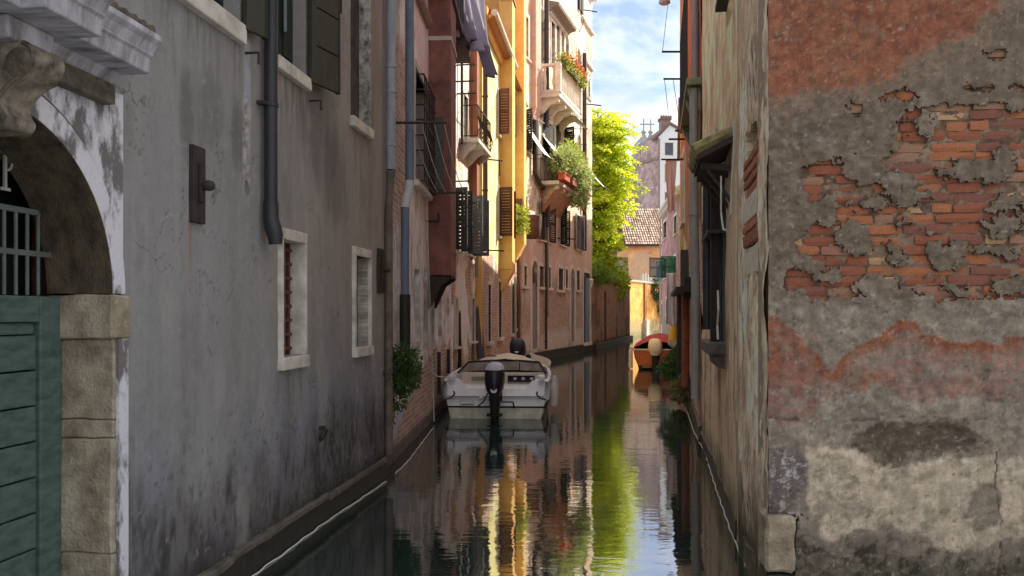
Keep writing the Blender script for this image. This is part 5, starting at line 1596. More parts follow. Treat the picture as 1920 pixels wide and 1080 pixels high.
# L: red building (far), M: tan building, N: near corner house
L_root = empty('canal_house', (RX(11.9), 11.9, 0))
tag(L_root, 'tall brick red plastered building at the far end of the right bank', 'building')
LF = Face(L_root, (RX(22.0), 22.0), (RX(11.9) - .01, 11.9))
def brick_L(U, Z):
    n = fbm(U * 1.5, Z * 1.5, 701, 6, .6)
    return sst(.06, -.06, Z - 3.4 - 1.5 * (n - .5)) * sst(.4, .5, fbm(U * 1.7, Z * 1.3, 704, 5))
def paint_L(U, Z):
    C = plain(LF, (158, 82, 58), (146, 70, 52), 710, (88, 70, 58), 1.0, .3, .6, .6)(U, Z)
    n = fbm(U * 1.5, Z * 1.5, 706, 6, .6)
    C[..., :3] = mixc(C[..., :3], lin(120, 96, 78), sst(4.6, 3.4, Z + 1.2 * (n - .5)) * .8)
    e = sst(.9, .5, U + .1 * n)
    C[..., :3] = mixc(C[..., :3], lin(126, 118, 110), e * .85)
    C[..., :3] = mixc(C[..., :3], lin(88, 96, 52), sst(.5, .62, fbm(U * 1.2, Z * .9, 708, 5)) * .6 * sst(5.5, 4.5, Z) * sst(2, 3, Z))
    C[..., 3] = brick_L(U, Z)
    return C
lw = [LF.rect(1281, 1284, 290, 420), LF.rect(1284, 1288, 570, 650)]
us, zs = grid_for(lw, 0, LF.L, -.5, 11.6, .07)
wall(LF, us, zs, paint_L, WALLM, lw, disp=lambda U, Z: .03 * (fbm(U * 2, Z * 2, 720, 5) - .5) - .02 * brick_L(U, Z), reveal=.3)
rear(LF, 11.6, 6, front=.34)
for q in lw: window(LF, *q, frame=.09, lights=0)
LF.build(MB().box(-.012, .0, .0, .34, -.5, 11.55), 'end_wall', pmat('end_wall_red', (150, 84, 64)))
# balcony with mossy underside, railing and shutters
uq0, uq1 = LF.u(1300), LF.u(1318); zq = LF.z(1309, 172)
bL = LF.build(MB().box(LF.u(1296), LF.L - .02, .02, -.20, zq - .1, zq), 'balcony', pmat('mossy_stone', (120, 120, 88), var=.4, scale=6), bevel=.01)
for x in (LF.u(1298), LF.u(1308), LF.L - .3):
    LF.build(MB().prism([(.02, zq - .101), (-.18, zq - .101), (-.16, zq - .2), (-.06, zq - .4), (.02, zq - .48)], x, x + .16, 'yz'), 'bracket', pmat('mossy_stone', (120, 120, 88)), bL, bevel=.01)
nb_ = 12
for k in range(nb_ + 1):
    x = LF.u(1296) + (LF.L - .05 - LF.u(1296)) * k / nb_
    LF.build(MB().tube([(x, -.19, zq), (x, -.19, zq + 1.5)], .011, 6), 'baluster', IRON, bL)
for h in (.08, .8, 1.5):
    LF.build(MB().box(LF.u(1296), LF.L - .03, -.18, -.2, zq + h - .012, zq + h + .012), 'rail', IRON, bL)
# grey downpipe near the near edge
GPIPE = pmat('grey_downpipe', (140, 136, 130), rough=.55, var=.25, scale=3, stretch=(4, 4, 1))
upz = LF.L - .16
gp = LF.build(MB().tube([(upz, -.09, zq - .12), (upz, -.09, LF.z(1305, 420)), (upz + .02, -.07, LF.z(1305, 520)), (upz + .05, -.07, .6)], .062, 12), 'drainpipe', GPIPE, smooth=True)
for z in (4.1, 3.2, 2.4):
    LF.build(MB().lathe([(.063, -.02), (.074, -.016), (.074, .016), (.063, .02)], 12, (upz, -.09, z)), 'pipe_collar', GPIPE, gp)
LF.build(MB().tube([(upz - .42, -.05, zq + .0), (upz - .42, -.05, 11.2)], .05, 10), 'drainpipe', GPIPE, smooth=True)
# electric boxes, cables and iron bits low on the wall
for (px, y0, y1, w_, m) in ((1296, 520, 560, .25, IRON), (1289, 470, 540, .3, pmat('dark_box', (70, 66, 60)))):
    u_ = LF.u(px); LF.build(MB().box(u_, u_ + w_, .01, -.14, LF.z(px, y1), LF.z(px, y0)), 'meter_box', m, bevel=.01)
sl_ = LF.u(1283)
LF.build(MB().box(sl_, LF.u(1303), -.0, -.30, LF.z(1290, 552), LF.z(1290, 546)), 'iron_shelf', IRON)
LF.build(MB().tube([(LF.u(1296), -.1, LF.z(1296, 540)), (LF.u(1296), -.1, .5)], .07, 8), 'drainpipe', pmat('rust_pipe', (132, 72, 50), var=.3), smooth=True)
LF.build(MB().tube([(LF.u(1290), -.12, LF.z(1290, 552)), (LF.u(1290), -.12, .5)], .1, 8), 'iron_post', IRON, smooth=True)

# wash-line poles standing out over the canal
def pole(label, px0, px1, py, Y, wires):
    a, b = at(px1, py, Y), at(px0, py, Y); r = empty('wash_line_pole', a)
    tag(r, label, 'wash line', 'wash line poles on the red building')
    MB().bar((0, 0, 0), tuple(b - a), .035).build('pole', IRON, r)
    for (wx0, wy0, wx1, wy1, Y2) in wires:
        p, q = at(wx0, wy0, Y), at(wx1, wy1, Y2)
        MB().tube([tuple(p - a), tuple(q - a)], .007, 5).build('wire', pmat('line_dark', (88, 88, 92)), r)
    return r
pole('topmost iron wash-line pole on the red building against the sky', 1241, 1284, 97, 18.0, [(1242, 97, 1252, 10, 20.5)])
pole('second iron wash-line pole from the top with two wires', 1244, 1284, 148, 18.5, [(1246, 149, 1253, 213, 21), (1262, 149, 1274, 228, 21)])
pole('short dark wash-line pole just above the white house window', 1266, 1292, 245, 16.0, [])
pole('wash-line pole crossing in front of the upper white house window', 1254, 1284, 261, 18.0, [])
pole('lowest wash-line pole on the red building, hung with pale laundry', 1240, 1284, 299, 19.0, [])
# street lamp box at the top
lampc = at(1246, 4, 21)
lr = empty('wall_lamp', lampc); tag(lr, 'grey box lamp on an arm at the top of the right building', 'lamp')
MB().lathe([(.05, .12), (.13, .06), (.15, -.02), (.11, -.05)], 12).build('lamp_shade', pmat('lamp_grey', (150, 148, 146)), lr)
MB().bar((0, 0, .1), (RX(21) - lampc.x, 0, .16), .04).build('lamp_arm', IRON, lr)

# M: tan building ---------------------------------------------------------------
M_root = empty('canal_house', (RX(6.7), 6.7, 0))
tag(M_root, 'tan plastered building with a mossy tiled canopy on the right bank', 'building')
MF = Face(M_root, (RX(11.88), 11.88), (RX(6.7) - .005, 6.7))
def brick_M(U, Z):
    n = fbm(U * 2, Z * 2, 751, 6, .6)
    a = sst(MF.u(1352), MF.u(1344), U + .3 * (n - .5)) * sst(1.45, 1.7, Z) * sst(3.9, 3.5, Z + .6 * (n - .5))
    return np.clip(a * sst(.34, .46, fbm(U * 3, Z * 2, 755, 5)), 0, 1)
def paint_M(U, Z):
    C = plain(MF, (200, 172, 136), (186, 158, 126), 760, (116, 96, 78), .8, .22, .6, .55, brick_M)(U, Z)
    n = fbm(U * 2, Z * 2, 765, 6, .6)
    low = sst(MF.z(1350, 350), MF.z(1350, 420), Z + .8 * (n - .5))
    C[..., :3] = mixc(C[..., :3], lin(178, 156, 132), low * .75)
    dk = .5 * fbm(U * 5, Z * .8, 768, 5) + .5 * fbm(U * 7, Z * 5, 769, 6, .65)
    C[..., :3] = mixc(C[..., :3], lin(78, 62, 52), sst(.46, .6, dk) * .7 * sst(2.6, 1.4, Z))
    C[..., :3] = mixc(C[..., :3], lin(60, 66, 40), sst(.5, .25, Z) * .5)
    return C
mw = [MF.rect(1346, 1361, 330, 638), MF.rect(1362, 1384, -200, 14)]
us, zs = grid_for(mw, 0, MF.L, -.5, 8.8, .03)
wall(MF, us, zs[zs < 12.5], paint_M, WALLM, mw, disp=lambda U, Z: .03 * (fbm(U * 2, Z * 2, 770, 6) - .5) - .03 * brick_M(U, Z), reveal=.3, gain=1.8)
rear(MF, 8.8, 6, front=.34)
MF.build(MB().box(MF.L - .012, MF.L - .001, -.004, .34, -.5, 8.75), 'end_wall', pmat('tan_plaster', (176, 152, 124), var=.3, scale=5))
# tall barred opening
q = mw[0]
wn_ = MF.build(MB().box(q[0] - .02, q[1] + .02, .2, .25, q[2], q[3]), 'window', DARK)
for k in range(4):
    x = q[0] + (q[1] - q[0]) * (k + .5) / 4
    MF.build(MB().box(x - .02, x + .02, -.02, .02, q[2], q[3]), 'window_bar', pmat('dark_green_bar', (66, 74, 68), var=.3), wn_)
MF.build(MB().box(q[0] - .03, q[0] + .05, .19, -.06, q[2], q[3] + .1), 'door_post', pmat('dark_timber', (62, 48, 40)), wn_)
up_ = MF.u(1338, .1); MF.build(MB().box(up_ - .05, up_ + .05, -.05, -.13, 1.45, 3.25), 'iron_post', pmat('black_timber', (40, 32, 28), var=.4))
MF.build(MB().tube([(q[0] + .2, -.12, q[2] + .1), (q[0] + .2, -.12, q[3])], .045, 10), 'drainpipe', pmat('dark_pipe', (58, 60, 66)), smooth=True)
MF.build(MB().box(q[0] - .1, q[1], -.0, -.16, q[2] + 1.0, q[2] + 1.04), 'iron_rail', IRON, wn_)
MF.build(MB().box(q[0] - .1, q[1], -.0, -.16, q[2] + 1.6, q[2] + 1.64), 'iron_rail', IRON, wn_)
sl_ = MF.build(MB().box(q[0] - .1, q[1] + .05, .15, -.17, q[2] - .12, q[2] - .003), 'sill', pmat('old_ledge_stone', (112, 104, 94)), wn_, bevel=.02)
MF.build(MB().prism([(.1, q[2] - .122), (-.11, q[2] - .122), (-.08, q[2] - .24), (.1, q[2] - .28)], q[0] + .1, q[1] - .05, 'yz'), 'sill_bracket', pmat('old_ledge_stone', (112, 104, 94)), wn_, bevel=.02)
# pale hanging cables
for (xs, m, r_) in ((((1377, 225), (1376, 280), (1372, 340), (1370, 400), (1362, 430)), 'pale_cable', .008), (((1352, 330), (1352, 400), (1356, 430), (1362, 432)), 'pale_cable', .008), (((1346, 545), (1347, 580), (1345, 610), (1346, 636)), 'pale_cable', .010)):
    pts = [MF.uz(x, y, .1) for x, y in xs]
    MF.build(MB().tube([(u, -.1, z) for u, z in pts], r_, 6), 'cable', pmat(m, (176, 172, 164)), smooth=True)
# mossy canopy: sloping timber boards carried on brackets, tiled edge
cn = empty('canopy', MF.w(MF.u(1345), 0, MF.z(1345, 280)))
cu0, cu1 = MF.u(1358), MF.u(1376)
cz = MF.z(1376, 262)
slope = .15; oo = .28
MOSS = pmat('mossy_tile', (142, 130, 84), var=.4, scale=8, bump=.6, dist=.01, tint=(58, 56, 36))
DTM = pmat('dark_timber', (62, 48, 40))
cp_ = MF.build(MB().add([(cu0, .02, cz), (cu1, .02, cz), (cu1, -oo, cz - slope), (cu0, -oo, cz - slope), (cu0, .02, cz + .05), (cu1, .02, cz + .05), (cu1, -oo, cz - slope + .05), (cu0, -oo, cz - slope + .05)],
               [(0, 1, 2, 3), (7, 6, 5, 4), (0, 4, 5, 1), (1, 5, 6, 2), (2, 6, 7, 3), (3, 7, 4, 0)]), 'canopy_boards', DTM)
nt_ = 6
for k in range(nt_):
    x = cu0 + (cu1 - cu0) * (k + .5) / nt_
    MF.build(MB().tube([(x, .0, cz + .08), (x, -oo - .04, cz - slope + .08)], .062, 8), 'canopy_tile', MOSS, cp_, smooth=True)
for x in (cu0 + .15, (cu0 + cu1) / 2, cu1 - .15):
    MF.build(MB().bar((x, 0, cz - .5), (x, -oo + .05, cz - slope - .03), .028), 'canopy_strut', DTM, cp_)
    MF.build(MB().bar((x, 0, cz - slope - .06), (x, -oo + .02, cz - slope - .035), .05), 'canopy_rafter', DTM, cp_)
bpy.data.objects.remove(cn)
# upper window bracket
u_, z_ = MF.uz(1362, 22); MF.build(MB().box(u_, u_ + .6, .0, -.10, z_, z_ + .05), 'window_ledge', IRON)

# N: near corner house with the bare-brick front -----------------------------------
N_root = empty('corner_house', (1.487, 4.96, 0))
tag(N_root, 'near corner house on the right with peeling plaster and bare brick', 'building')
NF = Face(N_root, (RX(6.68), 6.68), (1.487, 4.96))
def paint_N(U, Z):
    C = plain(NF, (206, 186, 160), (184, 162, 138), 810, (104, 86, 72), .7, .25, .7, .6)(U, Z)
    st = .55 * fbm(U * 16, Z * 1.3, 815, 6, .65) + .45 * fbm(U * 12, Z * 9, 816, 6, .65)
    C[..., :3] = mixc(C[..., :3], lin(112, 92, 74), sst(.48, .60, st) * .7)
    C[..., :3] = mixc(C[..., :3], lin(204, 186, 162), sst(.58, .72, fbm(U * 12, Z * .6, 817, 5)) * .5)
    up = sst(NF.z(1400, 150), NF.z(1400, 60), Z)
    C[..., :3] = mixc(C[..., :3], lin(172, 148, 118), up * .6)
    dm = sst(.7, .2, Z + .4 * (fbm(U * 6, Z * 2, 818, 5) - .5))
    C[..., :3] = mixc(C[..., :3], lin(52, 54, 38), dm * .75)
    cr = np.abs(U - NF.u(1414) - .12 * (fbm(U * 0, Z * 3, 819, 5) - .5))
    C[..., :3] = mixc(C[..., :3], lin(38, 32, 28), sst(.025, .008, cr) * sst(NF.z(1414, 200), NF.z(1414, 180), Z) * sst(NF.z(1414, 90), NF.z(1414, 110), Z) * .9)
    return C
nich = (NF.u(1397), NF.u(1424), NF.z(1410, 520), NF.z(1410, 235))
def disp_N(U, Z): return (.07 * (fbm(U * 3, Z * 1.6, 820, 6, .55) - .5) + .024 * (fbm(U * 14, Z * 9, 821, 5, .6) - .5)) * sst(0, .25, U) + .004
def mask_N(U, Z):
    cu = (nich[0] + nich[1]) / 2; hw = (nich[1] - nich[0]) / 2
    n = fbm(U * 5, Z * 5, 822, 5)
    return ~((np.abs(U - cu) < hw * (.8 + .5 * (n - .5))) & (Z > nich[2] + .15 * (n - .5)) & (Z < nich[3] + .15 * (n - .5)))
us = lines(0, NF.L, .014); zs = np.concatenate([lines(-.5, 4.2, .02), lines(4.3, 8.5, .25)])
wall(NF, us, zs, paint_N, WALLM, [], mask=mask_N, disp=disp_N, reveal=.12, gain=1.75)
NF.build(MB().box(nich[0] - .1, nich[1] + .1, .085, .14, nich[2] - .1, nich[3] + .1), 'niche_back', pmat('niche_mortar', (70, 58, 48), var=.4, scale=12, bump=.6))
BRK = [pmat('brick_red', (150, 84, 56), var=.3, tint=(100, 62, 46), scale=14, bump=.6, dist=.006), pmat('brick_orange', (168, 102, 64), var=.3, tint=(122, 78, 54), scale=14, bump=.6, dist=.006), pmat('brick_burnt', (126, 78, 62), var=.35, scale=14, bump=.6, dist=.006),
       pmat('brick_tan', (180, 142, 104), var=.3, scale=14, bump=.6, dist=.006), pmat('brick_brown', (148, 110, 86), var=.35, scale=14, bump=.6, dist=.006), pmat('brick_rose', (150, 104, 84), var=.3, scale=14, bump=.6, dist=.006)]
PSTONE = pmat('pale_block', (196, 184, 164), var=.25, scale=9, bump=.5)
z = nich[2] + .02; seqn = [(.20, 0), (.10, 1), (.07, 2), (.18, 0), (.07, 2), (.07, 1), (.07, 2), (.07, 1), (.20, 0), (.07, 3), (.10, 1), (.07, 2)]
for h, kind in seqn:
    if z + h > nich[3]: break
    NF.build(MB().box(nich[0] - .03, nich[1] + .03, -.012 + RNG.uniform(-.008, .012), .09, z + .005, z + h - .005), 'stone' if kind == 0 else 'brick', PSTONE if kind == 0 else BRK[kind - 1], bevel=.008, rough=.006)
    z += h
rear(NF, 8.5, 4.5, front=.35, u1=NF.L - .4)
# front of the corner house, square to us: plaster skin over individual bricks
FF = Face(N_root, (1.487, 4.96), (4.2, 4.96 - .12 * 2.713))
def to_px(U, Z):
    X = FF.p0.x + FF.d.x * U; Y = FF.p0.y + FF.d.y * U
    return CX + F * X / Y, HY - F * (Z - CAMZ) / Y
def poly_sd(PX, PY, poly):
    """distance to a polygon's edge, positive inside"""
    P_ = np.array(poly, float); n = len(P_)
    d = np.full(PX.shape, 1e9); ins = np.zeros(PX.shape, bool)
    for i in range(n):
        a, b = P_[i], P_[(i + 1) % n]; e = b - a
        wx, wy = PX - a[0], PY - a[1]
        t = np.clip((wx * e[0] + wy * e[1]) / (e @ e), 0, 1)
        d = np.minimum(d, np.hypot(wx - t * e[0], wy - t * e[1]))
        c = ((a[1] <= PY) & (b[1] > PY)) | ((b[1] <= PY) & (a[1] > PY))
        with np.errstate(divide='ignore', invalid='ignore'):
            xi = a[0] + (PY - a[1]) / (e[1] if e[1] else 1e-9) * e[0]
        ins ^= c & (PX < xi)
    return np.where(ins, d, -d)
BZ = [(1496, 318), (1560, 300), (1600, 286), (1650, 300), (1662, 235), (1690, 222), (1735, 205), (1790, 208), (1850, 195), (1920, 215), (2150, 210), (2150, 560), (1900, 556), (1760, 562), (1690, 548), (1600, 560), (1520, 556), (1462, 545), (1452, 470), (1500, 400)]
ISL = [(1600, 245, 62, 42), (1652, 262, 24, 60), (1622, 312, 42, 32), (1728, 226, 20, 34), (1732, 250, 12, 14), (1826, 322, 72, 22), (1878, 305, 26, 26), (1698, 368, 44, 20), (1672, 340, 30, 24), (1596, 446, 40, 30), (1772, 478, 46, 28), (1800, 460, 24, 14), (1884, 420, 40, 18), (1678, 478, 20, 32),
       (1866, 474, 42, 12), (1480, 400, 42, 52), (1540, 398, 34, 26), (1632, 386, 44, 9), (1886, 385, 34, 16), (1640, 530, 44, 26), (1895, 535, 34, 20), (1470, 470, 30, 44), (1520, 492, 32, 22), (1560, 520, 34, 12), (1600, 300, 24, 12), (1800, 540, 30, 8), (1960, 350, 40, 20), (2020, 450, 50, 30), (1740, 440, 12, 6), (1700, 420, 16, 7), (1510, 300, 30, 16)]
HOLES = [(1872, 100, 24, 11), (1690, 181, 34, 11), (1720, 213, 20, 9), (1905, 160, 14, 9), (1836, 168, 26, 8), (1598, 208, 12, 12), (1494, 975, 6, 16), (1960, 120, 20, 12)]
def removed(U, Z, grow=0.0):
    PX, PY = to_px(U, Z)
    n = fbm(PX / 34, PY / 34, 901, 6, .58); n2 = fbm(PX / 15, PY / 11, 905, 5, .6)
    wx = PX + 50 * (fbm(PX / 34, PY / 34, 911, 5, .6) - .5); wy = PY + 40 * (fbm(PX / 30, PY / 26, 913, 5, .6) - .5)
    d = poly_sd(wx, wy, BZ) + 34 * (n - .5) + 10 * (n2 - .5)
    isl = np.full(PX.shape, 1e9)
    for (cx, cy, rx, ry) in ISL:
        q = np.hypot((wx - cx) / rx, (wy - cy) / ry)
        isl = np.minimum(isl, (q - 1) * min(rx, ry))
    d = np.minimum(d, isl + 24 * (n2 - .5) + 14 * (n - .5) + 2)
    for (cx, cy, rx, ry) in HOLES:
        q = np.hypot((wx - cx) / rx, (wy - cy) / ry)
        d = np.maximum(d, (1 - q) * min(rx, ry) + 8 * (n2 - .5))
    return d + grow
RB = [(1400, 205), (1470, 190), (1500, 170), (1560, 175), (1620, 165), (1665, 150), (1690, 110), (1770, 80), (1830, 55), (1870, 25), (1880, -40), (2300, -300), (2300, -3000), (1400, -3000)]
ORB = [(1440, 585), (1462, 592), (1490, 620), (1515, 660), (1540, 690), (1562, 692), (1585, 665), (1610, 640), (1650, 628), (1672, 608), (1690, 603), (1712, 610), (1735, 634), (1770, 645), (1810, 642), (1860, 635), (1905, 630), (2200, 620), (2200, 760), (1900, 748), (1800, 740), (1720, 750), (1640, 720), (1540, 740), (1510, 790), (1440, 790)]
def paint_FF(U, Z):
    PX, PY = to_px(U, Z); RX_, RY_ = PX, PY
    PX = PX + 44 * (fbm(RX_ / 55, RY_ / 55, 961, 5, .6) - .5); PY = PY + 40 * (fbm(RX_ / 50, RY_ / 42, 963, 6, .62) - .5)
    n1 = fbm(PX / 60, PY / 60, 921, 6, .6); n2 = fbm(PX / 22, PY / 22, 923, 7, .70); n3 = fbm(PX / 9, PY / 9, 925, 5, .72)
    C = np.zeros(U.shape + (3,)) + lin(120, 105, 89)
    C *= (.78 + .45 * n2)[..., None]
    C = mixc(C, lin(146, 132, 116), sst(.52, .68, n1) * .5)
    # upper red render
    r = poly_sd(PX, PY, RB) + 50 * (n1 - .5) + 24 * (n2 - .5)
    red = np.zeros(U.shape + (3,)) + lin(150, 97, 73)
    red = mixc(red, lin(140, 86, 66), sst(.45, .62, n1) * .8)
    red = mixc(red, lin(172, 114, 84), sst(.56, .70, n3) * .55)
    red = mixc(red, lin(120, 98, 82), sst(.55, .72, n2) * .5)
    rm = sst(-14, 16, r + 60 * (n3 - .5)); C = C * (1 - rm)[..., None] + red * rm[..., None]
    halo = sst(-70, -10, r) * (1 - sst(-10, 14, r))
    C = mixc(C, lin(150, 122, 102), halo * sst(.45, .6, n3) * .6)
    # pale worn band below the bricks
    lowm = sst(545, 575, PY + 16 * (n2 - .5))
    C = mixc(C, lin(150, 138, 122), lowm * .7)
    C = mixc(C, lin(176, 160, 142), lowm * sst(.5, .66, n2) * .6)
    C = mixc(C, lin(112, 104, 94), lowm * sst(.56, .7, n1) * .6)
    # orange-red band
    d = poly_sd(PX + 14 * (n2 - .5), PY + 14 * (n2 - .5), ORB)
    edge = sst(-3, 3, d + 12 * (n3 - .5))
    deep = sst(34, 6, d) * sst(740, 690, PY)
    soft = sst(.40, .60, .5 * n2 + .5 * n3) * .75
    C = mixc(C, lin(152, 108, 88), edge * soft * .8)
    C = mixc(C, lin(152, 114, 104), edge * sst(.42, .58, n3) * soft)
    C = mixc(C, lin(146, 86, 58), edge * deep * (.55 + .45 * sst(.35, .55, n2)))
    lp = sst(60, 20, np.abs(PX - 1490) + 60 * (n2 - .5)) * sst(600, 640, PY) * sst(800, 760, PY)
    C = mixc(C, lin(140, 94, 80), lp * sst(.4, .56, n2) * .8)
    # smooth cream coat
    CB = [(1508, 838), (1600, 840), (1640, 860), (1700, 872), (1790, 860), (1830, 850), (1880, 862), (2200, 850), (2200, 1000), (1880, 1000), (1840, 1035), (1760, 1040), (1720, 1000), (1650, 985), (1600, 1000), (1540, 1010), (1516, 960)]
    c = poly_sd(PX, PY, CB) + 18 * (n2 - .5) + 8 * (n3 - .5)
    C = mixc(C, lin(196, 178, 154), sst(-3, 5, c) * (.75 + .25 * n2))
    # damp hollow
    dk = 1 - np.hypot((PX - 1715) / 118, (PY - 826) / 40) + 1.5 * (n2 - .5)
    C = mixc(C, lin(92, 80, 66), sst(-.1, .25, dk) * .9)
    bl = 1 - np.hypot((PX - 1475) / 42, (PY - 900) / 75) + .9 * (n2 - .5)
    C = mixc(C, lin(104, 94, 94), sst(0, .3, bl) * .85)
    C = mixc(C, lin(190, 184, 176), sst(0, .3, bl) * sst(.56, .64, n3) * .8)
    # black foot stain
    h = np.interp(PX, [1440, 1500, 1560, 1650, 1720, 1800, 1920, 2100], [955, 1000, 1040, 1000, 1030, 1050, 1020, 1020])
    s = sst(-25, 30, PY - h + 90 * (n2 - .5))
    C = mixc(C, lin(96, 86, 76), s * .75)
    C = mixc(C, lin(48, 43, 38), s * sst(.52, .62, n2) * .8)
    C = mixc(C, lin(58, 64, 40), sst(1040, 1090, PY + 40 * (n2 - .5)) * .6)
    C *= (.80 + .40 * sst(.3, .7, fbm(RX_ / 16, RY_ / 14, 965, 6, .68)))[..., None]
    C = mixc(C, lin(92, 82, 70), sst(.56, .66, fbm(RX_ / 30, RY_ / 24, 967, 6, .64)) * sst(820, 850, RY_) * .4)
    C = mixc(C, lin(150, 132, 112), sst(.6, .68, fbm(RX_ / 12, RY_ / 10, 969, 5, .6)) * .35)
    C = mixc(C, lin(70, 62, 54), sst(.0, .25, 1 - np.hypot((PX - 1840) / 34, (PY - 945) / 55) + 1.1 * (n2 - .5)) * .55)
    PX, PY = RX_, RY_
    # crack
    cx = np.interp(PY, [820, 850, 900, 940, 970, 1000, 1040, 1080], [1869, 1866, 1862, 1866, 1872, 1873, 1874, 1868]) + 8 * (fbm(PX * 0, PY / 12, 931, 4) - .5)
    C = mixc(C, lin(52, 45, 40), sst(2.6, .6, np.abs(PX - cx)) * (PY > 835) * .85 * sst(.3, .5, fbm(PX / 30, PY / 22, 971, 4)))
    ln = 785 + 14 * (fbm(PX / 40, PY * 0, 933, 4) - .5)
    C = mixc(C, lin(70, 60, 52), sst(3, .8, np.abs(PY - ln)) * (PX < 1850) * .6 * sst(.38, .55, fbm(PX / 40, PY / 40, 973, 4)))
    C = mixc(C, lin(176, 168, 158), sst(.76, .80, fbm(PX / 7, PY / 7, 937, 3)) * .5)
    C = mixc(C, lin(60, 52, 46), sst(.76, .80, fbm(PX / 8, PY / 8, 939, 3)) * .5)
    return C
def disp_FF(U, Z):
    PX, PY = to_px(U, Z)
    n1 = fbm(PX / 70, PY / 70, 941, 6, .55); n2 = fbm(PX / 18, PY / 14, 943, 5, .6); n3 = fbm(PX / 30, PY / 18, 944, 5, .55)
    d = .018 + .018 * (n1 - .5)
    rough = sst(170, 230, PY) * sst(600, 560, PY)
    d += rough * (.006 + .022 * (n2 - .5) + .024 * (n3 - .45))
    mid = sst(560, 600, PY) * sst(840, 800, PY)
    d += mid * (.016 * (n2 - .5) + .016 * (n3 - .5)) - .004 * mid
    d += .004 * (n2 - .5)
    h = np.interp(PX, [1440, 1520, 1640, 1700, 1800, 1870, 2000], [836, 838, 856, 870, 862, 852, 856])
    dk = 1 - np.hypot((PX - 1715) / 118, (PY - 826) / 36) + 1.0 * (n2 - .5)
    d -= .022 * sst(-.1, .3, dk)
    d += .008 * sst(-4, 4, PY - h) * sst(1050, 1000, PY + 50 * (n2 - .5))
    ln = 785 + 14 * (fbm(PX / 40, PY * 0, 933, 4) - .5)
    d -= .006 * sst(4, 1, np.abs(PY - ln)) * (PX < 1850) * sst(.38, .55, fbm(PX / 40, PY / 40, 973, 4))
    cx = np.interp(PY, [820, 850, 900, 940, 970, 1000, 1040, 1080], [1869, 1866, 1862, 1866, 1872, 1873, 1874, 1868]) + 8 * (fbm(PX * 0, PY / 12, 931, 4) - .5)
    d -= .008 * sst(3.4, 1, np.abs(PX - cx)) * (PY > 835) * sst(.3, .5, fbm(PX / 30, PY / 22, 971, 4))
    edge = sst(8, -6, -removed(U, Z))      # skin thins towards its broken edge
    return np.maximum(d - .004 * edge, -.004)
us = np.concatenate([lines(0, 1.62, .0085), lines(1.635, FF.L, .02)])
zs = np.concatenate([lines(-.5, .2, .05), lines(.21, 3.68, .0085), lines(3.76, 8.5, .3)])
q0 = (0.0, .155, -.5, FF.z(1450, 960))     # corner stone takes this place
WALLN = wallmat('near_plaster', fine=150, bump=.8, dist=.009, grain=.22)
wall(FF, us, zs, paint_FF, WALLN, [q0], mask=lambda U, Z: removed(U, Z) <= 0, disp=disp_FF, reveal=.035, name='plaster', gain=1.06)
FF.build(MB().box(.01, FF.L - .01, .045, .4, -.5, 8.48), 'wall_core', pmat('lime_mortar', (150, 130, 110), var=.35, scale=30, bump=.8, dist=.006, bscale=120))
def paint_mortar(U, Z):
    n = fbm(U * 14, Z * 14, 951, 6, .6); C = np.zeros(U.shape + (3,)) + lin(150, 126, 104)
    C = mixc(C, lin(112, 88, 72), sst(.42, .6, n)); C = mixc(C, lin(172, 152, 132), sst(.58, .7, fbm(U * 30, Z * 30, 953, 4)) * .7)
    return C
wall(FF, lines(.01, 2.35, .011), lines(1.7, 3.6, .011), paint_mortar, WALLN, [], disp=lambda U, Z: -.012 + .022 * (fbm(U * 10, Z * 16, 955, 6, .62) - .5) + .006 * (fbm(U * 50, Z * 50, 957, 3) - .5), name='mortar', gain=1.0)
FF.build(MB().box(.4, FF.L - .02, .41, 2.0, -.5, 8.4), 'rear_wall', pmat('rear_plaster', (150, 120, 104)))
# bricks, laid one by one where the skin has fallen
rngb = random.Random(99)
variants = []
for v in range(10):
    mb = MB(); nx_, nz_ = 4, 2
    for j in range(nz_ + 1):
        for i in range(nx_ + 1):
            edge = i in (0, nx_) or j in (0, nz_)
            corner = i in (0, nx_) and j in (0, nz_)
            y = rngb.uniform(-.004, .004) + (.003 if edge else 0) + (rngb.uniform(0, .012) if corner else 0)
            mb.v.append((i / nx_ + (rngb.uniform(-.02, .02) if not corner else (.02 if i == 0 else -.02)), y, j / nz_ + (rngb.uniform(-.05, .05) if edge and not corner else (0 if not corner else (.06 if j == 0 else -.06)))))
    W_ = nx_ + 1
    for j in range(nz_):
        for i in range(nx_):
            a = j * W_ + i; mb.f.append((a, a + 1, a + W_ + 1, a + W_))
    # sides go back into the mortar
    loop = list(range(0, W_)) + [W_ * (j + 1) - 1 for j in range(1, nz_ + 1)] + [nz_ * W_ + i for i in range(nx_ - 1, -1, -1)] + [j * W_ for j in range(nz_ - 1, 0, -1)]
    k0 = len(mb.v)
    for i in loop: x, y, z = mb.v[i]; mb.v.append((x, .05, z))
    for i in range(len(loop)):
        a, b = loop[i], loop[(i + 1) % len(loop)]
        mb.f.append((a, k0 + i, k0 + (i + 1) % len(loop), b))
    variants.append(mb)
brick_me = {}
def brick_mesh(v, m):
    if (v, m) not in brick_me:
        me = bpy.data.meshes.new('brick'); me.from_pydata(variants[v].v, [], variants[v].f); me.materials.append(BRK[m])
        brick_me[(v, m)] = me
    return brick_me[(v, m)]
lF = FF.p0 - N_root.location
nb = 0
row = 0; z = .85
pitch = .0585
probe_u = np.linspace(0, 1, 7); probe_z = np.linspace(.1, .9, 4)
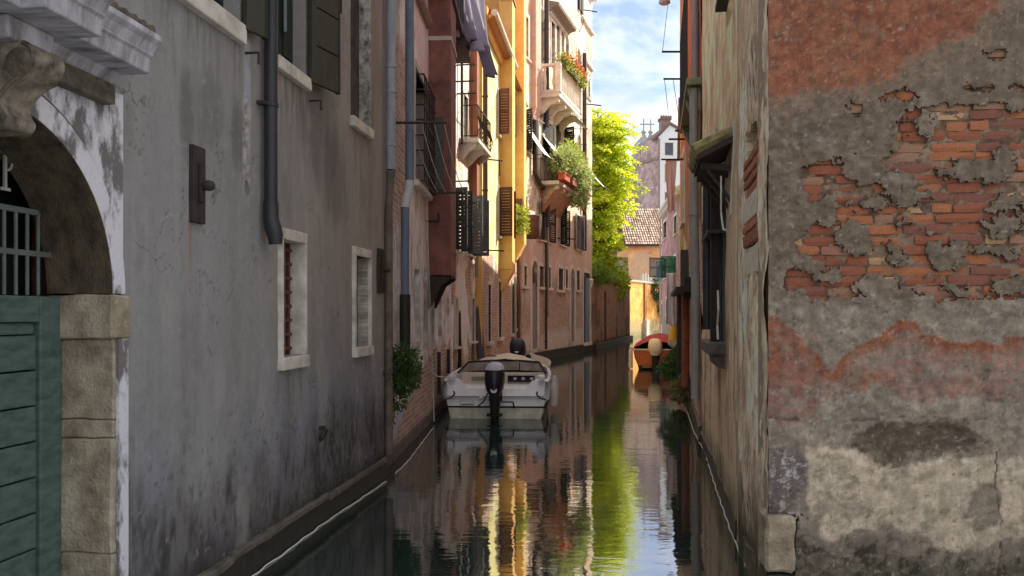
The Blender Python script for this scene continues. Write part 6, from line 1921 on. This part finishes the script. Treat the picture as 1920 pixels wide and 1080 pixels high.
while z < 3.5:
    x = -.05 - rngb.uniform(0, .12); hgt = pitch - .007 + rngb.uniform(-.004, .003)
    dz = rngb.uniform(-.003, .003)
    while x < 2.3:
        w_ = rngb.choice([.235, .25, .24, .225, .125, .25, .19]) + rngb.uniform(-.012, .012)
        a, b = max(x + .006, .006), x + w_ - .005
        if b - a > .03:
            PU, PZ = np.meshgrid(a + (b - a) * probe_u, z + hgt * probe_z)
            if (removed(PU, PZ, 4) > 0).any():
                PXc, PYc = to_px(np.array((a + b) / 2), np.array(z))
                m_ = rngb.choices(range(6), [32, 28, 15, 8, 14, 3])[0]
                o = bpy.data.objects.new('brick', brick_mesh(rngb.randrange(10), m_)); COL.objects.link(o); o.parent = N_root
                dep = rngb.gauss(.004, .005)
                o.location = Vector((lF.x, lF.y, 0)) + FF.d * a - FF.n * (max(-.004, min(dep, .016))) + Vector((0, 0, z + dz + rngb.uniform(-.003, .003)))
                o.rotation_euler = (0, rngb.gauss(0, .012), FF.rot + rngb.gauss(0, .01))
                o.scale = (b - a, 1, hgt); nb += 1
        x += w_
    z += pitch; row += 1
# dressed corner stone at the foot
zc = FF.z(1450, 962)
FF.build(MB().box(-.02, .15, -.035, .25, FF.z(1450, 1072), zc), 'corner_stone', pmat('corner_limestone', (150, 136, 114), var=.3, scale=9, bump=.8, tint=(92, 80, 62), dist=.012), bevel=.02, rough=.012)
FF.build(MB().box(-.01, .17, -.02, .25, -.5, FF.z(1450, 1072) - .012), 'corner_stone', pmat('wet_plinth', (46, 46, 40)), bevel=.018)
NF.build(MB().box(.05, NF.L - .03, .1, -.012, -.5, .20), 'plinth', pmat('wet_plinth', (46, 46, 40)), bevel=.02, rough=.02)
MF.build(MB().box(.02, MF.L - .02, .1, -.015, -.5, .18), 'plinth', pmat('wet_plinth', (46, 46, 40)), bevel=.02, rough=.025)
LF.build(MB().box(.02, LF.L - .02, .1, -.02, -.5, .22), 'plinth', pmat('wet_plinth', (46, 46, 40)), bevel=.02, rough=.03)
# ------------------------------------------------------------------ boats
GEL = pmat('white_gelcoat', (244, 242, 250), rough=.35, var=.03, scale=5, bump=.05, tint=(206, 203, 206))
GELB = pmat('hull_cream', (196, 192, 178), rough=.5, var=.2, scale=4, tint=(150, 150, 126))
RUB = pmat('black_rubber', (26, 26, 28), rough=.7)
SEAT = pmat('boat_interior', (196, 182, 162), rough=.7, var=.15, scale=4)
COWL = pmat('cowl_dark', (36, 36, 50), rough=.3, var=.25, scale=5, tint=(26, 24, 32))
SILV = pmat('cowl_silver', (170, 170, 180), rough=.4, var=.12)
CHR = pmat('boat_steel', (170, 168, 164), rough=.3, metallic=.9, var=.1)

def outboard(parent, y, ztop, tilt=0.0, cm=None, topm=None, s=1.0, cover=None):
    """an outboard engine hung on a transom at local y, seen from behind"""
    E_ = empty('outboard', (0, y, 0)); E_.parent = parent
    E_.rotation_euler = (tilt, 0, 0)
    cm = cm or COWL
    rings = []
    #   z (from top), half width, front y, back y
    prof = [(ztop, .06, -.10, .10), (ztop - .03, .12, -.20, .16), (ztop - .10, .155, -.27, .2), (ztop - .2, .172, -.31, .22), (ztop - .32, .172, -.32, .22), (ztop - .43, .15, -.30, .2), (ztop - .50, .115, -.25, .17), (ztop - .56, .085, -.2, .12)]
    pw = .5 if cover else .7
    def ring(z, w, a, b, nn=16):
        c = (a + b) / 2; h = (b - a) / 2; out = []
        for k in range(nn):
            t = 2 * math.pi * k / nn; cs, sn = math.cos(t), math.sin(t)
            out.append((w * s * math.copysign(abs(cs) ** pw, cs), c * s + h * s * math.copysign(abs(sn) ** pw, sn), z))
        return out
    if cover:
        MB().loft([ring(*p) for p in prof]).build('engine_cover', cover, E_, smooth=True)
    else:
        MB().loft([ring(*p) for p in prof[2:]]).build('cowl', cm, E_, smooth=True)
        MB().loft([ring(p[0] + .004, p[1] * 1.03 + .004, p[2] - .01, p[3] + .01) for p in prof[:3]]).build('cowl_top', topm or SILV, E_, smooth=True)
    zb = ztop - .55
    MB().lathe([(.055, -.012), (.06, 0), (.04, .012)], 14, (0, -.285 * s, zb + .13), 'y').build('cowl_badge', CHR, E_)
    MB().loft([ring(zb + .06, .10, -.2, .12, 10), (ring(zb - .12, .085, -.18, .1, 10)), (ring(zb - .3, .075, -.16, .06, 10)), ring(zb - .8, .05, -.16, .05, 10)]).build('mid_leg', RUB, E_, smooth=True)
    MB().box(-.11, .11, .10, .2, zb - .12, zb + .12).build('clamp_bracket', RUB, E_, bevel=.01)
    MB().box(-.13, .13, -.22, .02, zb - .33, zb - .315).build('anti_splash_plate', RUB, E_)
    return E_

def hull(parent, stations, m_top, m_bot, rub=True, thick=.05):
    """stations: (y, half beam at gunwale, gunwale z, half beam at chine, chine z, keel z)"""
    up, lo = MB(), MB()
    R1, R2 = [], []
    for (y, b, zg, bc, zc, zk) in stations:
        R1.append([(-bc, y, zc), (-(b + bc) / 2 - .03, y, (zg + zc) / 2), (-b, y, zg), (-b + thick, y, zg), (-b + thick + .02, y, zg - .25), (b - thick - .02, y, zg - .25), (b - thick, y, zg), (b, y, zg), ((b + bc) / 2 + .03, y, (zg + zc) / 2), (bc, y, zc)])
        R2.append([(-bc, y, zc), (-bc * .94, y, -.02), (-bc * .6, y, zk - .15), (0, y, zk - .2), (bc * .6, y, zk - .15), (bc * .94, y, -.02), (bc, y, zc)])
    up.loft(R1, closed=False); lo.loft(R2, closed=False)
    lo.f.append((0, 1, 2, 3, 4, 5, 6))
    h = up.build('hull', m_top, parent, smooth=True)
    lo.build('hull_bottom', m_bot, parent, smooth=True)
    if rub:
        for sd in (-1, 1):
            MB().tube([(sd * (st[3] + .02), st[0], st[4]) for st in stations], .03, 8).build('rub_rail', RUB, parent, smooth=True)
    return h

# white motorboat moored on the left
WB = empty('motorboat', (-.28, 14.62, 0), math.radians(-3.0))
tag(WB, 'white open motorboat with dark outboard moored on the left, stern towards us', 'boat')
st = [(0, .90, .64, .82, .20, -.05), (.5, .93, .66, .85, .2, -.1), (1.4, .94, .68, .85, .21, -.14), (2.4, .90, .71, .78, .23, -.16), (3.3, .74, .75, .58, .27, -.14), (4.1, .44, .80, .3, .34, -.08), (4.6, .16, .83, .08, .42, .02), (4.75, .02, .85, .01, .5, .1)]
hull(WB, st, GEL, GELB)
MB().add([(-.82, -.002, .2), (.82, -.002, .2), (.90, .16, .5), (.90, .24, .64), (.62, .24, .64), (.52, .17, .50), (-.52, .17, .50), (-.62, .24, .64), (-.90, .24, .64), (-.90, .16, .5)], [(0, 1, 2, 5, 6, 9), (2, 3, 4, 5), (6, 7, 8, 9)]).build('transom', GEL, WB)
MB().box(-.88, .88, -.01, .3, .185, .215).build('rub_rail', RUB, WB, bevel=.008)
MB().box(-.60, .60, .2, .5, .30, .505).build('motor_well', GEL, WB, bevel=.02)
for sd in (-1, 1):
    MB().loft([[(sd * .60, .14, .30), (sd * .92, .12, .30), (sd * .92, .19, .5), (sd * .60, .19, .5)], [(sd * .66, .45, .45), (sd * .93, .5, .5), (sd * .92, .5, .66), (sd * .66, .45, .66)]]).build('stern_box', GEL, WB, bevel=.03)
    MB().box(sd * .78 - .06, sd * .78 + .06, .1, .42, .655, .73).build('stern_locker', GEL, WB, bevel=.02)
    MB().tube([(sd * .72, -.02, .40), (sd * .76, -.05, .36), (sd * .86, -.03, .33)], .012, 6).build('mooring_cleat', RUB, WB)
    MB().tube([(sd * .72, -.035, .47), (sd * .70, -.05, .43), (sd * .72, -.06, .40)], .014, 6).build('cleat', RUB, WB)
MB().lathe([(.035, -.02), (.03, 0)], 12, (-.25, 0, .38), 'y').build('drain_cap', CHR, WB)
# boarding step
for z_ in (.23, .31): MB().bar((-.60, -.05, z_), (-.36, -.05, z_), .018).build('step_rail', CHR, WB)
for x_ in (-.60, -.36): MB().bar((x_, -.05, .22), (x_, -.05, .32), .018).build('step_rail', CHR, WB)
MB().box(-.58, -.38, -.05, .0, .235, .25).build('step_tread', pmat('teak', (120, 90, 62), var=.3), WB)
# inside: bulkhead with lockers, seats, floor
MB().box(-.86, .86, .3, 3.4, .16, .20).build('cockpit_floor', SEAT, WB)
MB().box(-.80, .80, 1.9, 1.96, .2, .66).build('bulkhead', SEAT, WB, bevel=.015)
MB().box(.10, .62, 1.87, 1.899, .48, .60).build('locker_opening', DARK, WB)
MB().box(-.60, -.06, 1.87, 1.899, .50, .58).build('locker_door', pmat('locker_grey', (120, 112, 100)), WB)
MB().box(.02, .72, 1.2, 1.86, .2, .40).build('seat', SEAT, WB, bevel=.03)
MB().box(-.72, -.02, 1.2, 1.86, .2, .42).build('seat', SEAT, WB, bevel=.03)
for k in range(6):
    MB().lathe([(.03, 0), (.04, .03), (.03, .05)], 8, (.16 + k * .08, 1.86, .50 + .02 * (k % 2))).build('stowed_can', SILV if k % 2 else COWL, WB)
# windscreen frame
ws = [(-.84, 1.7, .67), (-.70, 2.25, .84), (-.25, 2.5, .86), (.25, 2.5, .86), (.70, 2.25, .84), (.84, 1.7, .67)]
MB().tube(ws, .022, 8).build('windscreen_rail', RUB, WB, smooth=True)
MB().loft([[(x * .98, y, z - .01) for x, y, z in ws], [(x * .98, y + .12, .66) for x, y, z in ws]], closed=False).build('windscreen', glassmat('smoked_screen', (168, 158, 150), .15), WB, smooth=True)
for x_ in (-.28, .30): MB().bar((x_, 2.5, .66), (x_, 2.5, .86), .02).build('windscreen_post', RUB, WB)
# foredeck under a cream tarpaulin
TARP = pmat('cream_tarp', (198, 186, 164), rough=.85, var=.12, scale=3, bump=.4, bscale=8, dist=.02)
fd = [[(-b, y, zg), (-b * .6, y, zg + .13 * h_), (0, y, zg + .2 * h_), (b * .6, y, zg + .13 * h_), (b, y, zg)] for (y, b, zg, h_) in ((2.45, .86, .72, .9), (3.0, .78, .75, 1.0), (3.6, .62, .78, .9), (4.2, .38, .81, .6), (4.72, .04, .86, .2))]
MB().loft(fd, closed=False).build('foredeck_tarp', TARP, WB, smooth=True)
MB().tube([(.1 * math.cos(t) - .3, 3.0 + .05 * math.sin(t), .925) for t in np.linspace(0, 6.28, 12)], .01, 5).build('deck_eye', RUB, WB)
MB().lathe([(.05, 0), (.06, .06), (.02, .1)], 8, (.45, 3.2, .86)).build('deck_lamp', RUB, WB)
outboard(WB, -.14, .97, math.radians(3))
for (x_, y_, z_) in ((.93, .7, .34), (.94, 2.0, .36)):
    fn = MB().lathe([(.02, -.22), (.07, -.18), (.085, -.05), (.085, .1), (.06, .2), (.02, .24)], 12, (x_ + .06, y_, z_)).build('fender', pmat('fender_white', (196, 190, 180), rough=.5, var=.15), WB, smooth=True)
    MB().tube([(x_ + .06, y_, z_ + .22), (x_ - .02, y_, .70)], .009, 5).build('fender_rope', pmat('line_cord', (196, 190, 184)), WB)
MB().tube([(-.76, .2, .68), (-.95, -.4, .75), (-1.1, -1.0, 1.0)], .011, 6).build('mooring_line', pmat('line_cord', (196, 190, 184)), WB, smooth=True)
MB().tube([(-.80, .3, .68), (-.9, 1.2, .60), (-1.02, 2.2, .9)], .011, 6).build('mooring_line', pmat('line_cord', (196, 190, 184)), WB, smooth=True)
for (a, b) in (((-.2, -.1, .30), (-.10, -.12, .5)), ((-.2, -.1, .30), (-.3, -.03, .22)), ((.1, -.12, .30), (.3, -.05, .29)), ((.3, -.05, .29), (.32, -.02, .18))):
    MB().tube([a, b], .012, 6).build('engine_cable', RUB, WB)

# second boat just beyond it, mostly hidden, its dark covered engine tipped up
SB = empty('motorboat', (.12, 21.4, 0), math.radians(-6))
tag(SB, 'small grey boat beyond the white motorboat with dark covered engine tipped up', 'boat')
st2 = [(y_, b * .80, zG * .66, bc * .80, zc * .7, zk) for (y_, b, zG, bc, zc, zk) in st]
hull(SB, st2, pmat('grey_gelcoat', (168, 160, 150), rough=.45, var=.15), GELB)
MB().add([(-.66, 0, .14), (.66, 0, .14), (.72, .03, .42), (-.72, .03, .42)], [(0, 1, 2, 3)]).build('transom', pmat('grey_gelcoat', (168, 160, 150)), SB)
MB().loft([[(-b * .78, y, zG * .66), (0, y, zG * .66 + .08), (b * .78, y, zG * .66)] for (y, b, zG, *_r) in st[1:]], closed=False).build('boat_cover', pmat('grey_tarp', (140, 132, 124), var=.2), SB, smooth=True)
NAVY = pmat('navy_engine_cover', (30, 32, 46), rough=.6, var=.3, scale=5)
ob2 = outboard(SB, -.05, 1.22, math.radians(-24), cover=NAVY, s=1.15)

# red boat under its cover on the right
RB_ = empty('motorboat', (4.65, 27.6, 0), math.radians(-14))
tag(RB_, 'varnished wooden boat under a red tarpaulin with cream covered outboard', 'boat')
VAR = pmat('orange_varnish', (176, 92, 34), rough=.35, var=.25, scale=4, stretch=(1, .3, 4))
st3 = [(0, .72, .62, .58, .12, -.1), (.8, .80, .62, .64, .12, -.1), (2.0, .84, .64, .66, .12, -.1), (3.2, .72, .68, .5, .16, -.1), (4.2, .4, .76, .22, .26, -.04), (4.8, .04, .86, .02, .4, .05)]
hull(RB_, st3, VAR, pmat('dark_antifoul', (50, 34, 30)), rub=False)
MB().add([(-.58, -.004, .12), (.58, -.004, .12), (.72, -.004, .62), (-.72, -.004, .62)], [(0, 1, 2, 3)]).build('transom', VAR, RB_)
MB().tube([(-.74, -.02, .63), (.74, -.02, .63)], .03, 6).build('rub_rail', pmat('cream_trim', (200, 186, 156)), RB_)
REDT = pmat('red_tarpaulin', (160, 44, 50), rough=.75, var=.18, scale=3, bump=.5, bscale=7, dist=.02)
cov = []
for (y, b, zG, hh) in ((-.02, .78, .62, .30), (.3, .83, .62, .42), (1.0, .86, .63, .50), (2.0, .88, .65, .48), (3.0, .76, .68, .40), (4.0, .48, .76, .25), (4.75, .08, .86, .05)):
    cov.append([(-b, y, zG - .04), (-b * .85, y, zG + hh * .35), (-b * .4, y, zG + hh * .85), (0, y, zG + hh), (b * .4, y, zG + hh * .85), (b * .85, y, zG + hh * .35), (b, y, zG - .04)])
MB().loft(cov, closed=False).build('tarpaulin', REDT, RB_, smooth=True)
CREAM = pmat('cream_engine_cover', (222, 200, 168), rough=.7, var=.1, scale=4, bump=.3, bscale=9)
outboard(RB_, -.22, 1.0, math.radians(-6), cover=CREAM, s=1.25)
MB().box(-.86, -.74, -.15, .05, .02, .62).build('fender_board', pmat('cream_trim', (200, 186, 156)), RB_, bevel=.03)
MB().tube([(-.80, -.05, .72), (-.80, -.05, .60), (-.82, -.12, .1)], .05, 8).build('fender', pmat('cream_trim', (200, 186, 156)), RB_, smooth=True)
MB().box(-.42, .12, -.3, -.02, .06, .11).build('swim_step', pmat('teak', (120, 90, 62)), RB_)
# bundled tarpaulin on the quay wall beside it
tb = at(1272, 640, 26.5)
bundle = empty('tarpaulin_bundle', tb); tag(bundle, 'grey folded tarpaulin bundle behind the red boat', 'tarpaulin')
rings = []
for k in range(7):
    t = k / 6; rr = .28 * math.sin(math.pi * (.15 + .7 * t)) + .05
    rings.append([(-.3 + .6 * t, rr * math.cos(a) * .8 + .02 * math.sin(5 * a + k), .05 + rr * math.sin(a) + .02 * math.cos(4 * a + k)) for a in np.linspace(0, 6.28, 13)[:-1]])
MB().loft(rings).build('folded_cloth', pmat('silver_tarp', (150, 146, 142), var=.35, scale=9, stretch=(1, 1, 4)), bundle, smooth=True)
MB().box(-.1, .1, -.05, .05, -2.2, -.1).build('support_post', IRON, bundle)
# ------------------------------------------------------------------ mooring posts
POST = pmat('grey_mooring_timber', (92, 86, 84), var=.35, scale=6, bump=.6, stretch=(4, 4, .4), dist=.01)
for (px, ytop, Yp, r_, lab, lean) in ((878, 572, 20.3, .115, 'thick grey mooring post behind the white boat, left of the pair', -.05), (893, 575, 21.0, .12, 'thick leaning mooring post behind the white boat, right of the pair', -.16), (858, 584, 18.6, .075, 'thin dark mooring post against the wall behind the white boat', -.02)):
    top = at(px, ytop, Yp); bot = Vector((top.x - lean, Yp, 0))
    r = empty('mooring_post', bot); tag(r, lab, 'mooring post', 'mooring posts on the left')
    dx = top.x - bot.x
    MB().tube([(-dx * .8, 0, -1.4), (0, 0, 0), (dx * .5, 0, top.z * .5), (dx, 0, top.z - .02)], [r_ * 1.05, r_ * 1.03, r_, r_ * .94], 12).build('shaft', POST if r_ > .1 else pmat('black_timber', (40, 32, 28), var=.4), r, smooth=True)
    MB().lathe([(r_ * .95, 0), (r_ * .9, .03), (r_ * .5, .05)], 12, (dx, 0, top.z - .022)).build('cap', pmat('post_top', (140, 128, 112)), r)
    MB().lathe([(r_ * 1.06, -.05), (r_ * 1.09, .12), (r_ * 1.05, .3)], 12).build('tide_growth', pmat('wet_plinth', (46, 46, 40)), r)
# lifebuoy-like red and white buoy hung on the wall
bu = at(901, 590, 21.6)
bo = empty('fender_buoy', bu); tag(bo, 'red and white fender buoy hung behind the mooring posts', 'buoy')
MB().lathe([(.02, -.34), (.08, -.28), (.1, -.1), (.1, .08), (.07, .18), (.02, .24)], 12).build('float', pmat('buoy_red', (168, 64, 52), var=.2), bo, smooth=True)
MB().lathe([(.102, -.05), (.104, .02)], 12).build('white_band', pmat('buoy_white', (210, 202, 196)), bo)
MB().tube([(0, 0, .22), (0, .02, .9)], .012, 5).build('rope', pmat('line_cord', (196, 190, 184)), bo)

# ------------------------------------------------------------------ floating ropes along both walls
ROPE = pmat('white_rope', (196, 194, 188), rough=.9, var=.2)
def rope(label, pix, group=None, shift=0.0):
    P_ = []
    for (px, py) in pix:
        Y = CAMZ * F / (py - HY); P_.append(Vector(((px - CX) / F * Y, Y, .006)))
    pts = []
    for a, b in zip(P_[:-1], P_[1:]):
        nseg = max(3, int((b - a).length / .12))
        for k in range(nseg):
            p = a.lerp(b, k / nseg); pts.append((p.x + shift + .006 * math.sin(k * 1.7 + a.y), p.y, .006 + .004 * math.sin(k * 2.3)))
    pts.append((P_[-1].x + shift, P_[-1].y, .006))
    o_ = MB().tube(pts, .0055, 6).build('floating_rope', ROPE, smooth=True)
    tag(o_, label, 'rope', group)
rope('white rope floating along the foot of the grey house on the left', [(440, 1092), (520, 1035), (600, 977), (660, 938), (712, 904)], shift=.07)
rope('white rope floating along the pink house towards the white boat', [(742, 888), (765, 866), (790, 832), (812, 803)])
rope('white rope floating along the foot of the right bank', [(1398, 1062), (1375, 1010), (1345, 925), (1322, 850), (1300, 808), (1288, 770), (1282, 735)])

# ------------------------------------------------------------------ plants
def on_face(fc, px, py, out): u, z = fc.uz(px, py, out); return fc.w(u, out, z)
bush('wall_shrub', 'green wild shrub growing from the wall corner beside the grey house', 'shrub', Vector((-1.50, 9.62, 1.13)),
     [(.14, .1, .02, .20, .3, .22), (.28, .05, .22, .13, .22, .10), (.06, .1, .2, .10, .2, .09), (.1, .25, -.12, .14, .25, .18), (.3, .2, -.05, .15, .25, .2), (.36, .1, .08, .1, .2, .1), (.2, .1, -.3, .1, .14, .14), (.12, .1, -.46, .06, .1, .14)], 3000, .055, LG, 51)
bush('wall_shrub', 'dark green shrub hanging from the right bank wall beside the red boat', 'shrub', on_face(LF, 1288, 685, .0),
     [(-.15, 0, 0, .22, .5, .28), (-.27, .3, -.12, .2, .4, .18), (-.08, .0, .26, .14, .4, .2), (-.2, -.4, -.26, .14, .3, .16)], 2800, .075, LG, 52)
bush('wall_shrub', 'thin grassy tuft trailing to the water below the right bank shrub', 'shrub', on_face(LF, 1292, 728, .0),
     [(-.12, 0, 0, .16, .5, .16), (-.1, .4, -.15, .12, .4, .12)], 900, .09, leafmat('leaf_straw', (96, 90, 56), (140, 132, 84), .3), 53)
u0, u1, zf, hr = BAL1; v0, v1, zg = BAL2
# flower box on the upper balcony
fb = empty('flower_box', P.w((u0 + u1) / 2, .86, zf + hr + .02)); fb.rotation_euler = (0, 0, P.rot)
tag(fb, 'flower box of red and orange blooms on the upper stone balcony rail', 'flower box')
Lb = (u1 - u0)
MB().box(-Lb * .42, Lb * .46, -.1, .1, -.02, .2).build('box', pmat('dark_planter', (70, 58, 60)), fb)
rngf = np.random.default_rng(61)
n_ = 1500
pts = np.stack([rngf.uniform(-Lb * .46, Lb * .5, n_), rngf.normal(-.02, .13, n_), rngf.uniform(-.05, .55, n_) * (.5 + .6 * vnoise(np.linspace(0, 9, n_), 0, 5))], -1)
leaves('foliage', pts, rngf.normal(0, 1, (n_, 3)), .13, LY, fb, 62)
n_ = 420
xs = rngf.uniform(-Lb * .40, Lb * .5, n_)
pts = np.stack([xs, rngf.normal(-.08, .13, n_), .22 + .3 * rngf.random(n_)], -1)
tag(leaves('red_flowers', pts[:220], rngf.normal(0, 1, (220, 3)) + (0, -.6, .5), .13, leafmat('petal_red', (186, 50, 36), (220, 96, 76), .4), fb, 63, aspect=.9), kind='stuff')
tag(leaves('orange_flowers', pts[220:], rngf.normal(0, 1, (200, 3)) + (0, -.6, .5), .13, leafmat('petal_orange', (214, 110, 52), (232, 160, 120), .4), fb, 64, aspect=.9), kind='stuff')
# planters and plants on the lower balcony
def planter(label, uu, ww, m, out=.62):
    r = empty('planter', P.w(uu, out, zg + .0)); r.rotation_euler = (0, 0, P.rot); tag(r, label, 'planter')
    MB().box(-ww / 2, ww / 2, -.13, .13, .02, .30).build('pot', m, r, bevel=.015)
    MB().box(-ww / 2 - .02, ww / 2 + .02, -.15, .15, .24, .305).build('pot_rim', m, r, bevel=.01)
TER = pmat('terracotta', (172, 82, 56), var=.2, scale=5)
planter('long terracotta planter at the near end of the lower balcony', v0 + .35, .9, TER, .86)
planter('terracotta planter in the middle of the lower balcony', v0 + 1.7, .9, pmat('dark_terracotta', (128, 66, 50), var=.25), .86)
bush('balcony_plant', 'grey green bushy plant overflowing the lower balcony', 'plant', P.w(v0 + .5, .7, zg + .3),
     [(.2, .6, .6, .6, .8, .6), (.6, 2.0, .5, .6, .8, .65), (1.0, 3.0, .2, .5, .8, .6), (.8, 2.2, -.4, .4, .7, .5), (-.1, -.4, .4, .35, .5, .4), (1.05, 3.2, -.5, .3, .5, .4)], 6500, .13, LGG, 66)
bush('balcony_plant', 'yellow green climber behind the grey plant on the lower balcony', 'plant', P.w(v0 + 2.2, .4, zg + .6),
     [(.2, .3, .6, .6, .9, .6), (.5, 1.2, .2, .5, .8, .7), (.2, .0, 1.0, .4, .5, .35)], 3200, .13, LY, 67)
bush('hanging_plant', 'bright green potted plant at the joint of yellow and peach houses', 'plant', E.w(E.u(974, .3), .3, E.z(974, 410, .3)),
     [(0, 0, .1, .25, .3, .32), (.1, .1, -.2, .2, .25, .25)], 900, .1, LY, 68)
pb = empty('plant_pot', P.w(P.u(983), .25, P.z(983, 448))); tag(pb, 'dark round pot hung at the corner of the peach house', 'pot')
MB().lathe([(.2, 0), (.3, .08), (.36, .4), (.38, .8), (.34, .82)], 14, (0, 0, 0)).build('pot', pmat('dark_pot', (84, 58, 50), var=.3), pb, smooth=True)
MB().bar((0, 0, .5), tuple(P.n * -.3 + Vector((0, 0, .5))), .04).build('pot_hook', IRON, pb)

# ------------------------------------------------------------------ laundry
SHEET = pmat('blue_grey_cotton', (136, 136, 152), var=.12, scale=3, rough=.95, bump=.3, bscale=14, dist=.01)
SHEETD = pmat('slate_cotton', (100, 100, 112), var=.15, scale=3, rough=.95, bump=.3, bscale=14, dist=.01)
JEAN = pmat('grey_denim', (96, 96, 114), var=.15, scale=5, rough=.95, bump=.3, bscale=60)
ln0, ln1 = at(822, -36, 14.6), at(905, -34, 18.2)
cl = empty('clothes_line', ln0); tag(cl, 'thin clothes line above the canal holding the grey blue laundry', 'clothes line')
MB().tube([(0, 0, 0), tuple((ln1 - ln0) * .5 - Vector((0, 0, .04))), tuple(ln1 - ln0)], .008, 5).build('line', pmat('line_cord', (196, 190, 184)), cl)
axl = (ln1 - ln0).normalized()
def hang(label, t, width, drop, m, **k):
    o_ = ln0.lerp(ln1, t); q = cloth('laundry', o_, axl, width, drop, m, **k)
    tag(q, label, 'laundry', 'laundry on the upper clothes line'); return q
hang('pale blue grey shirt, nearest piece on the upper clothes line', .12, 1.0, 1.05, SHEET, folds=2.2, amp=.09, seed=3, taper=.15, lean=(.08, 0, 0))
hang('slate grey cloth with deep folds second on the upper clothes line', .42, 1.25, 1.15, SHEETD, folds=3, amp=.12, seed=5, taper=.2, lean=(.12, 0, 0))
hang('blue grey shirt hanging third on the upper clothes line', .62, 1.1, 1.35, SHEET, folds=2.5, amp=.11, seed=8, taper=.1, lean=(.2, 0, 0))
hang('grey denim trousers, longest piece and last on the upper clothes line', .84, .9, 1.95, JEAN, folds=1.6, amp=.08, seed=9, taper=.05, lean=(.3, 0, 0), split=.35)
# pale laundry on the right bank
p_ = at(1258, 300, 19.0)
q = cloth('laundry', p_, (1, .25, 0), .26, 1.15, leafmat('rose_cotton', (246, 222, 212), (246, 222, 212), .5), folds=2, amp=.05, seed=12, taper=.4)
tag(q, 'pale rose cloth hanging by the wash-line poles on the right', 'laundry')
p_ = at(1259, 512, 20.5)
q = cloth('laundry', p_, (1, .25, 0), .26, 1.25, pmat('grey_white_cotton', (206, 200, 202), var=.15, scale=4, rough=.95), folds=1.5, amp=.05, seed=14, taper=-.3)
tag(q, 'greyish white cloth hanging low on the right bank above the shrub', 'laundry')
ybx = at(1264, 640, 21.2)
yb = empty('bucket', ybx); tag(yb, 'yellow plastic canister hung on the right bank wall', 'canister')
MB().lathe([(.09, 0), (.11, .02), (.11, .42), (.07, .48), (.04, .5), (.04, .55)], 12).build('canister_body', pmat('yellow_plastic', (206, 160, 46), rough=.5, var=.12), yb, smooth=True)
MB().bar((0, 0, .5), (.6, .2, .52), .03).build('hook', IRON, yb)
MB().tube([(0, 0, .55), (0, 0, 1.7)], .01, 5).build('rope', pmat('line_cord', (196, 190, 184)), yb)
